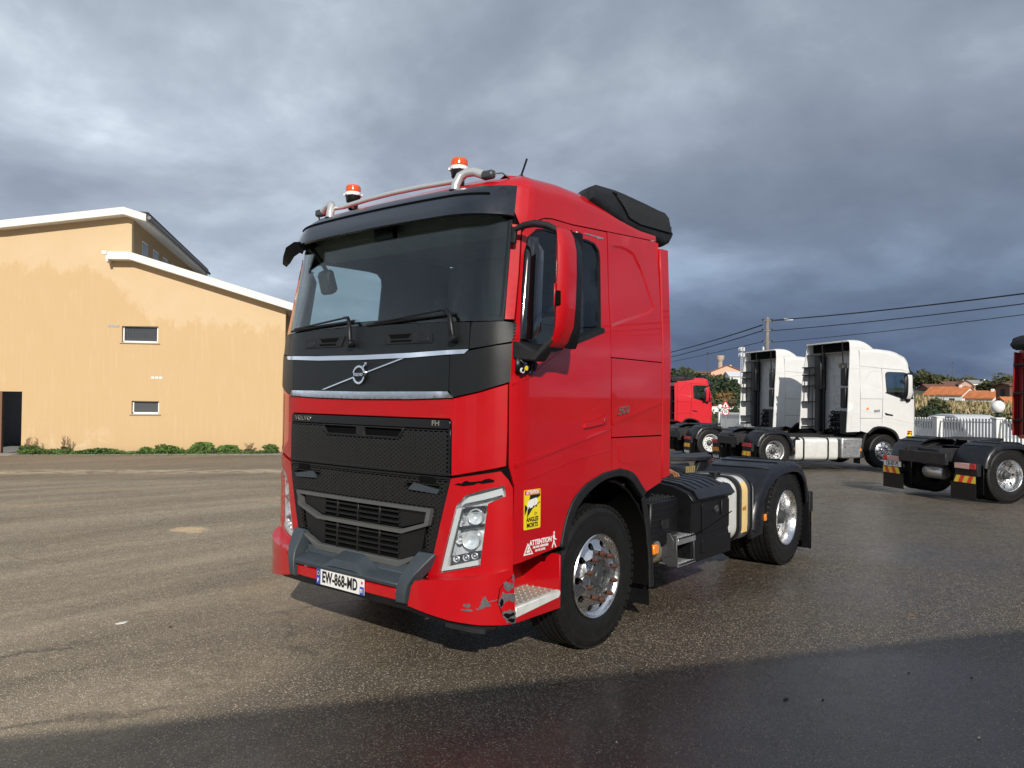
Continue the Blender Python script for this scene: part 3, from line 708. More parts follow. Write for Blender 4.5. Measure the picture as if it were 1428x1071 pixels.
    for c,hs in zip(cs,(1,-1)):
        sg=lambda l: [(hs*a,b) for a,b in l]
        h=patch('headlight',CF,sg(HL),REFL,c,off=-.075,th=.01,step=.08,bev=0)
        n=len(HL)
        MB().add([CF(a,b,.002) for a,b in sg(HL)]+[CF(a,b,-.075) for a,b in sg(HL)],[(i,(i+1)%n,n+(i+1)%n,n+i) for i in range(n)]).build('headlight_housing',REFL,c)
        patch('running_light',CF,sg([(.935,1.128),(.990,1.178),(1.218,1.243),(1.225,1.203),(1.10,1.168)]),WPL,h if False else c,off=-.012,th=.03,bev=.004)
        patch('light_guide',CF,sg([(.908,1.100),(.945,1.108),(.838,.722),(1.062,.786),(1.066,.755),(.792,.688)]),WPL,c,off=-.010,th=.03,bev=.004)
        if detail>=2:
            patch('lamp_bezel',CF,sg([(.950,1.108),(1.110,1.130),(1.105,1.09),(.945,1.068)]),CHR,c,off=-.03,th=.03,bev=.003)
            patch('lamp_bezel',CF,sg([(.925,.985),(1.098,1.015),(1.095,.995),(.918,.962)]),CHR,c,off=-.02,th=.03,bev=.003)
            patch('lamp_bezel',CF,sg([(.865,.790),(1.075,.845),(1.070,.800),(.853,.742)]),CHR,c,off=-.03,th=.03,bev=.003)
            patch('lamp_bezel',CF,sg([(.945,1.1),(.955,1.1),(.875,.79),(.862,.79)]),CHR,c,off=-.015,th=.04,bev=.002)
            for (s,z,rr) in ((1.035,1.055,.046),(1.005,.905,.054),(.925,1.030,.026),(.925,.90,.026),(.90,.775,.018),(.97,.79,.018),(1.03,.805,.018)):
                o=Vector(CAB(hs*s,z,-.060)); nn=(Vector(CAB(hs*s,z,.06))-Vector(CAB(hs*s,z,0))).normalized()
                q=MB().lathe([(0,.0),(rr*.35,.002),(rr*.7,.012),(rr,.038),(rr*1.08,.040),(rr*1.08,.0)],n=24).build('reflector',REFL,c,loc=o,fix=False); q.rotation_euler=nn.to_track_quat('Z','Y').to_euler()
                q=MB().lathe([(rr*.5,.012),(rr*.48,.022),(rr*.32,.036),(0,.042)],n=18).build('lamp_bulb',LENS if rr>.03 else WPL,c,loc=o,fix=False); q.rotation_euler=nn.to_track_quat('Z','Y').to_euler()
        patch('lens_cover',CF,sg(HL),LENS,c,off=.002,th=.004,step=.07,bev=0)
    if detail>=2:
        # torn paint above the lamp
        jag=[(.896,1.253),(.915,1.262),(.93,1.266),(.945,1.262),(.965,1.278),(.985,1.284),(1.00,1.276),(1.03,1.279),(1.06,1.284),(1.085,1.287),(1.10,1.296),(1.13,1.304),(1.148,1.300),(1.168,1.292),(1.162,1.281),(1.13,1.276),(1.09,1.268),(1.06,1.272),(1.03,1.258),(.99,1.252),(.96,1.246),(.93,1.250)]
        patch('paint_scrape',CF,jag,SCR if False else DARK,cs[0],off=.0055,th=.002,bev=0,step=.1)
    # ---- bumper ----
    bc=[(.645,.470),(.80,.443),(.957,.418),(1.15,.402),(1.338,.396),(1.396,.396),(1.372,.722),(1.34,.738),(1.20,.706),(1.05,.682),(.952,.669),(.803,.655),(.700,.636),(.672,.596)]
    bs=both('bumper_corner',BF,bc,paint,T,th=.10,step=.05,bev=.016)
    for o in bs: o.modifiers['bevel'].segments=3
    patch('bumper_centre',BF,[(-.552,.486),(.535,.486),(.535,.560),(-.552,.560)],paint,T,off=-.012,th=.06,bev=.006)
    patch('bumper_lip',BF,[(-1.30,.415),(-.9,.42),(-.62,.432),(0,.438),(.62,.430),(.9,.385),(1.26,.358),(1.30,.41),(.96,.43),(.62,.50),(-.62,.50),(-.96,.45)],BLK,T,off=-.035,th=.06,step=.1)
    patch('bumper_lip',BF,[(.92,.372),(1.12,.345),(1.19,.340),(1.19,.37),(1.12,.378),(.92,.398)],BLKM,T,off=-.02,th=.05)
    for sg in (1,-1):
        ring=[]
        for (x,z,y0,y1) in ((1.392,.482,.550,.628),(1.397,.54,.555,.632),(1.393,.60,.562,.648),(1.372,.66,.575,.680),(1.330,.715,.590,.715),(1.288,.765,.605,.745),(1.255,.80,.62,.765)):
            w_=.10; ring.append([(x,sg*y0,z),(x-.012,sg*y1,z),(x-.05-w_*.5,sg*y1,z-.03),(x-.05-w_*.5,sg*y0,z-.03)])
        MB().loft(ring).build('bumper_bracket',STEPG,T,ang=30,bev=.008,seg=2)
    st=MB(); 
    st.prism([(1.385,.572),(1.392,.598),(1.375,.610),(1.275,.640),(1.262,.700),(1.25,.700),(1.25,.60),(1.36,.572)],lambda u,v_,w_:(u,w_,v_),-.56,.56)
    bst=st.build('bumper_step',STEPG,T,bev=.004)
    if detail>=2:
        hmp=MB().loft([[(x,y,z) for x,z in ((1.26,.60),(1.388,.598+dz*.2),(1.375,.61+dz*.75),(1.31,.625+dz),(1.262,.66+dz*.8))] for y,dz in ((-.24,.0),(-.19,.01),(-.13,.062),(-.10,.070),(.10,.070),(.13,.062),(.19,.01),(.24,.0))]).build('tow_pin_cover',STEPG,bst,bev=.004)
        stud=None
        for iy in range(-13,14):
            if abs(iy*.04)<.22: continue
            for ix in range(4):
                y=iy*.04; x=1.285+ix*.027; z=.607+(1.375-x)*.30
                if stud is None:
                    q=MB().lathe([(.007,0),(.006,.005),(0,.006)],n=8).build('tread_stud',STEPG,bst,loc=(x,y+(ix%2)*.014,z)); stud=q.data
                else: link('tread_stud',stud,None,bst,(x,y+(ix%2)*.014,z))
        # number plate
        pf=lambda u,v_,w_: (1.380+w_+ -.0*abs(u),-.028+u,.521+v_)
        def pl(nm,poly,m,par,d,th=.002,bv=0): return patch(nm,lambda a,b,o: pf(a,b,d+o),poly,m,par,th=th,step=.5,bev=bv)
        np_=pl('number_plate',[(-.26,-.055),(.26,-.055),(.26,.055),(-.26,.055)],PLATE,T,.004,.006,.001)
        pl('country_band',[(-.26,-.055),(-.215,-.055),(-.215,.055),(-.26,.055)],BLUE,np_,.0055)
        pl('region_band',[(.218,-.055),(.26,-.055),(.26,.0),(.218,.0)],BLUE,np_,.0055)
        pl('region_emblem',[(.232,.018),(.248,.018),(.248,.036),(.232,.036)],STR,np_,.0057)
        text('plate_text','EW-868-MD',lambda u,v_,w_: pf(u+.0,v_,.0055+w_),INK,np_,size=.108,bold=.0035,sx=.665,th=.0012,spacing=1.05)
        text('country_letter','F',lambda u,v_,w_: pf(u-.238,v_-.028,.0075+w_),PLATE,np_,size=.04,bold=.001,th=.001)
        text('region_number','91',lambda u,v_,w_: pf(u+.239,v_-.028,.0075+w_),PLATE,np_,size=.038,bold=.001,sx=.75,th=.001)
        for k in range(12):
            a=2*PI*k/12; pl('star',[( -.238+.013*math.cos(a)+.0028*math.cos(PI/2+q*PI/2.5*2), .022+.013*math.sin(a)+.0028*math.sin(PI/2+q*PI/2.5*2)) for q in range(5)],YEL,np_,.0075)
        # crash damage on the near corner
        rr=random.Random(5)
        def blot(pts,m,o,j=.008):
            q=[]
            for (a,b),(c,d) in zip(pts,pts[1:]+pts[:1]):
                for t_ in range(6):
                    t=t_/6; q.append((a+(c-a)*t+rr.uniform(-j,j)*.45,b+(d-b)*t+rr.uniform(-j,j)*.45))
            patch('scuff',BF,q,m,bs[0],off=o+.0015,th=.003,bev=0,step=.02)
        blot([(1.148,.508),(1.160,.535),(1.168,.568),(1.186,.578),(1.196,.560),(1.205,.548),(1.222,.520),(1.205,.512),(1.190,.520),(1.175,.502)],SCR,.0015)
        blot([(1.120,.500),(1.150,.508),(1.168,.503),(1.140,.495)],SCR,.0015,.003)
        if 0: blot([(1.162,.545),(1.182,.562),(1.192,.545),(1.180,.522),(1.168,.528)],DARK,.003,.005)
        blot([(1.300,.655),(1.318,.668),(1.330,.655),(1.345,.66),(1.378,.640),(1.376,.622),(1.350,.615),(1.335,.60),(1.318,.610),(1.308,.628)],SCR,.0015)
        blot([(1.268,.548),(1.285,.572),(1.298,.605),(1.315,.590),(1.335,.592),(1.385,.580),(1.388,.545),(1.365,.532),(1.335,.548),(1.315,.538),(1.300,.520),(1.285,.505),(1.272,.520)],SCR,.0025)
        blot([(1.292,.470),(1.305,.482),(1.322,.478),(1.345,.490),(1.392,.468),(1.397,.400),(1.365,.402),(1.348,.410),(1.330,.405),(1.318,.435),(1.300,.45)],SCR,.0015)
        if 0: blot([(1.350,.60),(1.364,.628),(1.377,.612),(1.366,.595)],DARK,.0035,.004)
        blot([(1.276,.538),(1.290,.565),(1.302,.550),(1.298,.520),(1.284,.508)],DARK,.0035,.004)
        blot([(1.300,.462),(1.318,.470),(1.345,.462),(1.372,.468),(1.385,.45),(1.350,.445),(1.338,.432),(1.320,.440)],DARK,.0035,.004)
        blot([(1.330,.425),(1.352,.435),(1.388,.425),(1.380,.405),(1.350,.408)],DARK,.0035,.004)
        blot([(1.045,.515),(1.055,.530),(1.07,.525),(1.085,.535),(1.098,.520),(1.085,.508),(1.06,.512)],SCR,.001,.005)
        blot([(1.030,.492),(1.06,.500),(1.10,.498),(1.112,.488),(1.07,.484)],SCR,.001,.005)
        blot([(1.360,.70),(1.372,.704),(1.380,.66),(1.368,.648)],SCR,.0015,.004)
        patch('crack',BF,[(1.278,.620),(1.300,.650),(1.372,.700),(1.374,.703),(1.300,.654),(1.274,.622),(1.262,.54),(1.300,.45),(1.345,.402),(1.350,.402),(1.304,.452),(1.267,.54)],DARK,bs[0],off=.0022,th=.003,bev=0,step=.02)
        patch('crack',BF,[(1.19,.545),(1.27,.56),(1.27,.556),(1.19,.539)],SCR,bs[0],off=.0022,th=.003,bev=0,step=.02)
    # ---- entry steps between bumper and wheel ----
    for sg in (1,-1):
        Y=lambda y: sg*y
        def bx(nm,x0,x1,y0,y1,z0,z1,m,bv=.006): return MB().box(x0,x1,min(Y(y0),Y(y1)),max(Y(y0),Y(y1)),z0,z1).build(nm,m,T,bev=bv)
        sill=MB().prism([(1.0,.390),(.505,.392),(.505,.50),(1.0,.474)],lambda u,v_,w_:(u,w_,v_),Y(.94),Y(1.236)).build('step_sill',paint,T,bev=.012,seg=2)
        bx('step_wall',.50,1.0,.90,.94,.40,.83,paint)
        bx('step_wall',.488,.518,.90,1.225,.395,.752,paint,.012)
        MB().prism([(.518,1.225),(.56,.94),(.518,.94)],lambda u,v_,w_:(u,sg*v_,w_),.50,.752).build('step_fillet',paint,T)
        MB().prism([(1.0,.476),(.525,.500),(.525,.512),(1.0,.488)],lambda u,v_,w_:(u,w_,v_),Y(.945),Y(1.215)).build('step_tread',GRATE,T,bev=.002)
        MB().prism([(1.0,.425),(.540,.466),(.520,.490),(.525,.517),(1.0,.492)],lambda u,v_,w_:(u,w_,v_),Y(1.205),Y(1.243)).build('step_edge',ALUD if not detail>=2 else mat('step_edge_paint',(.62,.64,.62),rough=.45,dirt=.5,vscale=14,dirtcol=(.25,.24,.22)),T,bev=.006)
        if detail>=2 and sg>0:
            for ix in range(9):
                for iy in range(5):
                    MBx=MB().obox((.56+ix*.05,1.19-iy*.052,.5155-ix*.00245),(Vector((.8,.6,0)),Vector((-.6,.8,0)),Vector((0,0,1))),.016,.005,.004)
                    if ix==0 and iy==0: q=MBx.build('tread_bar',GRATE,T); tb=q.data; q0=(q.location.copy())
                    else: link('tread_bar',tb,None,T,(ix*.05,-iy*.052,-ix*.00245))
        bx('wheel_housing',.42,.50,.35,1.0,.45,1.15,DARK)
    # ---- wheel arch trims, liners and rear mudguard ----
    both('arch_trim',CF,side_pts(smooth_line(ARCH_O))+list(reversed(side_pts(smooth_line(ARCH_I)))),BLKM,T,off=.014,th=.05,step=.1,bev=.006)
    for sg in (1,-1):
        rings=[]
        for k in range(13):
            a=R(20+k*(196-20)/12); rr_=.69 if k<9 else .70
            rings.append([(rr_*math.cos(a)+(-.03),sg*y,.515+rr_*math.sin(a)) for y in (.80,1.20)]+[((rr_+.02)*math.cos(a)-.03,sg*y,.515+(rr_+.02)*math.sin(a)) for y in (1.20,.80)])
        MB().loft(rings).build('wheel_liner',DARK,T)
        fl=MB()
        pr=[(-.60,1.075,1.0),(-.655,1.00,1.0),(-.705,.85,1.),(-.745,.65,1.),(-.775,.45,1.),(-.785,.295,1.)]
        fl.loft([[(x,sg*.84,z),(x,sg*1.165,z),(x+.035,sg*1.195,z),(x+.02,sg*1.21,z),(x-.045,sg*1.20,z),(x-.05,sg*1.16,z),(x-.04,sg*.84,z)] for x,z,_ in pr])
        fl.build('mudguard',BLKM,T,ang=40,bev=.004)
        MB().box(-.81,-.80,min(sg*.86,sg*1.17),max(sg*.86,sg*1.17),.135,.32).build('mudflap',BLK,T,bev=.002)
    # ---- cab back wall, floor, interior ----
    MB().box(-.875,-.855,-1.17 if high else -1.19,1.17 if high else 1.19,1.10,3.60 if high else 3.10).build('cab_back',GREY if high else paint,T,bev=.01)
    MB().box(-.85,1.0,-1.10,1.10,1.20,1.28).build('cab_floor',DARK,T)
    if detail>=1:
        MB().prism([(1.06,1.95),(1.09,2.24),(1.03,2.30),(.80,2.28),(.62,2.20),(.62,1.95)],lambda u,v_,w_:(u,w_,v_),-1.12,1.12).build('dashboard',SEAT,T,bev=.02)
        MB().box(-.83,-.80,-1.15,1.15,1.3,3.1).build('rear_lining',BEIGE,T)
        MB().box(-.84,.85,-1.12,1.12,3.12,3.15).build('headlining',BEIGE,T)
        MB().box(-.80,-.25,-1.1,1.1,1.75,1.95).build('bunk',BEIGE,T,bev=.02)
        for y in (.62,-.62):
            s=MB().prism([(.30,1.75),(.32,1.88),(-.10,1.86),(-.12,1.72)],lambda u,v_,w_:(u,w_,v_),y-.26,y+.26).build('seat',SEAT,T,bev=.04,seg=2)
            MB().prism([(-.06,1.85),(-.20,2.48),(-.28,2.46),(-.18,1.80)],lambda u,v_,w_:(u,w_,v_),y-.25,y+.25).build('backrest',SEAT,s,bev=.05,seg=2)
            MB().prism([(-.17,2.50),(-.21,2.72),(-.29,2.70),(-.26,2.48)],lambda u,v_,w_:(u,w_,v_),y-.14,y+.14).build('headrest',SEAT,s,bev=.04,seg=2)
        tor=MB(); c=Vector((.58,.60,2.16)); ax=Vector((-.6,0,.8)); e1_=Vector((.8,0,.6)); 
        tor.tube([c+e1_*.22*math.cos(2*PI*k/24)+Vector((0,1,0))*.22*math.sin(2*PI*k/24) for k in range(25)],.016,8,False); tor.tube([c-Vector((0,.21,0)),c+Vector((0,.21,0))],.02,6); tor.tube([c,c-ax*.2],.03,6)
        tor.build('steering_wheel',BLK,T)
        if detail>=2:
            MB().box(1.02,1.07,-.10,.12,2.945,3.06).build('sensor_housing',BLK,T,bev=.01)
            # folded sun blinds and storage lip above the screen, and the dark curtain behind the seats
            MB().prism([(.75,3.10),(1.0,3.08),(.98,2.99),(.70,2.92)],lambda u,v_,w_:(u,w_,v_),-1.05,1.05).build('overhead_shelf',BEIGE,T,bev=.02)
            MB().loft([[(-.30+.025*math.sin(i*1.9),1.12-i*.038,z) for z in (1.9,3.05)]+[(-.315+.025*math.sin(i*1.9),1.12-i*.038,z) for z in (3.05,1.9)] for i in range(14)]).build('curtain',SEAT,T,ang=60)
            MB().prism([(.92,2.62),(.97,2.80),(.90,2.84),(.84,2.66)],lambda u,v_,w_:(u,w_,v_),-.92,-.78).build('dash_camera',BLK,T,bev=.02)
            MB().tube([(.90,-.85,2.80),(.97,-.88,2.92),(1.03,-.90,3.0)],.018,8).build('camera_arm',BLK,T)
    # ---- chassis ----
    for sg in (1,-1):
        MB().prism([(1.05,.62),(1.05,.80),(-.9,.98),(-4.55,.98),(-4.60,.94),(-4.60,.76),(-4.5,.72),(-.9,.72)],lambda u,v_,w_:(u,w_,v_),sg*.38,sg*.46).build('frame_rail',FRAME,T,bev=.006)
    for x in (-1.2,-2.2,-3.1,-4.3): MB().box(x-.05,x+.05,-.38,.38,.76,.94).build('cross_member',FRAME,T,bev=.01)
    MB().box(-4.62,-4.54,-.62,.62,.66,.90).build('rear_cross_beam',FRAME,T,bev=.012)
    MB().box(-4.10,-.95,-.37,.37,.905,.925).build('deck_plate',FRAME,T)
    MB().tube([(-3.7 if high or detail<2 else -3.8,-1.0,.515),(-3.7 if high or detail<2 else -3.8,1.0,.515)],.11,12).build('rear_axle',FRAME,T)
    MB().lathe([(0,-.22),(.16,-.20),(.24,-.10),(.27,0),(.24,.10),(.16,.20),(0,.22)],(-3.75,.05,.54),axis='x',n=16).build('axle_casing',FRAME,T)
    MB().tube([(0,-1.0,.50),(0,1.0,.50)],.07,10).build('front_axle',FRAME,T)
    MB().box(-.9,.9,-.40,.40,.55,1.15).build('engine',DARK,T,bev=.03)
    AX=-3.8 if detail>=2 else -3.7
    # fifth wheel
    fx=AX+.45
    pl_=[(fx+.48*math.cos(a)*1.0,.46*math.sin(a)) for a in [R(q) for q in range(-140,141,14)]]+[(fx-.62,.16),(fx-.30,.05),(fx-.05,.045),(fx-.05,-.045),(fx-.30,-.05),(fx-.62,-.16)]
    fw=patch('fifth_wheel_plate',lambda u,v_,o:(u,v_,1.17+o),pl_,FRAME,T,th=.045,step=.2,bev=.008)
    for sg in (1,-1):
        MB().prism([(fx-.22,.97),(fx+.22,.97),(fx+.07,1.16),(fx-.07,1.16)],lambda u,v_,w_:(u,w_,v_),sg*.36,sg*.42).build('pedestal',FRAME,T,bev=.008)
        for k in range(5): 
            MB().tube([(fx+.25+.045*k,sg*.42,.99),(fx+.25+.045*k,sg*.42,1.08)],.012,8).build('brass_fitting',BRASS,T)
    MB().box(fx-.5,fx+.5,-.45,.45,.985,1.0).build('mounting_plate',FRAME,T,bev=.004)
    # ---- rear mudguards over the twin wheels ----
    for sg in (1,-1):
        # profile of guard measured at its outer edge
        arc=[(AX+.99,.50),(AX+.97,.66),(AX+.88,.83),(AX+.72,.985),(AX+.50,1.085),(AX+.25,1.132),(AX,1.145),(AX-.22,1.125),(AX-.40,1.06),(AX-.53,.94),(AX-.60,.80),(AX-.625,.66)]
        if detail<2: arc=[(AX+(x-AX)*(.66 if x>AX+.6 else .80 if x>AX+.4 else 1),z) for x,z in arc]
        def guard(nm,pts):
            rings=[]
            for i,(x,z) in enumerate(pts):
                a=Vector(pts[max(i-1,0)]); b=Vector(pts[min(i+1,len(pts)-1)]); t=(b-a).normalized(); nrm=Vector((-t.y,t.x)); 
                if nrm.dot(Vector((x-AX,z-.515)))<0: nrm=-nrm
                d=lambda k:(x-nrm.x*k,z-nrm.y*k)
                rings.append([(d(.0)[0],sg*.50,d(0)[1]),(d(0)[0],sg*1.17,d(0)[1]),(d(.02)[0],sg*1.215,d(.02)[1]),(d(.06)[0],sg*1.24,d(.06)[1]),(d(.12)[0],sg*1.245,d(.12)[1]),(d(.12)[0],sg*1.225,d(.12)[1]),(d(.05)[0],sg*1.20,d(.05)[1]),(d(.03)[0],sg*.50,d(.03)[1])])
            return MB().loft(rings).build(nm,FEND,T,ang=50)
        guard('mudguard',arc[:5]); g2=guard('mudguard',arc[4:9]); guard('mudguard',arc[8:])
        for q in (4,5,6,7,8):
            x,z=arc[q]; a=Vector(arc[q-1]); b=Vector(arc[min(q+1,11)]); t=(b-a).normalized()
            MB().obox((x,sg*.86,z+.004),(Vector((t.x,0,t.y)),Vector((0,1,0)),Vector((-t.y,0,t.x))),.012,.32,.006).build('guard_rib',FEND,g2,bev=.003)
        # side plate toward the tank with its marker lamp
        MB().prism([(AX+.99,.50),(AX+.97,.66),(AX+.88,.83),(AX+.74,.96),(AX+.60,.83),(AX+.62,.60),(AX+.66,.42),(AX+.97,.40)],lambda u,v_,w_:(u,w_,v_),sg*1.15,sg*1.185).build('guard_side_plate',FEND,T,bev=.006)
        if detail>=2:
            MB().tube([(AX+.93,sg*1.19,.64),(AX+.90,sg*1.19,.78),(AX+.80,sg*1.19,.86),(AX+.74,sg*1.19,.82),(AX+.80,sg*1.19,.64),(AX+.93,sg*1.19,.60),(AX+.93,sg*1.19,.64)],.008,6).build('plate_swage',FEND,T)
        MB().box(AX+.60,AX+.645,min(sg*1.185,sg*1.205),max(sg*1.185,sg*1.205),.55,.62).build('side_marker',ORNG,T,bev=.004)
        MB().box(AX-.64,AX-.625,min(sg*.56,sg*1.23),max(sg*.56,sg*1.23),.17,.70).build('mudflap',BLK,T,bev=.003)
        # rear lamp cluster
        lm=MB().box(AX-.78,AX-.68,min(sg*.70,sg*1.22),max(sg*.70,sg*1.22),.50,.78 if False else .74).build('lamp_board',BLKM,T,bev=.01)
        lx=AX-.80
        segs=[(.72,.84,REDL),(.84,.95,PINKL if detail<2 and not high else REDL),(.95,1.06,REDL),(1.06,1.20,REDL)] if high else [(.72,1.07,PINKL),(1.07,1.20,REDL)]
        for a,b,m_ in segs: MB().box(lx-.01,lx+.02,min(sg*a,sg*b),max(sg*a,sg*b),.63,.735).build('tail_light',m_,lm,bev=.006)
        # marker board of slanted stripes
        x=lx+.005
        z0_,z1_=(.37,.50) if high else (.37,.50)
        bd=MB().box(x,x+.02,min(sg*.70,sg*1.20),max(sg*.70,sg*1.20),z0_-.005,z1_+.005).build('marker_board',BLK,T)
        k=0; w_=.10
        u=.70
        while u<1.20-1e-3:
            sl=.05*sg*0+.06
            q=[(u,z0_),(min(u+w_,1.20),z0_),(min(u+w_+sl,1.20),z1_),(min(u+sl,1.20),z1_)]
            col_=(REFO if high else REFY) if k%2==0 else (REFY if high and sg<0 else REFR if not high else REFO)
            MB().prism(q,lambda a,b,w:(x-w,sg*a,b),.001,.004).build('marker_stripe',col_,bd,smooth=False); u+=w_; k+=1
        if high:
            fl_=MB().box(AX-.79,AX-.775,min(sg*.70,sg*1.18),max(sg*.70,sg*1.18),.12,.37).build('mudflap',BLK,T)
            if detail>=1: text('lettering','VOLVO',lambda u_,v_,w: (AX-.792-w,sg*.94-u_,.20+v_),WPL,fl_,size=.12,bold=.004,th=.002)
        else: MB().box(AX-.79,AX-.775,min(sg*.62,sg*1.20),max(sg*.62,sg*1.20),.06,.37).build('mudflap',BLK,T)
    if plate_rear:
        q=MB().box(AX-.815,AX-.805,.66,1.16,.515,.625).build('number_plate',PLATE,T)
        text('plate_text',plate_rear,lambda u_,v_,w:(AX-.817-w,.91-u_,.570+v_),INK,q,size=.115,bold=.003,sx=.7,th=.001)
        MB().lathe([(0,-.28),(.11,-.26),(.14,-.20),(.14,.20),(.11,.26),(0,.28)],(AX-.45,.10,.47),axis='y',n=20).build('air_tank',ALUD,T)
        MB().box(AX-.55,AX-.35,-.20,.40,.60,.80).build('valve_block',STEEL,T,bev=.02)
    # ---- wheels ----
    for sg in (1,-1):
        wheel(T,0,sg,False,fkind,rust=rust)
        wheel(T,AX,sg,True,rkind,rust=rust)
    # ---- mirrors ----
    for sg in ((1,) if detail>=2 else (1,-1)):
        O=lambda x,y,z:(x+(0 if detail>=2 else -.18),sg*(y-(0 if detail>=2 else .06)),z)
        tab=[(2.130,1.440,1.452,.00),(2.165,1.455,1.482,.008),(2.26,1.474,1.525,.015),(2.40,1.478,1.540,.018),(2.60,1.480,1.545,.018),(2.74,1.482,1.541,.015),(2.82,1.484,1.522,.012),(2.868,1.486,1.500,.006)]
        mx_=0 if detail>=2 else -.22
        rg=[]
        for z,y0,y1,b in tab:
            rg.append([O(.93,y0,z),O(.945+b*.3,y0+.004,z),O(.955+b*.55,y0+(y1-y0)*.5,z),O(.94+b*.35,y0+(y1-y0)*.86,z),O(.915,y1,z),O(.885,y1+.003,z),O(.80,y1-.004,z),O(.80,y0+.01,z),O(.89,y0,z)])
        sh_=MB().loft(rg).build('mirror_shell',paint,T,ang=60,bev=.003)
        MB().loft([[O(.80,y0+.014,z),O(.80,y1-.008,z),O(.73,y1-.012,z),O(.685,y1-.04,z),O(.70,y0+.03,z)] for z,y0,y1,b in tab]).build('mirror_back',BLK,sh_,ang=50)
        if detail>=2:
            # open slot in the painted shell with a black pocket
            MB().box(.93,.975,1.500,1.528,2.385,2.475).build('mirror_slot',DARK,sh_,bev=.004)
            MB().box(.93,.9745,1.489,1.500,2.38,2.52).build('slot_rim',mat('deep_red_rim',(.40,.003,.008),rough=.4),sh_,bev=.003)
        MB().tube([O(1.00,1.20,2.885),O(.99,1.26,2.905),O(.97,1.33,2.912),O(.94,1.41,2.895),O(.92,1.48,2.855)],.03,10,rs=[.016,.022,.024,.022,.018]).build('mirror_arm',BLKM,T,ang=60)
        MB().tube([O(1.0,1.185,2.80),O(.995,1.19,2.90)],.022,10).build('mirror_mount',BLK,T)
        MB().loft([[O(1.03,1.20,2.18),O(1.03,1.20,2.06),O(.86,1.22,2.07),O(.86,1.22,2.16)],[O(1.03,1.27,2.16),O(1.03,1.27,2.05),O(.88,1.27,2.05),O(.88,1.27,2.13)],[O(1.0,1.37,2.10),O(1.0,1.37,2.04),O(.90,1.38,2.04),O(.90,1.38,2.09)],[O(.95,1.47,2.22),O(.96,1.48,2.17),O(.90,1.48,2.17),O(.90,1.47,2.23)]]).build('mirror_arm',BLKM,T,ang=40,bev=.01)
    # kerb-view mirror at the upper right of the windscreen
    MB().loft([[(.98,-.86,3.03),(1.08,-.84,3.035),(1.04,-.86,2.985)],[(1.08,-.90,3.005),(1.21,-.88,3.015),(1.13,-.88,2.955)],[(1.11,-.97,2.965),(1.25,-.93,2.97),(1.17,-.93,2.91)],[(1.12,-1.04,2.91),(1.22,-1.01,2.91),(1.16,-1.0,2.865)],[(1.12,-1.10,2.865),(1.17,-1.09,2.865),(1.14,-1.08,2.845)]]).build('kerb_mirror',BLK,T,ang=60)
    if not high:
        # black roof fairing behind the cab roof
        rg=[]
        for x,zl,zt,ys in ((.078,3.27,3.350,1.0),(.060,3.258,3.398,1.02),(-.03,3.235,3.438,1.03),(-.19,3.20,3.447,1.035),(-.30,3.175,3.452,1.04),(-.42,3.15,3.452,1.045),(-.75,3.125,3.44,1.05),(-1.03,3.105,3.425,1.05),(-1.09,3.125,3.40,1.045),(-1.15,3.19,3.30,1.02)):
            h=zt-zl; fx=.55*max(0,min(1,(x+.50)/.45)); hz_=.0
            rg.append([(x,1.115,zl-.01),(x,1.165,zl+.01),(x,1.172,zl+min(.05,h*.3)),(x,1.150,zt-min(.09,h*.4)),(x,1.125,zt-min(.03,h*.2)),(x-fx*.25,ys-.06,zt),(x-fx*.75,.60,zt+.004),(x-fx,0,zt+.006),(x-fx*.75,-.60,zt+.004),(x-fx*.25,-ys+.06,zt),(x,-1.125,zt-min(.03,h*.2)),(x,-1.150,zt-min(.09,h*.4)),(x,-1.172,zl+min(.05,h*.3)),(x,-1.165,zl+.01),(x,-1.115,zl-.01)])
        rfair=MB().loft(rg).build('roof_fairing',BLKM,T,ang=62)
        for sg in (1,-1):
            q=[(-.235,3.395),(-1.045,3.385),(-1.085,3.36),(-1.115,3.215),(-.60,3.195),(-.43,3.215),(-.36,3.29)]
            patch('louvre_frame',lambda u,v_,o: (u,sg*(lerp([(3.18,1.172),(3.28,1.168),(3.40,1.142)],v_)+.004+o),v_),q,DARK,rfair,th=.006,step=.1,bev=.002)
            mb=MB()
            for k in range(46):
                x=-.27-k*.0185
                z1=lerp([(-1.115,3.22),(-1.085,3.352),(-1.045,3.378),(-.25,3.388)],x); z0=lerp([(-1.115,3.222),(-.60,3.205),(-.43,3.228),(-.36,3.30),(-.25,3.385)],x)
                if z1-z0>.02:
                    yy=lambda z: sg*(lerp([(3.18,1.172),(3.28,1.168),(3.40,1.142)],z)+.010)
                    mb.tube([(x,yy(z0),z0),(x-.0,yy((z0+z1)/2),(z0+z1)/2),(x,yy(z1),z1)],.0045,4)
            o=mb.build('louvre_bars',mat('louvre_grey',(.030,.031,.033),rough=.45),rfair,smooth=False); o['kind']='stuff'
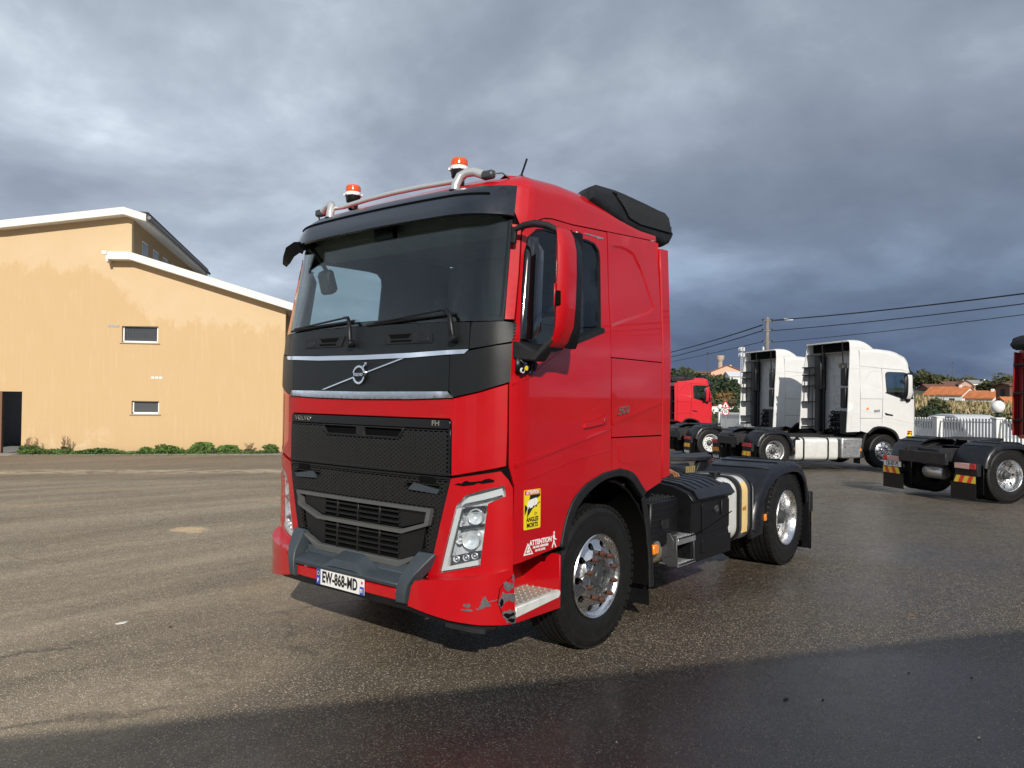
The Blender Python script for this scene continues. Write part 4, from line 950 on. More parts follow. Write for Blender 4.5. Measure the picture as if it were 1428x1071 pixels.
    # side air deflectors behind the cab
    if high:
        dp=[(SX(-.868),1.115),(SX(-1.33),1.095),(SX(-1.26),2.60),(SX(-1.20),3.28),(SX(-1.17),3.62),(SX(-.868),3.57),(SX(-.868),3.05)]
        for d,hs in zip((1,-1),(1,-1)):
            sd=patch('side_deflector',lambda u,v_,o:(2.3115-u,hs*(lerp([(2.2,1.236),(3.1,1.19),(3.6,1.14)],v_)+o),v_),dp,paint,T,th=.03,step=.2,bev=.006)
            patch('deflector_seam',lambda u,v_,o:(2.3115-u,hs*(lerp([(2.2,1.236),(3.1,1.19),(3.6,1.14)],v_)+o+.001),v_),[(SX(-.87),3.018),(SX(-1.19),3.018),(SX(-1.19),3.026),(SX(-.87),3.026)],GREY,sd,th=.002,bev=0)
            for v_ in ([(SX(-.90),1.66),(SX(-1.12),1.62),(SX(-1.18),1.56),(SX(-1.18),1.22),(SX(-.90),1.28),(SX(-.90),1.288),(SX(-1.172),1.23),(SX(-1.172),1.555),(SX(-1.117),1.612),(SX(-.90),1.652)],):
                patch('deflector_seam',lambda u,vv,o:(2.3115-u,hs*(1.237+o),vv),v_,GREY,sd,th=.002,bev=0,step=.1)
        # roof air deflector
        rg=[]
        for x,zt,zb in ((-.28,3.665,3.62),(-.34,3.715,3.60),(-.45,3.79,3.60),(-.60,3.865,3.6),(-.75,3.905,3.6),(-.95,3.915,3.60),(-1.17,3.905,3.60)):
            rg.append([(x,1.10,zb-.06),(x,1.125,zb),(x,1.11,zt-.10),(x,1.06,zt-.03),(x,.98,zt),(x,-.98,zt),(x,-1.06,zt-.03),(x,-1.11,zt-.10),(x,-1.125,zb),(x,-1.10,zb-.06)])
        MB().loft(rg,caps=False).build('roof_deflector',paint,T,ang=40,fix=True)
        MB().box(-.95,-.93,-1.06,1.06,3.60,3.86).build('deflector_bulkhead',DARK,T)
        MB().box(-1.20,-1.17,-1.08,1.08,3.845,3.895).build('deflector_edge',paint,T,bev=.01)
        # back of the cab
        B_=link('back_equipment',None,parent=T)
        def bb(nm,x0,x1,y0,y1,z0,z1,m,bv=.02): return MB().box(x0,x1,y0,y1,z0,z1).build(nm,m,B_,bev=bv,seg=2)
        for (z0,z1,y0,y1) in ((2.48,2.86,-.80,.05),(1.95,2.22,-.80,.05),(1.66,1.82,-.75,.0),(3.22,3.48,-.95,.10)):
            pts=rounded([(y0,z0),(y1,z0),(y1,z1),(y0,z1)],.08,3); i2=[((a-(y0+y1)/2)*.95+(y0+y1)/2,(b-(z0+z1)/2)*.88+(z0+z1)/2) for a,b in pts]
            patch('pressed_rib',lambda u,v_,o:(-.878-o,u,v_),pts,GREY,B_,holes=[i2],off=.012,th=.012,step=.4,bev=.005)
        for k in range(3): bb('vent_plate',-.90,-.876,-.34-.24*k,-.20-.24*k,3.08,3.22,mat('vent_ochre',(.22,.20,.14),rough=.6),.01)
        bb('air_intake',-1.14,-.88,.42,.76,2.35,3.50,BLK,.06); bb('air_intake',-1.12,-.88,.46,.74,1.05,2.40,BLKM,.05)
        MB().tube([(-1.02,.36,1.0),(-1.02,.36,3.62)],.03,8).build('cable_pole',BLK,B_)
        if group is None or True:
            bb('battery_box' if False else 'rear_light_box',-1.30,-.90,-1.10,-.86,2.50,3.05,BLK,.03); bb('rear_light_box',-1.30,-.90,-1.10,-.86,1.82,2.44,BLK,.03)
        bb('hose_board',-1.26,-.88,-1.12,-.80,1.02,1.72,BLKM,.04)
        rr2=random.Random(3); mb=MB()
        for k in range(26):
            y=-.12-.026*k; z0=1.62+rr2.uniform(-.1,.12); ph=rr2.uniform(0,6)
            mb.tube([(-1.12+.06*math.sin(ph+t*2.0),y+.03*math.sin(ph*2+t*1.7),z0-.052*t) for t in range(12)],.014,5)
        for k in range(4): mb.tube([(-1.1+.07*math.cos(t*.9),-.25-.15*k+.07*math.sin(t*.9),1.72-.02*t) for t in range(26)],.016,5)
        o=mb.build('coiled_hoses',BLK,B_); o['kind']='stuff'
        for z in (3.10,2.86,2.50,1.98,1.42,1.16): MB().box(-1.30,-1.0,.78,1.16,z,z+.035).build('deflector_stay',BLK,B_,bev=.004)
        MB().tube([(-1.24,.86,1.95),(-1.22,.86,3.05)],.02,6).build('stay_rod',BLK,B_)
        MB().tube([(-1.20,-.80,3.86),(-1.16,-.80,3.15)],.022,6).build('stay_rod',BLK,B_)
        MB().tube([(-1.20,.22,3.86),(-1.16,.22,3.05)],.022,6).build('stay_rod',BLK,B_)
    else:
        dp=[(SX(-.872),1.160),(SX(-1.005),1.173),(SX(-1.0),1.40),(SX(-1.005),2.0),(SX(-1.013),3.06),(SX(-.872),3.05)]
        for hs in (1,-1):
            sd=patch('side_deflector',lambda u,v_,o:(2.3115-u,hs*(lerp([(2.2,1.243),(3.05,1.205)],v_)+o),v_),dp,paint,T,th=.035,step=.2,bev=.008)
            if detail>=1:
                for z in (2.75,2.1,1.5): MB().box(-1.03,-.90,min(hs*.9,hs*1.2),max(hs*.9,hs*1.2),z,z+.04).build('deflector_stay',BLK,sd,bev=.004)
        B_=link('back_equipment',None,parent=T)
        MB().box(-1.02,-.88,-.95,.95,1.2,2.9).build('intake_grille',DARK,B_)
        for k in range(28): MB().box(-1.035,-1.02,-.93,.93,1.25+k*.058,1.272+k*.058).build('grille_slat',BLK,B_)
    # ---- equipment between the axles ----
    if tank_side=='short':
        main_equipment(T)
    else:
        for sg in (1,-1):
            y0,y1=(sg*.56,sg*1.19)
            if high:
                def rr(zc,h,yc,w,r=.12,n=5):
                    return [(yc+ (w/2-r)*cx_+r*math.cos(a),zc+(h/2-r)*cz_+r*math.sin(a)) for cx_,cz_,a0 in ((1,1,0),(-1,1,90),(-1,-1,180),(1,-1,270)) for a in [R(a0+90*k/n) for k in range(n+1)]]
                tk=MB().loft([[(x,a,b) for a,b in rr(.58,.66,sg*.875,.65)] for x in (-3.02,-1.58)]).build('fuel_tank',ALUW,T,bev=.02,ang=50)
                for x in (-2.75,-1.93): MB().loft([[(x+dx,a,b) for a,b in rr(.58,.685,sg*.875,.675)] for dx in (-.025,.025)]).build('tank_strap',BLK,tk)
                bx_=MB().box(-1.46,-.72,min(y0,y1),max(y0,y1),.30,.92).build('aluminium_box',ALUD,T,bev=.05,seg=3)
                for zz in (.42,.54,.66,.78):
                    for k in range(6): MB().obox((-1.36+k*.105,sg*1.193,zz),(Vector((1,0,0)),Vector((0,1,0)),Vector((0,0,1))),.036,.006,.012).build('pressed_rib',ALUD,bx_,bev=.003)
                MB().box(-.84,-.78,min(y1,y1+sg*.02),max(y1,y1+sg*.02),.52,.60).build('side_marker',ORNG,bx_,bev=.01)
            else:
                MB().box(-2.7,-1.5,min(y0,y1),max(y0,y1),.30,.95).build('fuel_tank',ALUW,T,bev=.10,seg=3)
                MB().box(-1.4,-.8,min(y0,y1),max(y0,y1),.35,.95).build('locker_box',BLKM,T,bev=.03)
    return T
def main_equipment(T):
    """between the axles of the near red truck"""
    # battery box with tread plate
    bb=MB().box(-1.43,-.95,.50,1.10,.56,.945).build('battery_box',BLK,T,bev=.012)
    for k in range(7): MB().box(-1.41,-.97,1.10,1.106,.60+k*.045,.618+k*.045).build('pressed_rib',BLK,bb,bev=.002)
    MB().box(-1.25,-1.12,1.10,1.112,.70,.78).build('latch',BLKM,bb,bev=.004)
    st=None
    for i in range(9):
        for j in range(8):
            c=(-1.40+i*.052,.70+j*.052,.952)
            if st is None: q=MB().lathe([(.016,0),(.013,.010),(.007,.010),(.006,.0)],n=8).build('tread_stud',BLK,bb,loc=c); st=q.data
            else: link('tread_stud',st,None,bb,c)
    # metal ledge with warning tag
    MB().box(-1.0,-.90,.70,.95,1.0,1.02).build('bracket',FRAME,T); MB().box(-1.04,-1.00,.92,.93,.98,1.03).build('tag_plate',WPL,T)
    # box cover: curved top, lid face with panels
    prof=[(.50,1.02),(.80,1.055),(1.02,1.03),(1.15,.985),(1.20,.93),(1.205,.90),(1.19,.895),(1.19,.36),(.50,.36)]
    cov=MB().prism([(y,z) for y,z in prof],lambda u,v_,w_:(w_,u,v_),-2.335,-1.50).build('tool_box',BLK,T,bev=.012,seg=2)
    MB().prism([(.50,1.04),(.80,1.075),(1.03,1.05),(1.17,1.0),(1.225,.925),(1.215,.915),(1.16,.985),(1.02,1.03),(.80,1.055),(.50,1.02)],lambda u,v_,w_:(w_,u,v_),-2.35,-1.58).build('lid',FEND,cov,bev=.004)
    for k in range(6): 
        x=-1.66-k*.125
        MB().prism([(.55,1.048),(.80,1.082),(1.03,1.057),(1.16,1.01),(1.15,1.0),(1.02,1.045),(.80,1.07),(.55,1.04)],lambda u,v_,w_:(w_,u,v_),x-.012,x).build('lid_rib',FEND,cov,bev=.003)
    f=lambda a,b,o:(a,1.192+o,b)
    patch('face_panel',f,rounded([(-1.70,.60),(-2.27,.60),(-2.27,.88),(-1.70,.88)],.03),BLK,cov,off=.008,th=.01,step=.5,bev=.005)
    patch('face_panel',f,rounded([(-1.70,.42),(-2.27,.42),(-2.27,.55),(-1.70,.55)],.02),BLK,cov,off=.005,th=.01,step=.5,bev=.004)
    patch('face_seam',f,[(-1.50,.60),(-2.335,.745),(-2.335,.738),(-1.50,.592)],DARK,cov,off=.010,th=.01,step=.5,bev=0)
    q=MB().lathe([(.036,0),(.036,.012),(.024,.016),(.022,.008),(0,.008)],n=18).build('turn_lock',STEEL,cov,loc=(-1.98,1.20,.80)); q.rotation_euler=(R(-90),0,0)
    MB().box(-2.10,-2.075,1.20,1.215,.74,.87).build('pull_handle',BLKM,cov,bev=.006)
    # rounded alu tank with straps and label
    def rr(zc,h,yc,w,r=.15,n=7): return [(yc+(w/2-r)*a_+r*math.cos(a),zc+(h/2-r)*b_+r*math.sin(a)) for a_,b_,a0 in ((1,1,0),(-1,1,90),(-1,-1,180),(1,-1,270)) for a in [R(a0+90*k/n) for k in range(n+1)]]
    rings=[]
    for x,k in ((-2.22,.9),(-2.25,.97),(-2.29,1.0),(-2.83,1.0),(-2.87,.985),(-2.90,.93)): rings.append([(x,a,b) for a,b in rr(.735,.62*k,.865,.66*k)])
    tk=MB().loft(rings).build('fuel_tank',ALUW,T,ang=50)
    for x,w_ in ((-2.47,.022),(-2.53,.012),(-2.73,.012),(-2.79,.016)):
        MB().loft([[(x+dx,a,b) for a,b in rr(.735,.62+.03,.865,.66+.03)] for dx in (-w_,w_)]).build('tank_strap',BLK if w_>.013 else STEEL,tk)
    lab=[p for p in rr(.735,.624,.865,.664)]
    strip=[p for p in lab if p[0]>.9 and .50<p[1]<1.02]; strip.sort(key=lambda p:p[1])
    strip=[(1.195+ (0),.50),(1.197,.60)]+[(1.197,.75),(1.197,.86)]+[(1.047+.152*math.cos(R(a)),.895+.152*math.sin(R(a))) for a in (10,25,40)]
    lb=MB().loft([[(x,a,b) for a,b in strip] for x in (-2.555,-2.705)],closed=False,caps=False).build('tank_label',STO,tk)
    text('lettering','eni',lambda u,v_,w_:(-2.63-u,1.1985+w_,.74+v_),STB,lb,size=.07,bold=.003,th=.001)
    MB().lathe([(.045,0),(.045,.02),(.055,.03),(.055,.055),(0,.06)],(-2.42,.98,1.04),n=18).build('filler_cap',BLK,tk)
    q=MB().lathe([(.03,0),(.03,.03),(0,.035)],n=14).build('filler_lock',BLK,tk,loc=(-2.26,1.10,.98)); q.rotation_euler=(R(-60),0,0)
    # pipe and grey connector along the frame
    MB().tube([(-.95,.62,1.12),(-1.35,.66,1.12),(-1.62,.70,1.11)],.028,10).build('rubber_pipe',BLKM,T)
    MB().tube([(-1.62,.70,1.11),(-1.74,.72,1.10)],.034,10).build('pipe_connector',ALUD,T)
    for k in range(3): MB().tube([(-1.72-.02*k,.72+.012*k,1.11),(-1.82-.02*k,.75+.02*k,1.14),(-1.90-.01*k,.80+.02*k,1.10),(-1.92,.83+.02*k,1.03)],.007,6).build('copper_wire',mat('copper_wire',(.35,.16,.08),rough=.5),T)
    MB().box(-2.3,-1.5,.62,.70,1.03,1.075).build('cable_tray',BLKM,T,bev=.006)
    for k in range(5): MB().tube([(-.9,.1+.1*k,1.0),(-1.6,.05+.11*k,1.03+.02*(k%2)),(-2.4,.15+.07*k,1.0)],.014,6).build('air_line',BLKM,T)
    # access step
    ss=MB(); 
    for x in (-1.235,-1.555):
        MB().prism([(.90,.66),(1.19,.64),(1.20,.385),(1.12,.37),(.90,.52)],lambda u,v_,w_:(w_,u,v_),x-.006,x+.006).build('step_side_plate',STEEL,T,bev=.003)
    for z in (.61,.385):
        a=MB().box(-1.56,-1.235,1.02,1.205,z,z+.012).build('alu_step',ALUD,T,bev=.002)
        MB().box(-1.56,-1.235,1.19,1.205,z-.045 if z>.5 else z-.01,z+.012).build('step_lip',ALUD,a,bev=.002)
        for k in range(8): MB().box(-1.545+k*.039,-1.525+k*.039,1.03,1.195,z+.012,z+.018).build('tread_bar',ALUD,a,bev=.002)
    # air tanks behind the front wheel with side marker
    MB().lathe([(0,-.26),(.09,-.25),(.125,-.19),(.13,.1),(.125,.19),(.09,.25),(0,.26)],(-1.10,.93,.50),axis='x',n=24).build('air_tank',BRONZE,T)
    MB().lathe([(0,-.02),(.055,-.015),(.06,.03),(0,.04)],(-1.02,1.09,.56),axis='y',n=16).build('end_cap',ALUD,T)
    MB().box(-.985,-.90,1.12,1.16,.525,.605).build('side_marker',ORNG,T,bev=.008)
    MB().prism([(.80,.66),(1.13,.66),(1.17,.60),(1.15,.47),(1.02,.42),(.80,.44)],lambda u,v_,w_:(w_,u,v_),-1.235,-1.22).build('support_plate',STEEL,T,bev=.003)
    # exhaust silencer mass and gearbox in the dark
    MB().box(-2.0,-.9,-.38,.38,.42,.90).build('gearbox',FRAME,T,bev=.08,seg=2)
    MB().box(-2.4,-1.0,-1.15,-.5,.38,.98).build('silencer_box',STEEL,T,bev=.05)
# ---------------- ground ----------------
def ground_mat():
    m=bpy.data.materials.new('worn_asphalt'); m.use_nodes=True; nt=m.node_tree; N=nt.nodes; L=nt.links; b=N['Principled BSDF']
    tc=N.new('ShaderNodeTexCoord').outputs['Object']
    def no(s,d=4,r=.6,dist=0.,vec=None):
        o=N.new('ShaderNodeTexNoise'); o.inputs['Scale'].default_value=s; o.inputs['Detail'].default_value=d; o.inputs['Roughness'].default_value=r; o.inputs['Distortion'].default_value=dist; L.new(vec or tc,o.inputs['Vector']); return o.outputs['Fac']
    def mr(v,a,b_,c=0.,d=1.,sm=False):
        o=N.new('ShaderNodeMapRange'); L.new(v,o.inputs[0])
        if sm: o.interpolation_type='SMOOTHSTEP'
        for i,x in enumerate((a,b_,c,d)): o.inputs[i+1].default_value=x
        return o.outputs[0]
    def ma(op,a,b_=None,cl=False):
        o=N.new('ShaderNodeMath'); o.operation=op; o.use_clamp=cl
        for i,v in enumerate((a,b_)):
            if v is None: continue
            if isinstance(v,(int,float)): o.inputs[i].default_value=v
            else: L.new(v,o.inputs[i])
        return o.outputs[0]
    def mix(f,a,b_,bt='MIX'):
        o=N.new('ShaderNodeMix'); o.data_type='RGBA'; o.blend_type=bt
        for i,v in ((0,f),(6,a),(7,b_)):
            if isinstance(v,(int,float)): o.inputs[i].default_value=v
            elif isinstance(v,tuple): o.inputs[i].default_value=(*v,1)
            else: L.new(v,o.inputs[i])
        return o.outputs[2]
    sep=N.new('ShaderNodeSeparateXYZ'); L.new(tc,sep.inputs[0]); X,Y=sep.outputs[0],sep.outputs[1]
    vo=N.new('ShaderNodeTexVoronoi'); vo.inputs['Scale'].default_value=72; L.new(tc,vo.inputs['Vector'])
    vs_=N.new('ShaderNodeTexVoronoi'); vs_.inputs['Scale'].default_value=150; L.new(tc,vs_.inputs['Vector'])
    sc=N.new('ShaderNodeSeparateColor'); L.new(vo.outputs['Color'],sc.inputs[0]); s2=N.new('ShaderNodeSeparateColor'); L.new(vs_.outputs['Color'],s2.inputs[0])
    present=mr(sc.outputs[1],.10,.2)                                   # not every cell holds a proud stone
    stone=ma('MULTIPLY',mr(vo.outputs['Distance'],.20,.46,1,0,True),present)
    grit=mr(vs_.outputs['Distance'],.2,.5,1,0,True)
    def ramp(v,pts):
        o=N.new('ShaderNodeValToRGB'); L.new(v,o.inputs[0]); e=o.color_ramp.elements
        while len(e)<len(pts): e.new(.5)
        for q,(p,c) in zip(e,pts): q.position=p; q.color=(*c,1)
        return o.outputs[0]
    stonecol=ramp(sc.outputs[0],[(0,(.24,.195,.14)),(.55,(.46,.38,.275)),(.88,(.66,.565,.42)),(1,(.90,.82,.68))])
    binder=mix(ma('MULTIPLY',grit,mr(s2.outputs[0],.2,1.)),(.050,.041,.030),(.24,.20,.145))
    col=mix(stone,binder,stonecol)
    med=no(.55,6,.65,.8); stv=N.new('ShaderNodeMapping'); stv.inputs['Rotation'].default_value=(0,0,R(-38)); stv.inputs['Scale'].default_value=(.25,1.6,1); L.new(tc,stv.inputs[0])
    streak=no(.7,6,.62,.4,stv.outputs[0])
    across=ma('ADD',ma('MULTIPLY',X,.60),ma('MULTIPLY',Y,-.80))   # grows to the left of the view
    dry=mr(ma('ADD',across,ma('MULTIPLY',ma('SUBTRACT',med,.5),5.)),-2.2,3.6,0,1,True)
    # fine pale dust lying between the stones on the dry side
    sand=ma('MULTIPLY',ma('MULTIPLY',dry,mr(streak,.35,.62,.40,1.)),.60)
    col=mix(sand,col,mix(stone,(.42,.34,.235),(.70,.585,.425)))
    es=ma('MULTIPLY',mr(no(.35,4,.6,.3),.56,.72),dry)
    col=mix(ma('MULTIPLY',es,.40),col,(.40,.26,.14))
    tar=ma('MULTIPLY',mr(no(1.3,7,.68,.5),.60,.72),.35)
    col=mix(tar,col,(.050,.046,.042))
    # older, darker strip of tarmac along the yellow building with a drift of pale grit on it
    wd=ma('ADD',ma('MULTIPLY',ma('ADD',X,5.39),.615),ma('MULTIPLY',ma('ADD',Y,26.53),.789))
    wdn=ma('ADD',wd,ma('MULTIPLY',ma('SUBTRACT',no(.8,5,.6),.5),1.2)); side_=mr(across,1.,4.)
    strip=ma('MULTIPLY',mr(wdn,11.4,12.0,1,0),side_)
    col=mix(ma('MULTIPLY',strip,.45),col,(.13,.105,.078))
    grit_=ma('MULTIPLY',ma('MULTIPLY',mr(wdn,7.9,8.7),mr(wdn,9.1,10.0,1,0)),mr(no(2.5,5,.7),.38,.62))
    col=mix(ma('MULTIPLY',ma('MULTIPLY',grit_,side_),.75),col,(.62,.50,.33))
    ax_=ma('SUBTRACT',X,-.44); ay_=ma('SUBTRACT',Y,-5.53)
    mud=mr(ma('ADD',ma('SQRT',ma('ADD',ma('MULTIPLY',ax_,ax_),ma('MULTIPLY',ay_,ay_))),ma('MULTIPLY',ma('SUBTRACT',no(3,4,.6),.5),.5)),.16,.30,.85,0,True)
    col=mix(mud,col,(.55,.41,.24))
    # fine shrinkage cracks
    ck=N.new('ShaderNodeTexVoronoi'); ck.feature='DISTANCE_TO_EDGE'; ck.inputs['Scale'].default_value=.42
    wv=N.new('ShaderNodeVectorMath'); wv.operation='MULTIPLY_ADD'; nn_=N.new('ShaderNodeTexNoise'); nn_.inputs['Scale'].default_value=2.2; nn_.inputs['Detail'].default_value=5; L.new(tc,nn_.inputs['Vector']); L.new(nn_.outputs['Color'],wv.inputs[0]); wv.inputs[1].default_value=(.55,.55,0); L.new(tc,wv.inputs[2]); L.new(wv.outputs[0],ck.inputs['Vector'])
    crk=ma('MULTIPLY',mr(ck.outputs['Distance'],.0,.010,1,0),mr(no(.5,3,.5),.50,.60))
    col=mix(ma('MULTIPLY',crk,.55),col,(.04,.035,.03))
    # oil drips
    oil=mr(no(3.1,3,.5),.70,.76); col=mix(ma('MULTIPLY',oil,.35),col,(.04,.036,.03))
    # damp film: patchy on the right, almost none on the left, heavier round the truck, plus shade painted over the foreground
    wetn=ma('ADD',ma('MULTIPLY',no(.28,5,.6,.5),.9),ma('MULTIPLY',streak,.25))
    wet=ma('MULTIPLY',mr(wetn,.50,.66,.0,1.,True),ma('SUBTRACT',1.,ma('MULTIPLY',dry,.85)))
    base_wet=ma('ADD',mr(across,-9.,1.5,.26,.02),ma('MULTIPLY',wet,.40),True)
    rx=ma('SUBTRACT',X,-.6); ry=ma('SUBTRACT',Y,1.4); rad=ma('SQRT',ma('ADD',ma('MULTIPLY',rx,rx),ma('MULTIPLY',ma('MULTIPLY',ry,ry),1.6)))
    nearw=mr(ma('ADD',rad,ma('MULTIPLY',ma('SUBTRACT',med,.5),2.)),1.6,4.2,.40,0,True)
    fore_damp_shade=mr(ma('ADD',ma('ADD',ma('MULTIPLY',X,.541),ma('MULTIPLY',Y,.841)),ma('MULTIPLY',ma('SUBTRACT',med,.5),1.2)),1.0,2.6,0,.55,True)  # damp plus painted darkening along the foreground shadow edge
    W=ma('ADD',ma('ADD',base_wet,nearw,True),fore_damp_shade,True)
    clump=ma('MULTIPLY',mr(no(9,5,.7),.3,.7,1.12,1.62),mr(no(38,4,.75),.32,.68,.66,1.36))
    cm=N.new('ShaderNodeVectorMath'); cm.operation='SCALE'; L.new(col,cm.inputs[0]); L.new(clump,cm.inputs['Scale']); col=cm.outputs[0]
    def blob(cx,cy,r0,r1,amt):
        a=ma('SUBTRACT',X,cx); c=ma('SUBTRACT',Y,cy); d_=ma('SQRT',ma('ADD',ma('MULTIPLY',a,a),ma('MULTIPLY',c,c)))
        return mr(ma('ADD',d_,ma('MULTIPLY',ma('SUBTRACT',no(1.1,5,.65,.4),.5),3.)),r0,r1,amt,0,True)
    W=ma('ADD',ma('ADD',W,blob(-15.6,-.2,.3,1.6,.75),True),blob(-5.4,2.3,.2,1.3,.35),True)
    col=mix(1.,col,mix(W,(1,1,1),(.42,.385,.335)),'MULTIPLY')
    L.new(col,b.inputs['Base Color'])
    L.new(ma('ADD',mr(W,0,1,.80,.42),ma('MULTIPLY',ma('SUBTRACT',no(6,4),.5),.12)),b.inputs['Roughness'])
    b.inputs['Specular IOR Level'].default_value=.45
    L.new(mr(W,.12,1,0,.75),b.inputs['Coat Weight']); L.new(mr(no(3.,4,.6),.35,.65,.16,.34),b.inputs['Coat Roughness'])
    h=ma('ADD',ma('ADD',ma('MULTIPLY',stone,1.),ma('MULTIPLY',grit,.35)),ma('MULTIPLY',no(30,3,.6),.5))
    bp=N.new('ShaderNodeBump'); bp.inputs['Distance'].default_value=.014; L.new(mr(W,0,1,.9,.75),bp.inputs['Strength']); L.new(h,bp.inputs['Height']); L.new(bp.outputs[0],b.inputs['Normal'])
    b2=N.new('ShaderNodeBump'); b2.inputs['Distance'].default_value=.008; L.new(mr(W,.2,1,.75,.42),b2.inputs['Strength']); L.new(h,b2.inputs['Height']); L.new(b2.outputs[0],b.inputs['Coat Normal'])
    return m
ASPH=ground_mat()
VD=Vector((-.7707,-.6372)); VR=Vector((-.6372,.7707))   # away from / to the right of the camera, on the plan
def W2(t,s): return (4.8186+VD.x*t+VR.x*s, 4.3446+VD.y*t+VR.y*s)
def ground():
    ts=[-30,-15,-5,0,3,5]+[5+i*1.0 for i in range(1,20)]+[26,29,33,38,44,50,57]
    sss=[-60,-40,-25,-15,-8,-3,0,3,8,15,25,40,60]
    v=[]; f=[]
    for t in ts:
        for s in sss:
            x,y=W2(t,s); v.append((x,y,gz(x,y)))
    n=len(sss)
    for i in range(len(ts)-1):
        for j in range(n-1): f.append((i*n+j,i*n+j+1,(i+1)*n+j+1,(i+1)*n+j))
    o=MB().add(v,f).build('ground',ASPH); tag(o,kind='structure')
ground()
def terr_h(t,s):
    """land beyond the yard: rises to the ridge"""
    left=1/(1+math.exp((s-.30*t)/ (4+.02*t)))  # 1 on the left part of the view
    base=-1.56
    hl=lerp([(50,-1.6),(62,-1.3),(75,-.6),(110,1.2),(150,3.6),(205,6.6),(300,6.9),(900,7.2),(3000,8)],t)
    hr=lerp([(50,-1.6),(56,-.8),(66,.4),(90,.9),(150,1.9),(230,4.9),(300,6.6),(900,7.0),(3000,9)],t)
    hh=hl*left+hr*(1-left)
    return hh+(math.sin(t*.11+s*.07)*.25+math.sin(s*.19+1)*.2)*(1 if t>75 else .15)
def terrain():
    ts=[48,54,58,62,68,75,84,95,108,122,138,155,175,200,215,235,270,330,420,600,900,1500,3000]
    v=[];f=[]; K=90
    for t in ts:
        for k in range(K+1):
            s=(k/K*2-1)*t*1.5; x,y=W2(t,s); v.append((x,y,terr_h(t,s)))
    n=K+1
    for i in range(len(ts)-1):
        for j in range(n-1): f.append((i*n+j,i*n+j+1,(i+1)*n+j+1,(i+1)*n+j))
    m=mat('scrub_hill',(.055,.060,.025),rough=.95,var=.5,vscale=.12,dirt=.6,dirtcol=(.16,.12,.06))
    tag(MB().add(v,f).build('hills',m),kind='structure')
    # wide plain that carries the ground to the horizon on every side
    pv=[(4000*math.cos(2*PI*k/48),4000*math.sin(2*PI*k/48),-1.9) for k in range(48)]
    tag(MB().add([(x,y,-2.1) for x,y,_ in pv],[tuple(range(48))]).build('plain',mat('plain_earth',(.07,.065,.035),rough=.95,var=.4,vscale=.02)),kind='structure')
terrain()
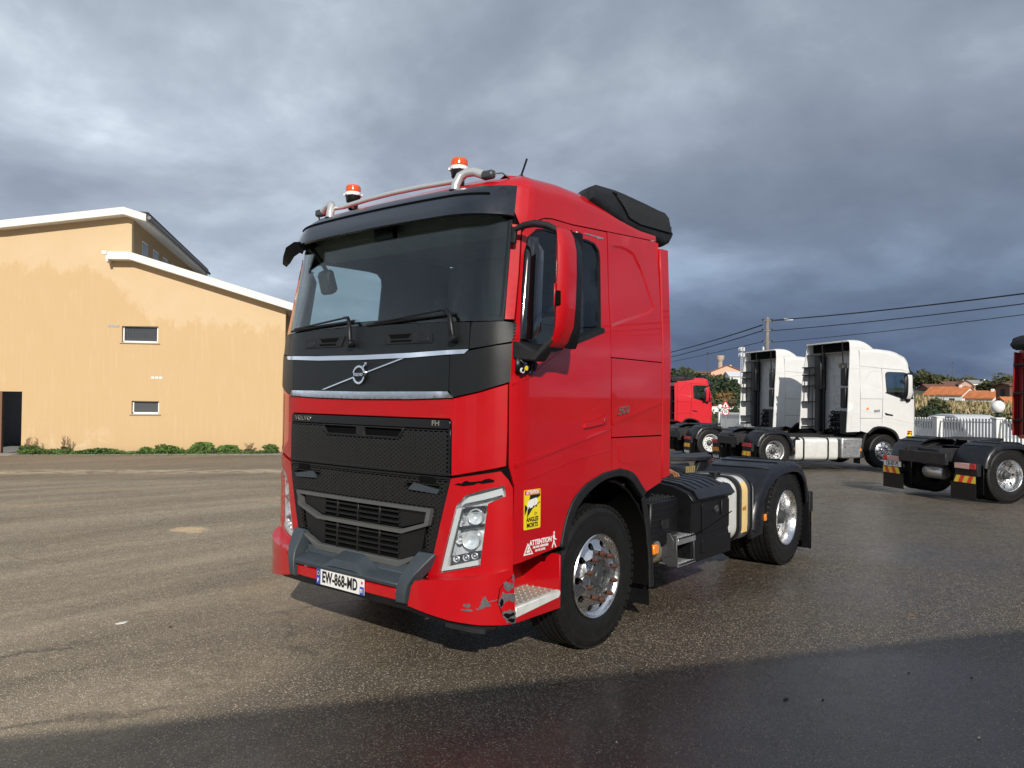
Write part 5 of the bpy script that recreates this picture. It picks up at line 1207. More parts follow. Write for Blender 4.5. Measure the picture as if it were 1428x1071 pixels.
# ---------------- yellow building ----------------
MB0=MB
def yellow_building():
    O=Vector((-5.392,-26.526,-.433)); ang=math.atan2(.61476,-.78867)
    class MB(MB0):
        def build(S,*a,**k):
            S.v=[(x,-y,z) for x,y,z in S.v]; S.f=[tuple(reversed(f)) for f in S.f]
            return MB0.build(S,*a,**k)
    T=empty('yellow_building',O,ang,'yellow rendered building with two stepped white edged roofs left of the red truck','building')
    # local: x along the wall to the right, -y towards the yard... (y positive = away)
    # local frame: rotating by ang puts +x on wd; away direction is then +y*(-1)?
    m=bpy.data.materials.new('yellow_render'); m.use_nodes=True; nt=m.node_tree; N=nt.nodes; L=nt.links; b=N['Principled BSDF']; b.inputs['Roughness'].default_value=.9
    tc=N.new('ShaderNodeTexCoord').outputs['Object']
    def no(s,d=4,r=.6,dist=0.,sc=(1,1,1)):
        mp=N.new('ShaderNodeMapping'); mp.inputs['Scale'].default_value=sc; L.new(tc,mp.inputs[0])
        o=N.new('ShaderNodeTexNoise'); o.inputs['Scale'].default_value=s; o.inputs['Detail'].default_value=d; o.inputs['Roughness'].default_value=r; o.inputs['Distortion'].default_value=dist; L.new(mp.outputs[0],o.inputs['Vector']); return o.outputs['Fac']
    def mr(v,a,b_,c=0.,d=1.):
        o=N.new('ShaderNodeMapRange'); L.new(v,o.inputs[0])
        for i,x in enumerate((a,b_,c,d)): o.inputs[i+1].default_value=x
        return o.outputs[0]
    def mix(f,a,b_):
        o=N.new('ShaderNodeMix'); o.data_type='RGBA'
        for i,v in ((0,f),(6,a),(7,b_)):
            if isinstance(v,(int,float)): o.inputs[i].default_value=v
            elif isinstance(v,tuple): o.inputs[i].default_value=(*v,1)
            else: L.new(v,o.inputs[i])
        return o.outputs[2]
    def ma(op,a,b_):
        o=N.new('ShaderNodeMath'); o.operation=op; o.use_clamp=True
        for i,v in enumerate((a,b_)):
            if isinstance(v,(int,float)): o.inputs[i].default_value=v
            else: L.new(v,o.inputs[i])
        return o.outputs[0]
    sep=N.new('ShaderNodeSeparateXYZ'); L.new(tc,sep.inputs[0])
    col=mix(no(1.2,6,.65,.5),(.58,.42,.238),(.65,.49,.31))
    # fresher/darker repaint below a ragged line that steps down to the right
    u=N.new('ShaderNodeMath'); u.operation='ADD'; L.new(sep.outputs[2],u.inputs[0]); 
    k=N.new('ShaderNodeMath'); k.operation='MULTIPLY'; L.new(mr(sep.outputs[0],2.6,4.2,0,1.),k.inputs[0]); k.inputs[1].default_value=1.9
    L.new(k.outputs[0],u.inputs[1])
    rag=N.new('ShaderNodeMath'); rag.operation='ADD'; L.new(u.outputs[0],rag.inputs[0]); L.new(mr(no(2.2,6,.7,.4,(1,1,.6)),.3,.7,-.45,.45),rag.inputs[1])
    low=mr(rag.outputs[0],6.50,6.80,1,0)
    col=mix(ma('MULTIPLY',low,.55),col,(.525,.345,.158))
    streak=mr(no(3,5,.6,.2,(3,3,.22)),.52,.70,0,.30)
    col=mix(ma('MULTIPLY',streak,low),col,(.63,.49,.30))
    foot=mr(rag.outputs[0],.2,1.3,.55,0)
    col=mix(ma('MULTIPLY',foot,mr(no(1.6,6,.7,.8),.5,.66)),col,(.68,.54,.36))
    grime=mr(sep.outputs[2],-.1,.28,.5,0)
    col=mix(grime,col,(.30,.23,.14))
    L.new(col,b.inputs['Base Color'])
    bp=N.new('ShaderNodeBump'); bp.inputs['Strength'].default_value=.35; bp.inputs['Distance'].default_value=.01; L.new(no(40,4,.7),bp.inputs['Height']); L.new(bp.outputs[0],b.inputs['Normal'])
    YW=m; WF=mat('white_roof_edge',(.72,.71,.68),rough=.7,var=.03,vscale=2,dirt=.08)
    SH=mat('shaded_ochre_wall',(.36,.25,.13),rough=.9,var=.1)  # darker than the front render: shade of the side walls put into colour
    # wall in (u,z) ; w = distance towards the yard (-) or away (+)
    zz=.433
    f=lambda u,z,w: (u,-w,z+zz-.0)   # away direction is local -y
    wall=[(-9.0,-1.0),(-9.0,6.2),(-.83,7.42),(3.30,8.20),(3.47,8.12),(3.47,6.72),(9.30,4.95),(9.30,4.90),(8.90,4.96),(8.88,-1.0)]
    wall=[(-9,-1.2),(-9,6.3),(-.83,7.55),(3.30,8.32),(3.45,8.28),(3.47,6.60),(8.90,4.99),(8.86,-1.2)]
    door=[(-2.6,-1.19),(-2.6,1.77),(-.02,1.77),(-.02,-1.19)]
    w1=[(3.19,3.60),(4.415,3.61),(4.415,4.21),(3.19,4.19)]; w2=[(3.56,1.0),(4.495,.99),(4.49,1.47),(3.56,1.48)]
    # front wall as a sheet with real openings
    wf=lambda u,z,o: (u,-o,z+zz)
    door2=[(-2.6,-1.1),(-2.6,1.77),(-.02,1.77),(-.02,-1.1)]
    patch('wall',wf,wall,YW,T,holes=[door2,w1,w2],th=.28,step=1.5,bev=0)
    # receding side walls
    MB().box(3.15,3.46,-13,-.28,zz+5.0,zz+8.27).build('side_wall',SH,T)
    MB().box(8.55,8.84,-12,-.28,zz-1.2,zz+5.0).build('side_wall',SH,T)
    MB().box(-9,8.5,-12.2,-12.0,zz-1.2,zz+4.9).build('back_wall',SH,T)
    for yy in (-1.5,-3.3,-5.1,-6.9):
        w=MB().box(3.44,3.475,yy-.9,yy,zz+6.95,zz+7.6).build('window',WF,T); MB().box(3.455,3.485,yy-.84,yy-.06,zz+7.01,zz+7.54).build('pane',mat('dark_pane',(.05,.05,.055),rough=.15),w)
    # roofs with white edges
    def roof(nm,line,th,y0,y1,m_,tm=None):
        P=line+[(u,z-th) for u,z in reversed(line)]
        return MB().prism(P,lambda u,z,w:(u,w,z+zz),y0,y1).build(nm,m_,T,bev=0,smooth=False)
    up=[(-9.5,6.72),(-.67,7.71),(3.27,8.43),(4.03,8.22)]
    lo=[(2.72,6.80),(3.50,6.83),(9.32,5.15)]
    r1_=roof('roof_slab',up,.26,-13,.46,WF); r2_=roof('roof_slab',lo,.27,-12,.46,WF)
    MB().box(2.60,2.76,.40,.50,zz+6.70,zz+6.82).build('gutter_end',WF,r2_)
    MB().box(2.72,2.80,-.02,.44,zz+6.45,zz+6.56).build('roof_corbel',WF,r2_)
    TM=mat('dark_roof_tile',(.05,.045,.045),rough=.8,var=.3,vscale=4)
    tb=None
    for k in range(46):
        y=.30-k*.29
        if tb is None: q=MB().lathe([(.0,0),(.085,0),(.10,.30),(0,.30)],n=8,a0=0,a1=2*PI).build('roof_tile',TM,T); q.rotation_euler=(0,R(-100),0); q.location=(4.12,-y,zz+8.17); tb=q
        else:
            o=tb.copy(); COL.objects.link(o); o.location=(4.12,-y,zz+8.17)
    MB().box(3.0,4.06,-13,.30,zz+8.28,zz+8.33).build('tile_field',TM,T).rotation_euler=(0,0,0)
    gt=MB().tube([(4.12,.40,zz+8.10),(4.12,-13,zz+8.10)],.07,8).build('gutter',mat('grey_gutter',(.10,.10,.11),rough=.4),T)
    # windows
    FRM=mat('window_frame_white',(.78,.78,.76),rough=.4); PN=mat('window_dark_glass',(.09,.095,.105),rough=.12,spec=.6); SILL=mat('stone_sill',(.40,.36,.30),rough=.8)
    for q,bars in ((w1,True),(w2,False)):
        x0,x1=q[0][0],q[1][0]; z0,z1=q[0][1]+zz,q[2][1]+zz
        wn=MB(); t=.06
        wn.box(x0,x1,-.20,-.12,z0,z0+t*1.1).box(x0,x0+t,-.20,-.12,z0,z1).box(x1-t,x1,-.20,-.12,z0,z1).box(x0,x1,-.20,-.12,z1-t*.5,z1)
        w=wn.build('window',FRM,T,smooth=False,fix=False)
        MB().box(x0+.03,x1-.03,-.175,-.16,z0+.03,z1-.02).build('pane',PN,w)
        MB().box(x0-.06,x1+.06,-.12,.05,z0-.035,z0-.002).build('sill',SILL,w)
        if bars:
            mb=MB()
            for k in range(13):
                x=x0+.10+k*.088
                mb.tube([(x,-.145,z0+.08),(x+.03,-.14,z0+.20),(x-.03,-.14,z0+.34),(x+.03,-.14,z0+.46),(x,-.145,z1-.04)],.007,4)
                mb.tube([(x+.02,-.145,z0+.08),(x-.03,-.14,z0+.20),(x+.03,-.14,z0+.34),(x-.03,-.14,z0+.46),(x,-.145,z1-.04)],.007,4)
            o=mb.build('window_grating',STEEL,w,smooth=False); o['kind']='stuff'
    for u0,z_ in ((2.72,4.14),(4.21,2.29)):
        for k in range(3): MB().box(u0+k*.135,u0+k*.135+.105,-.02,.012,zz+z_,zz+z_+.085).build('wall_vent',WF if z_<3 else mat('grey_vent',(.35,.35,.33),rough=.7),T)
    # dark garage behind the door opening
    IN=mat('garage_grey',(.34,.38,.44),rough=.7,var=.1); FL=mat('garage_floor',(.35,.35,.34),rough=.6,var=.2)
    MB().box(-3.2,.3,-6.5,-6.4,-.6,2.6+zz).build('garage_back_wall',IN,T); MB().box(.0,.2,-6.5,-.28,-.6,2.6).build('garage_side_wall',IN,T)
    MB().box(-3.2,-3.0,-6.5,-.28,-.6,2.6).build('garage_side_wall',IN,T)
    MB().box(-3.2,.3,-6.5,.0,-.12,-.02).build('garage_floor',FL,T); MB().box(-3.2,.3,-6.5,-.28,2.25,2.4).build('garage_ceiling',IN,T)
    MB().box(-.82,-.66,-.20,-.02,-.1,2.2).build('door_jamb',mat('brown_jamb',(.16,.08,.045),rough=.7),T)
    MB().box(-.62,-.22,-6.38,-6.34,.2,2.2).build('steel_cabinet',mat('steel_blue',(.25,.30,.36),rough=.5),T)
    MB().box(-2.9,8.9,.02,.75,-.30,.03).build('kerb_strip',mat('concrete_kerb',(.20,.19,.165),rough=.9,var=.2,dirt=.5,dirtcol=(.05,.07,.02)),T,bev=.02)
    MB().box(-3.2,-.05,.0,1.1,-.12,.035).build('door_apron',mat('pale_concrete',(.34,.32,.29),rough=.85,var=.1),T,bev=.02)
    # balcony and iron railing round the corner
    MB().box(8.86,10.1,-3.5,-.9,zz+1.75,zz+1.92).build('balcony_slab',mat('balcony_concrete',(.45,.40,.33),rough=.8),T)
    for k in range(6): MB().tube([(9.0+.2*k,-.95,zz+1.92),(9.0+.2*k,-.95,zz+2.85)],.015,5).build('railing_bar',STEEL,T)
    MB().tube([(8.9,-.95,zz+2.85),(10.1,-.95,zz+2.85)],.02,5).build('handrail',WF,T)
    return T,O,ang
YB,YO,YA=yellow_building()
# ---------------- unseen building added behind the camera to shade the foreground ----------------
def rear_hall():
    p0=Vector((3.349,-.316)); d=Vector((-5.9936,3.8471)).normalized(); h=3.3
    off=Vector((math.cos(SUN_AZ),math.sin(SUN_AZ)))*h/math.tan(SUN_EL)
    o=p0+off; ang=math.atan2(d.y,d.x)
    T=empty('shade_hall',(o.x,o.y,0),ang,'long cream unseen hall added behind the camera to shade the foreground','building')
    cw=mat('shade_hall_wall',(.42,.38,.31),rough=.85,var=.08,vscale=.6)
    # local +x runs along d ; the yard lies on local +y side?
    n=Vector((-d.y,d.x)); s=1 if n.dot(off)>0 else -1
    y0,y1=sorted((0,s*14))
    MB().box(-45,60,y0,y1,-.2,h-.25).build('wall',cw,T)
    MB().box(-45.2,60.2,y0-(.0 if s>0 else .2),y1+(.2 if s>0 else 0),h-.25,h).build('roof_edge',mat('roof_edge_paint',(.7,.7,.68),rough=.6),T)
    for k in range(10):
        w=MB().box(-40+k*10,-36.5+k*10,-.06 if s>0 else 0.0,0.0 if s>0 else .06,0,2.7).build('roller_door',ALUD,T)
        MB().box(-36+k*10,-33.5+k*10,-.05 if s>0 else 0.0,0.0 if s>0 else .05,1.6,2.7).build('window',PNL,T)
PNL=mat('hall_house_glass',(.03,.035,.04),rough=.1,spec=.6)
rear_hall()
# ---------------- trucks ----------------
red=build_truck('red_tractor_truck',(0,0,0),0,RED,'large red tractor truck in the foreground with crash scuffs on its bumper','truck',detail=2,rust=True,tank_side='short',rkind='alu')
SL=R(1.4)
def place(x,y,hd):
    # stand the truck on the sloping yard: pitch it so both axles touch
    h=R(hd); z0=gz(x+math.sin(h)*0,y); xr,yr=x-3.7*math.cos(h),y-3.7*math.sin(h); z1=gz(xr,yr)
    return (x,y,z0),h,-math.atan2(z0-z1,3.7)
G1='tractor trucks parked in the rear row'
def T2(name,x,y,hd,z,paint,label,**k):
    (a,b,c),h,p=place(x,y,hd); return build_truck(name,(a,b,z),h,paint,label,ry=p,**k)
wA=T2('white_tractor_truck',-21.568,-3.012,142.2,-.254,WHITE,'white high roofed tractor truck parked nearest the white fence',high=True,fkind='alu',rkind='dull',group=G1)
wB=T2('white_tractor_truck',-24.38,-6.33,141.6,-.281,WHITE,'white high roofed tractor truck half hidden behind the other white one',high=True,fkind='white',rkind='white',group=G1)
rC=T2('red_tractor_truck',-32.29,-14.77,142.9,-.483,FRED,'small looking red tractor truck farthest back beside the road signs',fkind='white',rkind='white',group=G1)
rD=T2('dark_red_tractor_truck',-16.212,3.41,144.3,-.11,DRED,'dark red tractor truck cut by the right edge, its black chassis nearest',plate_rear='CB-307-PS',rkind='alu',group=G1)
# ---------------- red truck roof gear ----------------
def roof_gear(T):
    b=MB().tube([(.975,-.71,3.300),(.95,-.60,3.302),(.96,-.3,3.312),(.965,0,3.315),(.96,.3,3.312),(.95,.60,3.302),(.975,.71,3.300)],.019,12).build('roof_bar',BARM,T)
    
    for sg in (1,-1):
        MB().tube([(1.02,sg*.68,3.19),(1.015,sg*.685,3.25),(.99,sg*.70,3.312),(.965,sg*.74,3.336),(.95,sg*.80,3.335),(.94,sg*.87,3.305)],.031,12).build('roof_bar_foot',BARM,b)
        MB().lathe([(0,0),(.042,0),(.042,.02),(0,.02)],(1.02,sg*.68,3.195),n=16).build('foot_collar',BLK,b)
        MB().box(.91,.965,min(sg*.86,sg*.96),max(sg*.86,sg*.96),3.27,3.325).build('bar_clamp',STEEL,b,bev=.012)
        MB().tube([(.94,sg*.95,3.30),(.90,sg*1.0,3.305),(.86,sg*1.03,3.27)],.006,6).build('lamp_cable',BLK,b)
        bc=link('beacon',None,parent=b,loc=(.874,sg*.580,3.366))
        MB().lathe([(.038,-.075),(.04,-.03),(.056,-.01),(.0,-.01)],n=20).build('beacon_stem',BLK,bc)
        MB().lathe([(0,-.01),(.05,-.01),(.055,.0),(.060,.03),(.0,.03)],n=24).build('beacon_base',BLK,bc)
        MB().lathe([(.060,.030),(.068,.032),(.068,.052),(.061,.060),(.0,.060)],n=24).build('beacon_collar',WPL,bc,ang=30)
        for k in range(8):
            a=2*PI*k/8; MB().box(.064,.074,-.008,.008,.034,.050).build('collar_tab',WPL,bc,rot=(0,0,a))
        MB().lathe([(.059,.060),(.060,.072),(.061,.075),(.060,.088),(.061,.091),(.059,.104),(.050,.116),(.0,.119)],n=32).build('beacon_lens',AMBER,bc,ang=20)
    a=MB().lathe([(0,0),(.035,0),(.03,.02),(.012,.035),(0,.036)],(.70,1.0,3.30),n=14).build('antenna_base',BLK,T)
    MB().tube([(.70,1.0,3.33),(.64,1.0,3.46)],.008,6).build('antenna_rod',BLK,a)
roof_gear(red)
def wipers(T):
    for (p0,p1,p2,p3) in (((.26,0),(.20,0),(0,0),(0,0)),):
        pass
    def W(s0,s1,e0,e1,zp):
        # s0: pivot s ; arm rises then the blade runs along the foot of the screen
        P=[CF(s0,zp,.03),CF(s0-.005,zp+.02,.045),CF(s0-.03,2.335,.05),CF(s0-.065,2.375,.04),CF(s0-.12,2.378,.035)]
        w=MB().tube(P,.013,8,rs=[.022,.02,.015,.012,.010]).build('wiper_arm',BLK,T,ang=60)
        MB().lathe([(0,0),(.03,0),(.03,.03),(.02,.045),(0,.045)],n=14).build('wiper_pivot',BLK,w,loc=CF(s0,zp,.02),rot=(0,R(90),0))
        MB().tube([CF(s0-.10,2.378,.033),CF((s0+s1)/2,lerp([(0,(2.378+e1)/2)],0),.036),CF(s1,e1,.022)],.008,6).build('wiper_link',BLK,w)
        MB().tube([CF(s0-.02+(s1-.06-s0)*t/8,2.352+(e1-.012-2.352)*t/8,.013) for t in range(9)],.010,6).build('wiper_blade',BLKM,w)
    W(.885,.12,.8,2.325,2.185)
    W(-.095,-.86,-.2,2.325,2.185)
wipers(red)
def decals(T):
    f=lambda s0,z0,o: (lambda u,v,w: CF(s0+u,z0+v,w+o))
    # blind spot warning sticker
    S=lambda nm,poly,m,o: patch(nm,lambda a,b,d: CF(a,b,d+o),poly,m,stk,th=.001,step=.2,bev=0)
    x0,x1,z0,z1=1.380,1.553,.968,1.222
    stk=patch('warning_sticker',CF,rounded([(x0,z0),(x1,z0),(x1,z1),(x0,z1)],.008,2),YEL,T,off=.0035,th=.002,step=.2,bev=0)
    w=x1-x0
    S('sticker_band',[(x0+.006,1.190),(x1-.006,1.190),(x1-.006,1.217),(x0+.006,1.217)],STR,.0045)
    text('lettering','ATTENTION',lambda u,v,q: CF((x0+x1)/2+u,1.2035+v,.0056+q),STW,stk,size=.030,bold=.0012,sx=.80,th=.0006)
    S('sticker_wedge',[(x0+.006,1.186),(x0+.006,1.06),(x0+.04,1.11),(x1-.05,1.186)],INK,.0045)
    S('sticker_wedge',[(x0+.055,1.188),(x1-.006,1.188),(x1-.006,1.135),(x0+.09,1.10),(x0+.03,1.045)],INK,.0047)
    S('sticker_wedge',[(x0+.006,1.186),(x0+.06,1.186),(x0+.04,1.11),(x0+.006,1.13)],YEL,.0049)
    S('sticker_wedge',[(x1-.07,1.15),(x1-.006,1.175),(x1-.006,1.14),(x1-.05,1.125)],YEL,.0049)
    S('sticker_lorry',[(x0+.035,1.100),(x0+.105,1.110),(x0+.105,1.155),(x0+.035,1.142)],STW,.0055)
    S('sticker_lorry',[(x0+.108,1.115),(x0+.135,1.125),(x0+.140,1.150),(x0+.128,1.165),(x0+.108,1.155)],STW,.0055)
    S('sticker_lorry',[(x0+.035,1.142),(x0+.105,1.155),(x0+.13,1.168),(x0+.06,1.158)],PINKL if False else STW,.0058)
    for a in (.05,.095,.125): S('sticker_wheel',[(x0+a+.007*math.cos(q),1.100+a*.12+.007*math.sin(q)) for q in [2*PI*k/8 for k in range(8)]],INK,.0062)
    for (a,b) in ((x0+.11,1.065),(x0+.035,1.165)):
        for q in ([(a,b-.012),(a,b+.012),(a+.003,b+.012),(a+.003,b-.012)],[(a,b+.012),(a+.026,b+.002),(a+.026,b-.001),(a,b+.009)],[(a,b-.012),(a+.026,b-.001),(a+.026,b+.002),(a,b-.009)]): S('sticker_arrow',q,INK,.0047)
    text('lettering','ANGLES',lambda u,v,q: CF((x0+x1)/2+u,1.030+v,.0046+q),INK,stk,size=.040,bold=.0014,sx=.86,th=.0006)
    text('lettering','MORTS',lambda u,v,q: CF((x0+x1)/2+u,.993+v,.0046+q),INK,stk,size=.040,bold=.0014,sx=.90,th=.0006)
    # white transfer lettering
    tr=[(1.381,.806),(1.425,.882),(1.481,.806)]; ti=[(1.396,.815),(1.425,.866),(1.466,.815)]
    tp=patch('warning_triangle',CF,tr,STW,T,holes=[ti],off=.0035,th=.001,step=.2,bev=0)
    for q in ([(1.413,.820),(1.448,.820),(1.446,.835),(1.415,.835)],[(1.422,.838),(1.440,.838),(1.436,.855),(1.426,.855)]): patch('triangle_figure',CF,q,STW,tp,off=.0035,th=.001,step=.2,bev=0)
    text('lettering','ATTENTION',lambda u,v,q: CF(1.560+u,.875+v+u*.00,.003+q),STW,T,size=.046,bold=.0018,sx=.92,th=.0008)
    text('lettering','NE PAS DEPASSER',lambda u,v,q: CF(1.560+u,.845+v,.003+q),STW,T,size=.019,bold=.001,sx=1.1,th=.0008)
    text('lettering','DE CE COTE',lambda u,v,q: CF(1.555+u,.822+v,.003+q),STW,T,size=.017,bold=.001,sx=1.1,th=.0008)
    wm=[[(1.700,.905),(1.712,.905),(1.714,.918),(1.708,.924),(1.700,.918)],[(1.696,.900),(1.712,.902),(1.718,.875),(1.735,.868),(1.733,.862),(1.712,.868),(1.708,.858),(1.690,.885)],[(1.694,.868),(1.710,.868),(1.716,.845),(1.733,.815),(1.725,.813),(1.703,.845),(1.690,.815),(1.681,.816),(1.698,.855)]]
    for q in wm: patch('walking_figure',CF,q,STW,T,off=.0035,th=.001,step=.2,bev=0)
    # model number on the sleeper panel: thin raised figures
    text('number_badge','500',lambda u,v,q: CF(SX(-.260)+u,1.722+v+.10*u,.003+q),CHR,T,size=.085,bold=.001,sx=1.25,th=.006)
    # faint name above the door and small door lamp
    text('door_script','Globetrotter',lambda u,v,q: CF(2.225+u,2.990+v+.03*u,.003+q),ALUD,T,size=.032,sx=1.2,th=.002) if False else None
    patch('door_script',CF,[(2.10,2.998),(2.35,3.002),(2.352,2.995),(2.27,2.983),(2.25,2.992),(2.10,2.990)],ALUD,T,off=.003,th=.002,bev=0)
    patch('screw_cap',CF,[(2.0+.008*math.cos(k),2.983+.008*math.sin(k)) for k in range(6)],WPL,T,off=.006,th=.004,bev=0)
    for s in (1.94,2.044): patch('screw_cap',CF,[(s+.007*math.cos(k),2.981+.012*math.sin(k)) for k in range(6)],DARK,T,off=.003,th=.004,bev=0)
    # exposed wiring where the mirror foot cover is missing
    MB().box(.86,1.04,1.235,1.27,1.97,2.07).build('mirror_motor',BLK,T,bev=.015)
    rr=random.Random(11)
    for k in range(9):
        x=.88+.018*k; MB().tube([(x,1.275,2.05),(x+rr.uniform(-.02,.02),1.295,2.03),(x+rr.uniform(-.03,.03),1.285,1.995),(x+rr.uniform(-.02,.02),1.27,1.97)],.005,5).build('loose_wire',BLK if k%3 else mat('blue_wire',(.03,.03,.12),rough=.5),T)
    MB().lathe([(.0,0),(.018,0),(.016,.02),(0,.022)],n=10).build('yellow_plug',YEL,T,loc=(.985,1.275,2.000),rot=(R(-90),0,0))
    MB().lathe([(.012,0),(.018,0),(.018,.01),(.012,.01)],n=12).build('plug_ring',WPL,T,loc=(1.01,1.275,1.985),rot=(R(-90),0,0))
    # weathered hinge teeth at the end of the wiper deck
    for k in range(6): patch('hinge_clip',CF,[(1.262,2.18+k*.02),(1.282,2.188+k*.02),(1.282,2.193+k*.02),(1.262,2.186+k*.02)],BLKM,T,off=.008,th=.01,bev=0)
decals(red)

def small_decals(T):
    """warning sticker, badge and lettering on the right flank of the nearer white truck"""
    q=[(-1.36,.90),(-1.53,.90),(-1.53,1.16),(-1.36,1.16)]
    k=patch('warning_sticker',CF,q,YEL,T,off=.004,th=.002,step=.3,bev=0)
    patch('sticker_band',CF,[(-1.365,1.10),(-1.525,1.10),(-1.525,1.155),(-1.365,1.155)],STR,k,off=.006,th=.002,step=.3,bev=0)
    patch('sticker_wedge',CF,[(-1.365,1.09),(-1.525,1.02),(-1.525,1.09),(-1.44,1.09),(-1.365,1.00)],INK,k,off=.006,th=.002,step=.3,bev=0)
    text('number_badge','500',lambda u,v,w: CF(-2.60-u,1.74+v-.08*u,.003+w),STEEL,T,size=.11,bold=.002,sx=1.3,th=.004)
    patch('orange_emblem',CF,[(-2.98,1.78),(-2.90,1.77),(-2.88,1.83),(-2.94,1.86)],ORNG,T,off=.004,th=.003,step=.3,bev=0)
small_decals(wA)
# ---------------- fence, lamps, road signs ----------------
PW=mat('white_fence_paint',(.78,.78,.76),rough=.5,var=.05,vscale=3,dirt=.15)
def fence():
    P1=Vector((-24.23+.745*3.2,.86+.667*3.2)); P2=Vector((-46.93,-19.41)); d=(P2-P1); Ln=d.length; d.normalize(); ang=math.atan2(d.y,d.x)
    T=empty('palisade_fence',(P1.x,P1.y,gz(P1.x,P1.y)),ang,'white metal palisade fence with square pillars along the far edge of the yard','fence')
    # top height falls slowly with the ground
    def base(u): x,y=P1.x+d.x*u,P1.y+d.y*u; return gz(x,y)-gz(P1.x,P1.y)
    top=lambda u: lerp([(0,1.28),(3.2,1.27),(Ln,.83)],u)-gz(P1.x,P1.y)
    sl=None; n=int(Ln/.17); W_=Vector((.07,.03))
    me=MB().box(-.035,.035,-.015,.015,0,1).build('slat',PW,T,smooth=False); sl=me
    posts=[3.9,7.2,14,21,28,Ln-.2]
    for k in range(n):
        u=.08+k*.17
        if any(abs(u-p)<.2 for p in posts): continue
        o=sl if k==0 else sl.copy()
        if k: COL.objects.link(o)
        o.location=(u,0,base(u)+.05); o.scale=(1,1,top(u)-base(u)-.05)
    for z in (.14,.92):
        MB().loft([[(u,y,(base(u)+.05)+(top(u)-base(u)-.05)*z+dz) for y,dz in ((-.04,-.02),(-.04,.02),(-.015,.02),(-.015,-.02))] for u in (0,3.2,8,14,20,26,Ln)]).build('rail',PW,T,smooth=False)
    for p in posts:
        w=.13
        po=MB().box(p-w,p+w,-w,w,base(p)-.1,top(p)-.01).build('pillar',PW,T,bev=.01)
        MB().box(p-w-.03,p+w+.03,-w-.03,w+.03,top(p)-.01,top(p)+.05).build('pillar_cap',PW,po,bev=.015)
    return P1,d,Ln,base,top
P1,FD,FL,FB,FT=fence()
def globe(u,r,label):
    x,y=P1.x+FD.x*u,P1.y+FD.y*u; z=gz(P1.x,P1.y)+FT(u)+.05
    T=empty('globe_lamp',(x,y,z),0,label,'lamp','globe lamps on the fence pillars')
    MB().lathe([(.10,0),(.10,.03),(.045,.05),(.04,.10),(.09,.13),(.09,.15),(0,.15)],n=18).build('lamp_foot',BLK,T)
    MB().lathe([(r*math.sin(PI*k/16)+.0001,.14+r-r*math.cos(PI*k/16)) for k in range(17)],n=28).build('globe',mat('opal_globe',(.80,.80,.79),rough=.25,coat=.3),T,ang=80)
globe(3.9,.205,'white globe lamp on the fence pillar beside the dark red truck')
globe(FL-.2,.19,'white globe lamp on the fence pillar beside the far red truck')
def road_sign():
    x,y=-40.58,-16.08; z=gz(x,y); T=empty('road_sign',(x,y,z),0,'red bordered triangle and 70 limit road signs on one post behind the fence','road sign')
    z0=-z
    MB().tube([(0,0,0),(0,0,1.72-z)],.025,8).build('post',ALUD,T)
    ang=math.atan2(4.34-y,4.82-x); nx=Vector((math.cos(ang),math.sin(ang),0)); rx=Vector((-nx.y,nx.x,0))
    f=lambda c: (lambda u,v,o: tuple(Vector((0,0,c-z))+rx*u*1+nx*(.05+o)+Vector((0,0,v))))
    RB=mat('sign_red',(.50,.02,.03),rough=.4); SW=mat('sign_white',(.8,.8,.8),rough=.4)
    a=.28; tri=[(-a,-.16),(a,-.16),(0,.33)]
    tp=patch('triangle_plate',f(1.40),rounded(tri,.03),RB,T,th=.02,step=1,bev=0)
    patch('plate_field',f(1.40),[(-.175,-.105),(.175,-.105),(0,.20)],SW,tp,off=.004,th=.004,step=1,bev=0)
    patch('bend_symbol',f(1.40),[(-.03,-.085),(.03,-.085),(.05,-.01),(.01,.065),(-.03,.03),(-.05,-.01)],INK,tp,off=.008,th=.003,step=1,bev=0)
    c=lambda r:[(r*math.cos(2*PI*k/28),r*math.sin(2*PI*k/28)) for k in range(28)]
    rp=patch('round_plate',f(.985),c(.215),RB,T,th=.02,step=1,bev=0); patch('plate_field',f(.985),c(.165),SW,rp,off=.004,th=.004,step=1,bev=0)
    g=f(.985); text('lettering','70',lambda u,v,w: g(u,v,.009+w),INK,rp,size=.24,bold=.006,th=.002,sx=.9)
road_sign()
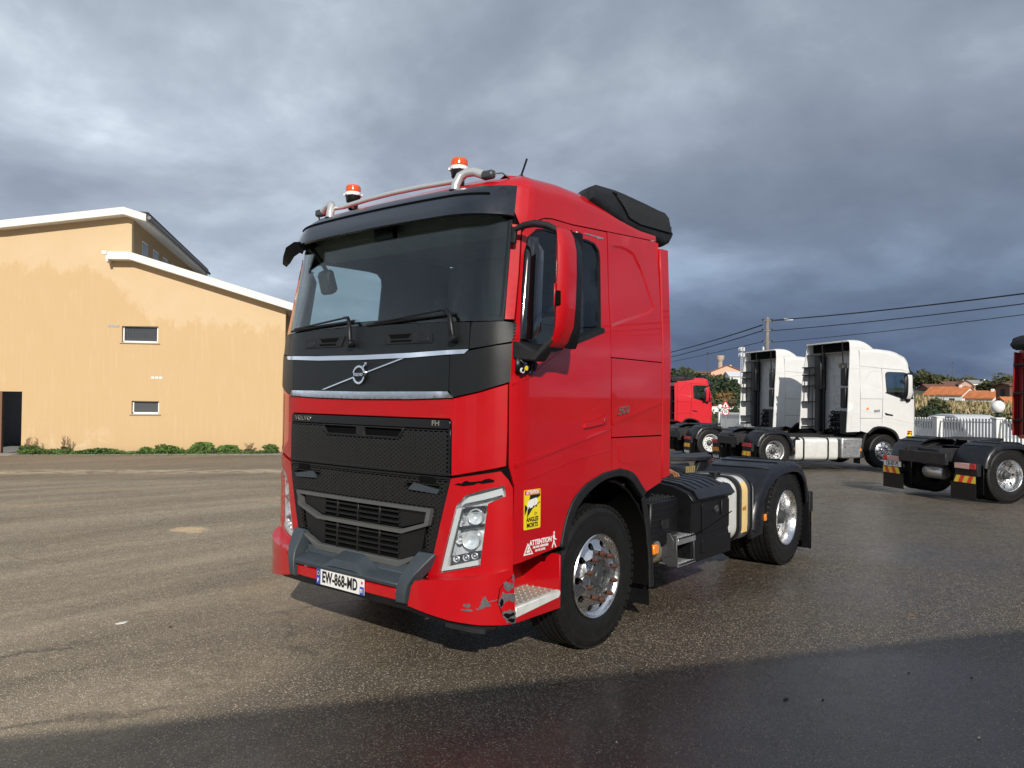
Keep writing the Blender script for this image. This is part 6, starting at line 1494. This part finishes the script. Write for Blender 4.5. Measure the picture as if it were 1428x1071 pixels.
# ---------------- white car behind the fence ----------------
def car(u,off,label):
    x,y=P1.x+FD.x*u-FD.y*off,P1.y+FD.y*u+FD.x*off
    n=Vector((-FD.y,FD.x)); 
    T=empty('white_car',(x,y,gz(x,y)-.02),math.atan2(FD.y,FD.x)+PI,label,'car'); T.scale=(1.1,1.1,1.16)
    CP=mat('white_car_paint',(.75,.75,.74),rough=.3,coat=.8)
    prof=[(-2.15,.35),(-2.2,.75),(-2.05,.98),(-1.75,1.05),(-1.0,1.50),(-.3,1.60),(.5,1.58),(1.0,1.42),(1.55,1.02),(2.1,.88),(2.25,.62),(2.2,.32)]
    rg=[]
    for w_,k in ((-.86,.94),(-.84,1.0),(.84,1.0),(.86,.94)): rg.append([(px,w_*(1 if pz<1.05 else lerp([(1.05,1),(1.6,.80)],pz)),.3+(pz-.3)*k) for px,pz in prof])
    MB().loft(rg).build('body',CP,T,ang=35,bev=.03)
    for sg in (1,-1):
        for q in ([(-1.55,1.08),(-.98,1.42),(-.55,1.50),(-.5,1.08)],[(-.42,1.08),(-.46,1.50),(.35,1.50),(.42,1.08)],[(.50,1.08),(.45,1.50),(.88,1.38),(1.35,1.08)]):
            patch('window',lambda a,b,o:(a,sg*(lerp([(1.05,.868),(1.6,.70)],b)+o),b),q,mat('car_glass',(.02,.025,.03),rough=.08),T,th=.02,step=1,bev=0)
        for px in (-1.35,1.40):
            w=MB().lathe([(.18,-.10),(.30,-.10),(.32,-.06),(.32,.06),(.30,.10),(.18,.10)],axis='y',n=24).build('wheel',RUBBER,T,loc=(px,sg*.78,.32)); MB().lathe([(0,sg*.10),(.19,sg*.09),(.19,0)],axis='y',n=20).build('rim',ALUD,w)
        MB().box(-2.2,-2.08,min(sg*.5,sg*.82),max(sg*.5,sg*.82),.72,.88).build('headlight',WPL,T,bev=.02)
car(9.5,-2.4 if Vector((-FD.y,FD.x)).dot(VD)<0 else 2.2,'white car with dark side windows parked behind the fence pillars')
# ---------------- pole, wires ----------------
POLE=Vector((-53.9,-18.72,0))
def pole():
    z=terr_h(60,0)-.3; T=empty('utility_pole',(POLE.x,POLE.y,z),0,'grey concrete utility pole behind the white trucks carrying a street light','pole'); H=8.13-z
    W=mat('weathered_pole',(.22,.20,.17),rough=.9,var=.2,vscale=3)
    MB().lathe([(.20,0),(.17,H*.5),(.13,H),(0,H)],n=10).build('shaft',W,T)
    rt=Vector((VR.x,VR.y,0))
    MB().tube([Vector((0,0,H-.45)),rt*.6+Vector((0,0,H-.25)),rt*1.3+Vector((0,0,H-.2))],.035,6).build('lamp_arm',STEEL,T)
    c=rt*1.6+Vector((0,0,H-.18)); MB().obox(c,(rt,Vector((-rt.y,rt.x,0)),Vector((0,0,1))),.36,.14,.08).build('lamp_head',WPL,T,bev=.04)
    for dz in (.3,1.05,1.95):
        MB().tube([-rt*.35+Vector((0,0,H-dz)),rt*.35+Vector((0,0,H-dz))],.05,6).build('bracket',STEEL,T)
        for s in (-.35,.35): MB().lathe([(0,0),(.07,.02),(.05,.08),(.07,.12),(0,.16)],n=8).build('insulator',BLK,T,loc=rt*s+Vector((0,0,H-dz)))
    MB().obox(-rt*.3+Vector((0,0,H-3.3)),(rt,Vector((-rt.y,rt.x,0)),Vector((0,0,1))),.05,.05,1.0).build('white_conduit',WPL,T)
    MB().tube([rt*.15+Vector((0,0,H-2.6)),rt*.6+Vector((0,0,H-3.0))],.08,6).build('stay_bracket',WPL,T)
pole()
def wire(a,b,sag,r,label,grp):
    a=Vector(a);b=Vector(b); pts=[]
    for k in range(25):
        t=k/24; p=a.lerp(b,t); p.z-=sag*4*t*(1-t); pts.append(p)
    o=MB().tube(pts,r,6).build('overhead_cable',mat('cable_black',(.02,.02,.022),rough=.7),None); tag(o,label,'cable',grp)
rt3=Vector((VR.x,VR.y,0))
pt=lambda dz,s: Vector((POLE.x,POLE.y,8.13-dz))+rt3*s
GW='overhead cables strung from the utility pole'
# on to the next pole, far off to the right of the yard and nearer
wire(pt(.25,.35),(-25.5,22.5,7.75),.55,.045,'thickest top overhead cable running right from the utility pole',GW)
wire(pt(1.05,.35),(-25.5,22.5,7.5),.50,.032,'middle overhead cable running right from the utility pole',GW)
wire(pt(1.95,.35),(-25.5,22.5,7.3),.45,.022,'lowest overhead cable running right from the utility pole',GW)
wire(pt(.6,-.35),(*W2(130,18.5),7.9),.45,.05,'highest overhead cable running left behind the cab',GW)
wire(pt(1.05,-.35),(*W2(130,18.3),6.9),.35,.04,'middle overhead cable running left behind the cab',GW)
wire(pt(1.9,-.35),(*W2(130,18.1),6.3),.2,.026,'lowest overhead cable running left behind the cab',GW)
# ---------------- vegetation ----------------
LEAF=mat('leaf_green',(.085,.15,.030),rough=.75,var=.5,vscale=3.)
LEAFD=mat('leaf_dark',(.030,.050,.020),rough=.8,var=.5,vscale=.5)
LEAFO=mat('leaf_olive',(.075,.080,.030),rough=.85,var=.5,vscale=.4)
LEAFR=mat('leaf_rust',(.19,.095,.030),rough=.85,var=.4,vscale=.5)
REED=mat('dry_reed',(.42,.32,.17),rough=.9,var=.4,vscale=.8)
REEDG=mat('green_reed',(.12,.13,.045),rough=.9,var=.4,vscale=.8)
BARK=mat('bark',(.09,.07,.05),rough=.9,var=.3)
DRYST=mat('dry_stalk',(.20,.12,.07),rough=.9,var=.3)
npr=np.random.RandomState(4)
def cards(name,centres,sizes,size,m,parent=None,flat=.6,per=None):
    """random leaf-sized quads; centres Nx3, size scalar or N"""
    C=np.asarray(centres,float); n=len(C)
    a=npr.normal(size=(n,3)); a[:,2]*=flat; a/=np.linalg.norm(a,axis=1)[:,None]
    b=npr.normal(size=(n,3)); b-=a*(a*b).sum(1)[:,None]; b/=np.linalg.norm(b,axis=1)[:,None]
    s=(np.asarray(size)*npr.uniform(.55,1.3,n))[:,None]
    V=np.stack([C-a*s-b*s*.45,C+a*s*.1-b*s*.6,C+a*s,C+a*s*.1+b*s*.6],1).reshape(-1,3)
    me=bpy.data.meshes.new(name); me.vertices.add(4*n); me.vertices.foreach_set('co',V.astype('f').ravel())
    me.loops.add(4*n); me.loops.foreach_set('vertex_index',np.arange(4*n,dtype='i')); me.polygons.add(n)
    me.polygons.foreach_set('loop_start',np.arange(0,4*n,4,dtype='i')); me.update(calc_edges=True)
    me.materials.append(m); return link(name,me,None,parent)
def clumpy(n,r,k,rz=1.,cr=.42):
    """points in clumps on an irregular crown of radius r"""
    cc=npr.normal(size=(k,3)); cc/=np.linalg.norm(cc,axis=1)[:,None]; cc*=(npr.uniform(.35,1.,k)**.6)[:,None]*r*(1-cr*.6); cc[:,2]*=rz
    w=npr.randint(0,k,n); p=npr.normal(size=(n,3)); p/=np.linalg.norm(p,axis=1)[:,None]; p*=(npr.uniform(.3,1,n)**.5)[:,None]*r*cr*(npr.uniform(.6,1.3,k)[w])[:,None]; p[:,2]*=.8
    return cc[w]+p
TREES={}
def tree(x,y,z,h,w,m,label,group,kind='round',cat='tree',name='tree'):
    T=empty(name,(x,y,z),npr.uniform(0,6),label,cat,group)
    r=w/2; rz=max(.3,(h*.72)/w)
    P=clumpy(900,r,16,rz); P[:,2]+=h-r*rz*.95
    cards('crown',P,None,.10*r+.08,m,T)
    mb=MB().tube([(0,0,-.3),(.1,0,h*.3),(0,.1,h*.7)],.1,6,rs=[h*.035,h*.025,h*.01])
    for k in range(4): 
        a=k*1.6; mb.tube([(0,0,h*(.3+.08*k)),(math.cos(a)*r*.5,math.sin(a)*r*.5,h*(.5+.08*k))],.05,5,rs=[h*.015,h*.006])
    mb.build('trunk',BARK,T)
    return T
def mass(name,t0,t1,s0,s1,n,hfun,size,m,label=None,dens=None,cat='bushes'):
    """a thicket: leaf cards in many rounded mounds over the sloping ground"""
    C=[]
    k=max(1,n//55)
    for i in range(k):
        t=npr.uniform(t0,t1); s=npr.uniform(s0(t),s1(t)); x,y=W2(t,s); h=hfun(t,s)*npr.uniform(.55,1.15); z=terr_h(t,s)
        if h<=0: continue
        p=npr.normal(size=(55,3)); p/=np.linalg.norm(p,axis=1)[:,None]; p[:,2]=abs(p[:,2]); q=npr.uniform(.75,1.05,(55,1)); p=p*q*np.array([h*.9,h*.9,h])
        C.append(p+np.array([x,y,z-.1]))
    C=np.concatenate(C); o=cards(name,C,None,size,m); tag(o,label,None,None,'stuff'); return o
# hillside left of the white trucks (frame x 936-1030) and rising behind everything else
mass('hillside_scrub',95,205,lambda t:.19*t,lambda t:.33*t,15000,lambda t,s:.9+.004*t,.30,LEAFD,'dark green scrub covering the hillside behind the far red cab')
mass('hillside_scrub',92,200,lambda t:.19*t,lambda t:.33*t,7000,lambda t,s:1.2,.30,LEAFO,'olive scrub mixed over the hillside behind the far red cab')
mass('autumn_bushes',92,105,lambda t:.258*t,lambda t:.285*t,900,lambda t,s:1.5,.22,LEAFR,'rust coloured bushes on the slope above the white wall')
mass('roadside_bushes',66,80,lambda t:.19*t,lambda t:.34*t,5200,lambda t,s:1.1,.17,LEAFO,'olive roadside bushes behind the far fence')
mass('roadside_bushes',60,74,lambda t:.285*t,lambda t:.42*t,5200,lambda t,s:2.3,.20,LEAFD,'dark tall bushes right of the road signs')
# right part: hedge behind fence, reed bed, ridge with trees
mass('hedge',50,56,lambda t:.44*t,lambda t:.80*t,11000,lambda t,s:2.35,.12,LEAFD,'dark green hedge directly behind the white fence on the right')
mass('hedge',56,62,lambda t:.46*t,lambda t:.80*t,7000,lambda t,s:1.25,.13,LEAFO,'olive undergrowth at the foot of the reeds')
def reeds():
    n=17000; t=npr.uniform(60,78,n); s=npr.uniform(.40,.85,n)*t
    h=npr.uniform(1.1,2.35,n)*(.85+.15*np.sin(s*.9))*(1-.22*(s/t>.55)); x=4.8186+VD.x*t+VR.x*s; y=4.3446+VD.y*t+VR.y*s
    z=np.array([terr_h(a,b) for a,b in zip(t,s)])-.2
    an=npr.uniform(0,2*PI,n); w=.05; lx=npr.normal(0,.28,n); ly=npr.normal(0,.28,n)
    V=np.zeros((n,5,3))
    dx,dy=np.cos(an)*w,np.sin(an)*w
    V[:,0]=np.stack([x-dx,y-dy,z],1); V[:,1]=np.stack([x+dx,y+dy,z],1); V[:,2]=np.stack([x+dx*1.6+lx*.6,y+dy*1.6+ly*.6,z+h*.72],1); V[:,3]=np.stack([x+lx,y+ly,z+h],1); V[:,4]=np.stack([x-dx*1.6+lx*.6,y-dy*1.6+ly*.6,z+h*.72],1)
    for nm,m,mask in (('dry_reeds',REED,npr.uniform(size=n)<.72),('green_reeds',REEDG,None)):
        mk=mask if mask is not None else ~last
        last=mk; v=V[mk].reshape(-1,3); k=len(v)//5
        me=bpy.data.meshes.new(nm); me.vertices.add(5*k); me.vertices.foreach_set('co',v.astype('f').ravel()); me.loops.add(5*k); me.loops.foreach_set('vertex_index',np.arange(5*k,dtype='i')); me.polygons.add(k); me.polygons.foreach_set('loop_start',np.arange(0,5*k,5,dtype='i')); me.update(calc_edges=True); me.materials.append(m)
        tag(link(nm,me),kind='stuff')
reeds()
# separate trees
GT='trees along the right ridge'
rid=[(1288,238,8,10,'leftmost tree on the right ridge, beside the white cab'),(1297,245,7,9,'second tree from the left on the right ridge'),(1306,262,6.5,10,'low round tree on the ridge left of the thin mast'),(1322,268,6,9,'tree on the ridge just left of the pink roofed house'),(1352,262,6,9,'tree on the ridge right of the pink gabled house'),(1371,250,5,8,'small tree on the ridge above the second orange roof'),(1380,246,5,8,'low tree on the ridge left of the brown shed'),(1396,230,7,9,'tall dark tree on the ridge left of the dark red cab'),(1404,232,7.5,8,'tallest dark tree on the ridge beside the dark red cab'),(1338,274,5,8,'low tree on the ridge behind the pink gabled house'),(1277,240,7,9,'dark tree on the ridge partly behind the white cab')]
for px,t,h,w,lb in rid:
    s=(px-714)/1085.95*t; x,y=W2(t,s); tree(x,y,terr_h(t,s)-.8,h*.78,w*.9,LEAFD if px%2 else LEAFO,lb,GT,name='ridge_tree')
lft=[(940,190,6,8,'rounded tree on the left hillside at the edge of the red cab'),(955,196,6.5,8,'bushy tree on the left hillside left of the thin lamp pole'),(948,150,5,7,'low tree halfway down the left hillside'),(966,165,5,7,'spreading tree in the middle of the left hillside'),(985,185,4.5,6,'dark tree below the water tower'),(1003,178,6,7,'dark tree below the peach house'),(1022,176,5.5,7,'tree right of the peach house'),(1026,208,7,5,'dark conifer like tree right of the peach house on the skyline'),(990,140,5,7,'tree above the far red cab roof'),(1012,135,5,7,'tree above the road signs on the slope'),(972,120,3.5,6,'low tree just above the far red cab')]
for px,t,h,w,lb in lft:
    s=(px-714)/1085.95*t; x,y=W2(t,s); tree(x,y,terr_h(t,s)-.6,h*.62,w*.85,LEAFD if px%2==0 else LEAFO,lb,'trees on the left hillside',name='hillside_tree')
t=58.5; s=(1309-714)/1085.95*t; x,y=W2(t,s); tree(x,y,terr_h(t,s),2.5,1.9,LEAFO,'bright green bush standing in front of the dry reeds','bushes among the reeds',cat='bush',name='green_bush')
t=57.5; s=(1298-714)/1085.95*t; x,y=W2(t,s); tree(x,y,terr_h(t,s),2.1,1.6,LEAFD,'smaller dark bush left of the bright green one among the reeds','bushes among the reeds',cat='bush',name='dark_bush')
# ---------------- houses, tower, masts ----------------
TILE=mat('orange_roof_tiles',(.52,.17,.06),rough=.85,var=.25,vscale=1.2); WW=mat('white_house_wall',(.78,.77,.73),rough=.85,var=.04); PEACH=mat('peach_house_wall',(.72,.46,.32),rough=.85,var=.05)
BRK=mat('brown_block_wall',(.16,.075,.05),rough=.9,var=.2); PINKW=mat('pink_house_wall',(.5,.33,.26),rough=.85)
def house(px,t,zb,L_,D_,hw,hr,wm,rm,label,yaw=0.,group='houses on the hill',wins=2):
    """gabled house; long side roughly across the view"""
    s=(px-714)/1085.95*t; x,y=W2(t,s); T=empty('hillside_house',(x,y,zb),math.atan2(VR.y,VR.x)+yaw,label,'house',group)
    MB().box(-L_/2,L_/2,-D_/2,D_/2,-4,hw).prism([(-D_/2,hw),(D_/2,hw),(0,hw+hr-.05)],lambda a,b,w:(w,a,b),-L_/2,L_/2).build('wall',wm,T,smooth=False,fix=False)
    for sg in (1,-1):
        a=Vector((0,sg*(D_/2+.35),hw-.35*hr/(D_/2))); b=Vector((0,0,hw+hr)); 
        MB().loft([[(u,a.y,a.z),(u,0,b.z),(u,0,b.z+.18),(u,a.y,a.z+.18)] for u in (-L_/2-.3,L_/2+.3)]).build('roof',rm,T,smooth=False)
        for k in range(int(L_/.5)):
            pass
    ch=MB().box(L_*.25,L_*.25+.4,-.45,-.05,hw+hr*.4,hw+hr+.45).build('chimney',wm,T,smooth=False)
    for k in range(wins):
        for sg in (1,-1):
            w=MB().box(-L_/3+k*L_/max(1,wins),-L_/3+k*L_/max(1,wins)+1,min(sg*D_/2,sg*(D_/2+.04)),max(sg*D_/2,sg*(D_/2+.04)),hw-1.9,hw-.7).build('window',PNL,T,smooth=False)
    for sg in (1,-1): MB().box(min(sg*L_/2,sg*(L_/2+.04)),max(sg*L_/2,sg*(L_/2+.04)),-.5,.5,hw-1.6,hw-.5).build('window',PNL,T,smooth=False)
    return T
house(1326,150,1.15,7.0,5.6,1.9,1.4,WW,TILE,'larger white house with long orange tiled roof behind the reeds',yaw=-.98)
house(1374,135,.85,4.6,4.4,1.6,1.1,WW,TILE,'smaller white house with orange roof nearest the globe lamp',yaw=-.98)
house(1331,240,4.6,9,6,1.8,1.3,BRK,BRK,'long low brown roofed house on the right ridge',yaw=.1)
house(1344,236,5.0,3.4,3.2,1.9,1.0,PINKW,BRK,'small pale pink gabled house on the right ridge',yaw=PI/2-.2)
house(1364,250,5.2,7,5,2.5,.8,WW,mat('grey_roof',(.3,.3,.3),rough=.8),'small white house on the ridge above the second orange roof')
house(1302,225,3.6,6,5,1.9,1.0,BRK,BRK,'dull brown house on the ridge just right of the white cab')
house(1414,120,1.4,3.4,3.4,2.9,.3,BRK,BRK,'brown block shed left of the dark red cab')
house(1409,100,.2,2.2,2.2,1.5,.6,WW,TILE,'tiny white wall house with red roof below the brown shed')
house(1016.5,200,5.6,9.6,8,2.9,1.6,PEACH,mat('brick_red_roof',(.28,.10,.06),rough=.9),'peach house with red roof beside the water tower',yaw=PI/2-.35)
house(973,212,7.3,26,8,1.2,.5,mat('brown_wall',(.16,.11,.08),rough=.9),mat('brown_flat_roof',(.16,.10,.07),rough=.9),'long low brown building on the left skyline',wins=6)
house(1029,175,5.2,5,5,1.6,.9,WW,mat('pale_roof',(.62,.64,.66),rough=.8),'pale low house between the peach house and the lattice mast')
def tower():
    t=212; s=(1004.5-714)/1085.95*t; x,y=W2(t,s); T=empty('water_tower',(x,y,8.0),0,'slim concrete water tower with a flared tank on the left skyline','water tower')
    C=mat('tower_concrete',(.48,.38,.30),rough=.9,var=.1); K=5.15/5.4
    MB().lathe([(.52,-1.5),(.48,3.6*K),(.60,4.1*K)],n=16).build('shaft',C,T); MB().lathe([(.6,4.0*K),(1.02,4.8*K),(1.08,5.7*K),(1.0,5.7*K),(0,5.75*K)],n=24).build('tank',C,T)
    for k in range(8):
        a=2*PI*k/8; MB().obox((.49*math.cos(a),.49*math.sin(a),1.6),(Vector((math.cos(a),math.sin(a),0)),Vector((-math.sin(a),math.cos(a),0)),Vector((0,0,1))),.06,.10,2.6).build('rib',C,T)
    MB().tube([(0,0,5.7*K),(0,0,6.2*K)],.04,5).build('aerial',STEEL,T)
tower()
def mast(px,t,zt,zb,label,kind):
    s=(px-714)/1085.95*t; x,y=W2(t,s); T=empty('lattice_mast' if kind else 'thin_pole',(x,y,zb),0,label,'mast' if kind else 'pole')
    H=zt-zb; G=mat('mast_grey',(.45,.47,.50),rough=.6)
    if kind:
        for k in range(3):
            a=2*PI*k/3; MB().tube([(.35*math.cos(a),.35*math.sin(a),0),(.22*math.cos(a),.22*math.sin(a),H)],.05,5).build('leg',G,T)
        mb=MB()
        for i in range(16):
            z=H*i/16; r=.35-.13*i/16
            for k in range(3):
                a=2*PI*k/3; b=a+2*PI/3; mb.tube([(r*math.cos(a),r*math.sin(a),z),(r*math.cos(b),r*math.sin(b),z+H/16)],.03,4)
        mb.build('bracing',G,T)
        for k in range(6): MB().box(.35,.60,-.12,.12,H-.9-(k//3)*1.1,H-.2-(k//3)*1.1).build('antenna_panel',WPL,T,rot=(0,0,2*PI*k/3+.3))
    else:
        MB().tube([(0,0,0),(0,0,H)],.07,6,rs=[.13,.07]).build('shaft',mat('pole_dark',(.08,.08,.09),rough=.7),T); MB().box(-.15,.35,-.15,.15,H-.1,H+.1).build('lamp_head',STEEL,T)
mast(1034,150,11.9,4.0,'pale lattice antenna mast left of the white trucks',True)
mast(987,180,12.3,7.0,'thin dark lamp pole on the left skyline',False)
mast(1328.5,250,14.2,6.0,'thin mast standing on the right ridge behind the pink house',False)
mast(1289.5,250,12.2,6.0,'thin mast on the right ridge next to the white cab',False)
def low_wall():
    t=84; x,y=W2(t,(1008-714)/1085.95*t); T=empty('white_boundary_wall',(x,y,terr_h(t,22.7)),math.atan2(VR.y,VR.x),'low white boundary wall on the slope behind the road signs','wall')
    MB().box(-3.2,2.0,-.15,.15,-1,1.05).build('wall_face',WW,T); MB().box(-3.3,2.1,-.2,.2,1.05,1.13).build('coping',WW,T)
    MB().box(1.9,2.5,-.3,.3,-1,1.5).build('pillar',WW,T)
low_wall()
# ---------------- weeds along the yellow wall ----------------
def wl(u,w):
    c,s_=math.cos(YA),math.sin(YA); return (YO.x+c*u-s_*w,YO.y+s_*u+c*w,YO.z+.03)
def tuft(u,r,h,kind,label,m=LEAF):
    x,y,z=wl(u,-.42); T=empty('weed_clump',(x,y,z),YA,label,'plant','weeds along the foot of the yellow wall')
    if kind=='blade':
        n=160; C=[]; mb=MB()
        for k in range(n):
            a=rnd.uniform(0,2*PI); l=h*rnd.uniform(.6,1.1); q=rnd.uniform(.3,1.)*r; w=.012
            b0=Vector((rnd.uniform(-.3,.3)*r,rnd.uniform(-.3,.3)*r*.5,0)); d=Vector((math.cos(a),math.sin(a)*.6,0)); p=Vector((-d.y,d.x,0))*w
            mb.add([b0-p,b0+p,b0+d*q*.5+Vector((0,0,l*.8))+p,b0+d*q+Vector((0,0,l*.75)),b0+d*q*.5+Vector((0,0,l*.8))-p],[(0,1,2,3,4)])
        mb.build('blades',m,T,smooth=False,fix=False)
    else:
        P=clumpy(int(900*r/.4),1.,9,1.,.5); P=P*np.array([r,.28,h*.62])+np.array([0,0,h*.35]); P[:,2]=np.abs(P[:,2])
        cards('leaves',P,None,.045,m,T,flat=1.)
        if kind=='flower':
            F=P[npr.randint(0,len(P),26)]*np.array([1.0,1.1,1.15]); cards('flowers',F,None,.022,WPL,T)
    if kind=='stalk':
        mb=MB()
        for k in range(7):
            bx_=rnd.uniform(-.5,.5)*r; hh=h*rnd.uniform(1.4,2.3); mb.tube([(bx_,0,0),(bx_+rnd.uniform(-.06,.06),0,hh*.6),(bx_+rnd.uniform(-.1,.1),0,hh)],.006,4)
            for q in range(8):
                zz_=hh*(.5+.06*q); mb.tube([(bx_,0,zz_),(bx_+rnd.uniform(-.09,.09),rnd.uniform(-.04,.04),zz_+.06)],.007,3)
        mb.build('dry_stalks',DRYST,T,smooth=False,fix=False)
for a in ((.45,.42,.34,'stalk','leafy weeds with reddish dry stalks beside the garage opening',LEAF),(1.35,.50,.20,'leaf','low creeping weeds second from the garage opening',LEAF),(1.55,.22,.30,'stalk','brown seed heads rising from the low weeds',LEAFO),(2.45,.55,.24,'leaf','dense low weeds left of the small ground window',LEAFD),(3.05,.25,.18,'leaf','small low weeds under the left end of the ground window',LEAF),(4.15,.32,.25,'leaf','rounded light green weeds below the ground window',LEAF),(4.95,.55,.42,'flower','largest weed mound dotted with white flowers',LEAF),(6.05,.42,.48,'blade','spiky grass tuft near the middle of the wall',LEAF),(5.6,.35,.25,'leaf','low weeds between the big mound and the spiky tuft',LEAF),(7.0,.34,.36,'blade','smaller spiky tuft right of the tall one',LEAF),(7.7,.22,.16,'stalk','thin dry weeds near the right corner of the yellow wall',LEAFO),(8.4,.38,.36,'flower','white flowering weeds at the right corner of the yellow wall',LEAF)):
    tuft(*a[:5],m=a[5])
m_=[]
for k in range(5200):
    u=rnd.uniform(.1,8.7); x,y,z=wl(u,-rnd.uniform(.12,.78)); m_.append((x,y,z+rnd.uniform(0,.13)*(1+math.sin(u*3)*.5)))
tag(cards('ground_cover',m_,None,.04,LEAF),kind='stuff')
# ---------------- litter on the asphalt ----------------
def scrap(x,y,r,m,name,label,n=7,h=.012):
    T=rnd.random()*6; pts=[(r*rnd.uniform(.5,1.1)*math.cos(T+2*PI*k/n),r*.6*rnd.uniform(.5,1.1)*math.sin(T+2*PI*k/n)) for k in range(n)]
    mb=MB(); v=[(a,b,rnd.uniform(.002,h*.5)) for a,b in pts]+[(0,0,h*.6)]; v+=[(a,b,0) for a,b in pts]
    mb.add(v,[(i,(i+1)%n,n) for i in range(n)]+[(n+1+i,n+1+(i+1)%n,(i+1)%n,i) for i in range(n)])
    o=mb.build(name,m,None,smooth=False,fix=False,loc=(x,y,gz(x,y)+.002)); tag(o,label,'litter'); return o
WS=mat('white_scrap',(.75,.75,.72),rough=.6); LF=mat('dead_leaf',(.035,.025,.02),rough=.8)
LIT=[(171,869,.055,WS,'paper_scrap','torn white scrap lying on the asphalt left of the truck'),(238,875,.03,LF,'dead_leaf','small dark leaf right of the white scrap'),(1267,939,.02,LF,'dead_leaf','dark leaf in the shade, left of the two at the right'),(1355,946,.022,LF,'dead_leaf','curled dark leaf in the shade near the right edge'),(1365,1030,.015,mat('pale_leaf',(.55,.55,.35),rough=.7),'pale_leaf','tiny pale yellow leaf at the bottom right'),(1095,976,.05,LF,'damp_leaf','flat damp leaf in the middle of the shade'),(1147,977,.02,LF,'dead_leaf','small dark leaf right of the damp flat one'),(1271,858,.05,DRYST,'twig','thin twig in the sun above the shadow edge'),(860,1036,.008,WS,'pebble','tiny white pebble in front of the front wheel')]
LITP=[(2.011, -1.921), (1.818, -1.535), (-0.924, 3.07), (-1.101, 3.41), (-0.076, 3.607), (0.084, 2.612), (-0.056, 2.788), (-2.485, 2.744), (1.263, 2.152)]
for (px,py,r,m,nm,lb),(x,y) in zip(LIT,LITP): scrap(x,y,r*(.62 if m is LF else 1),m,nm,lb)
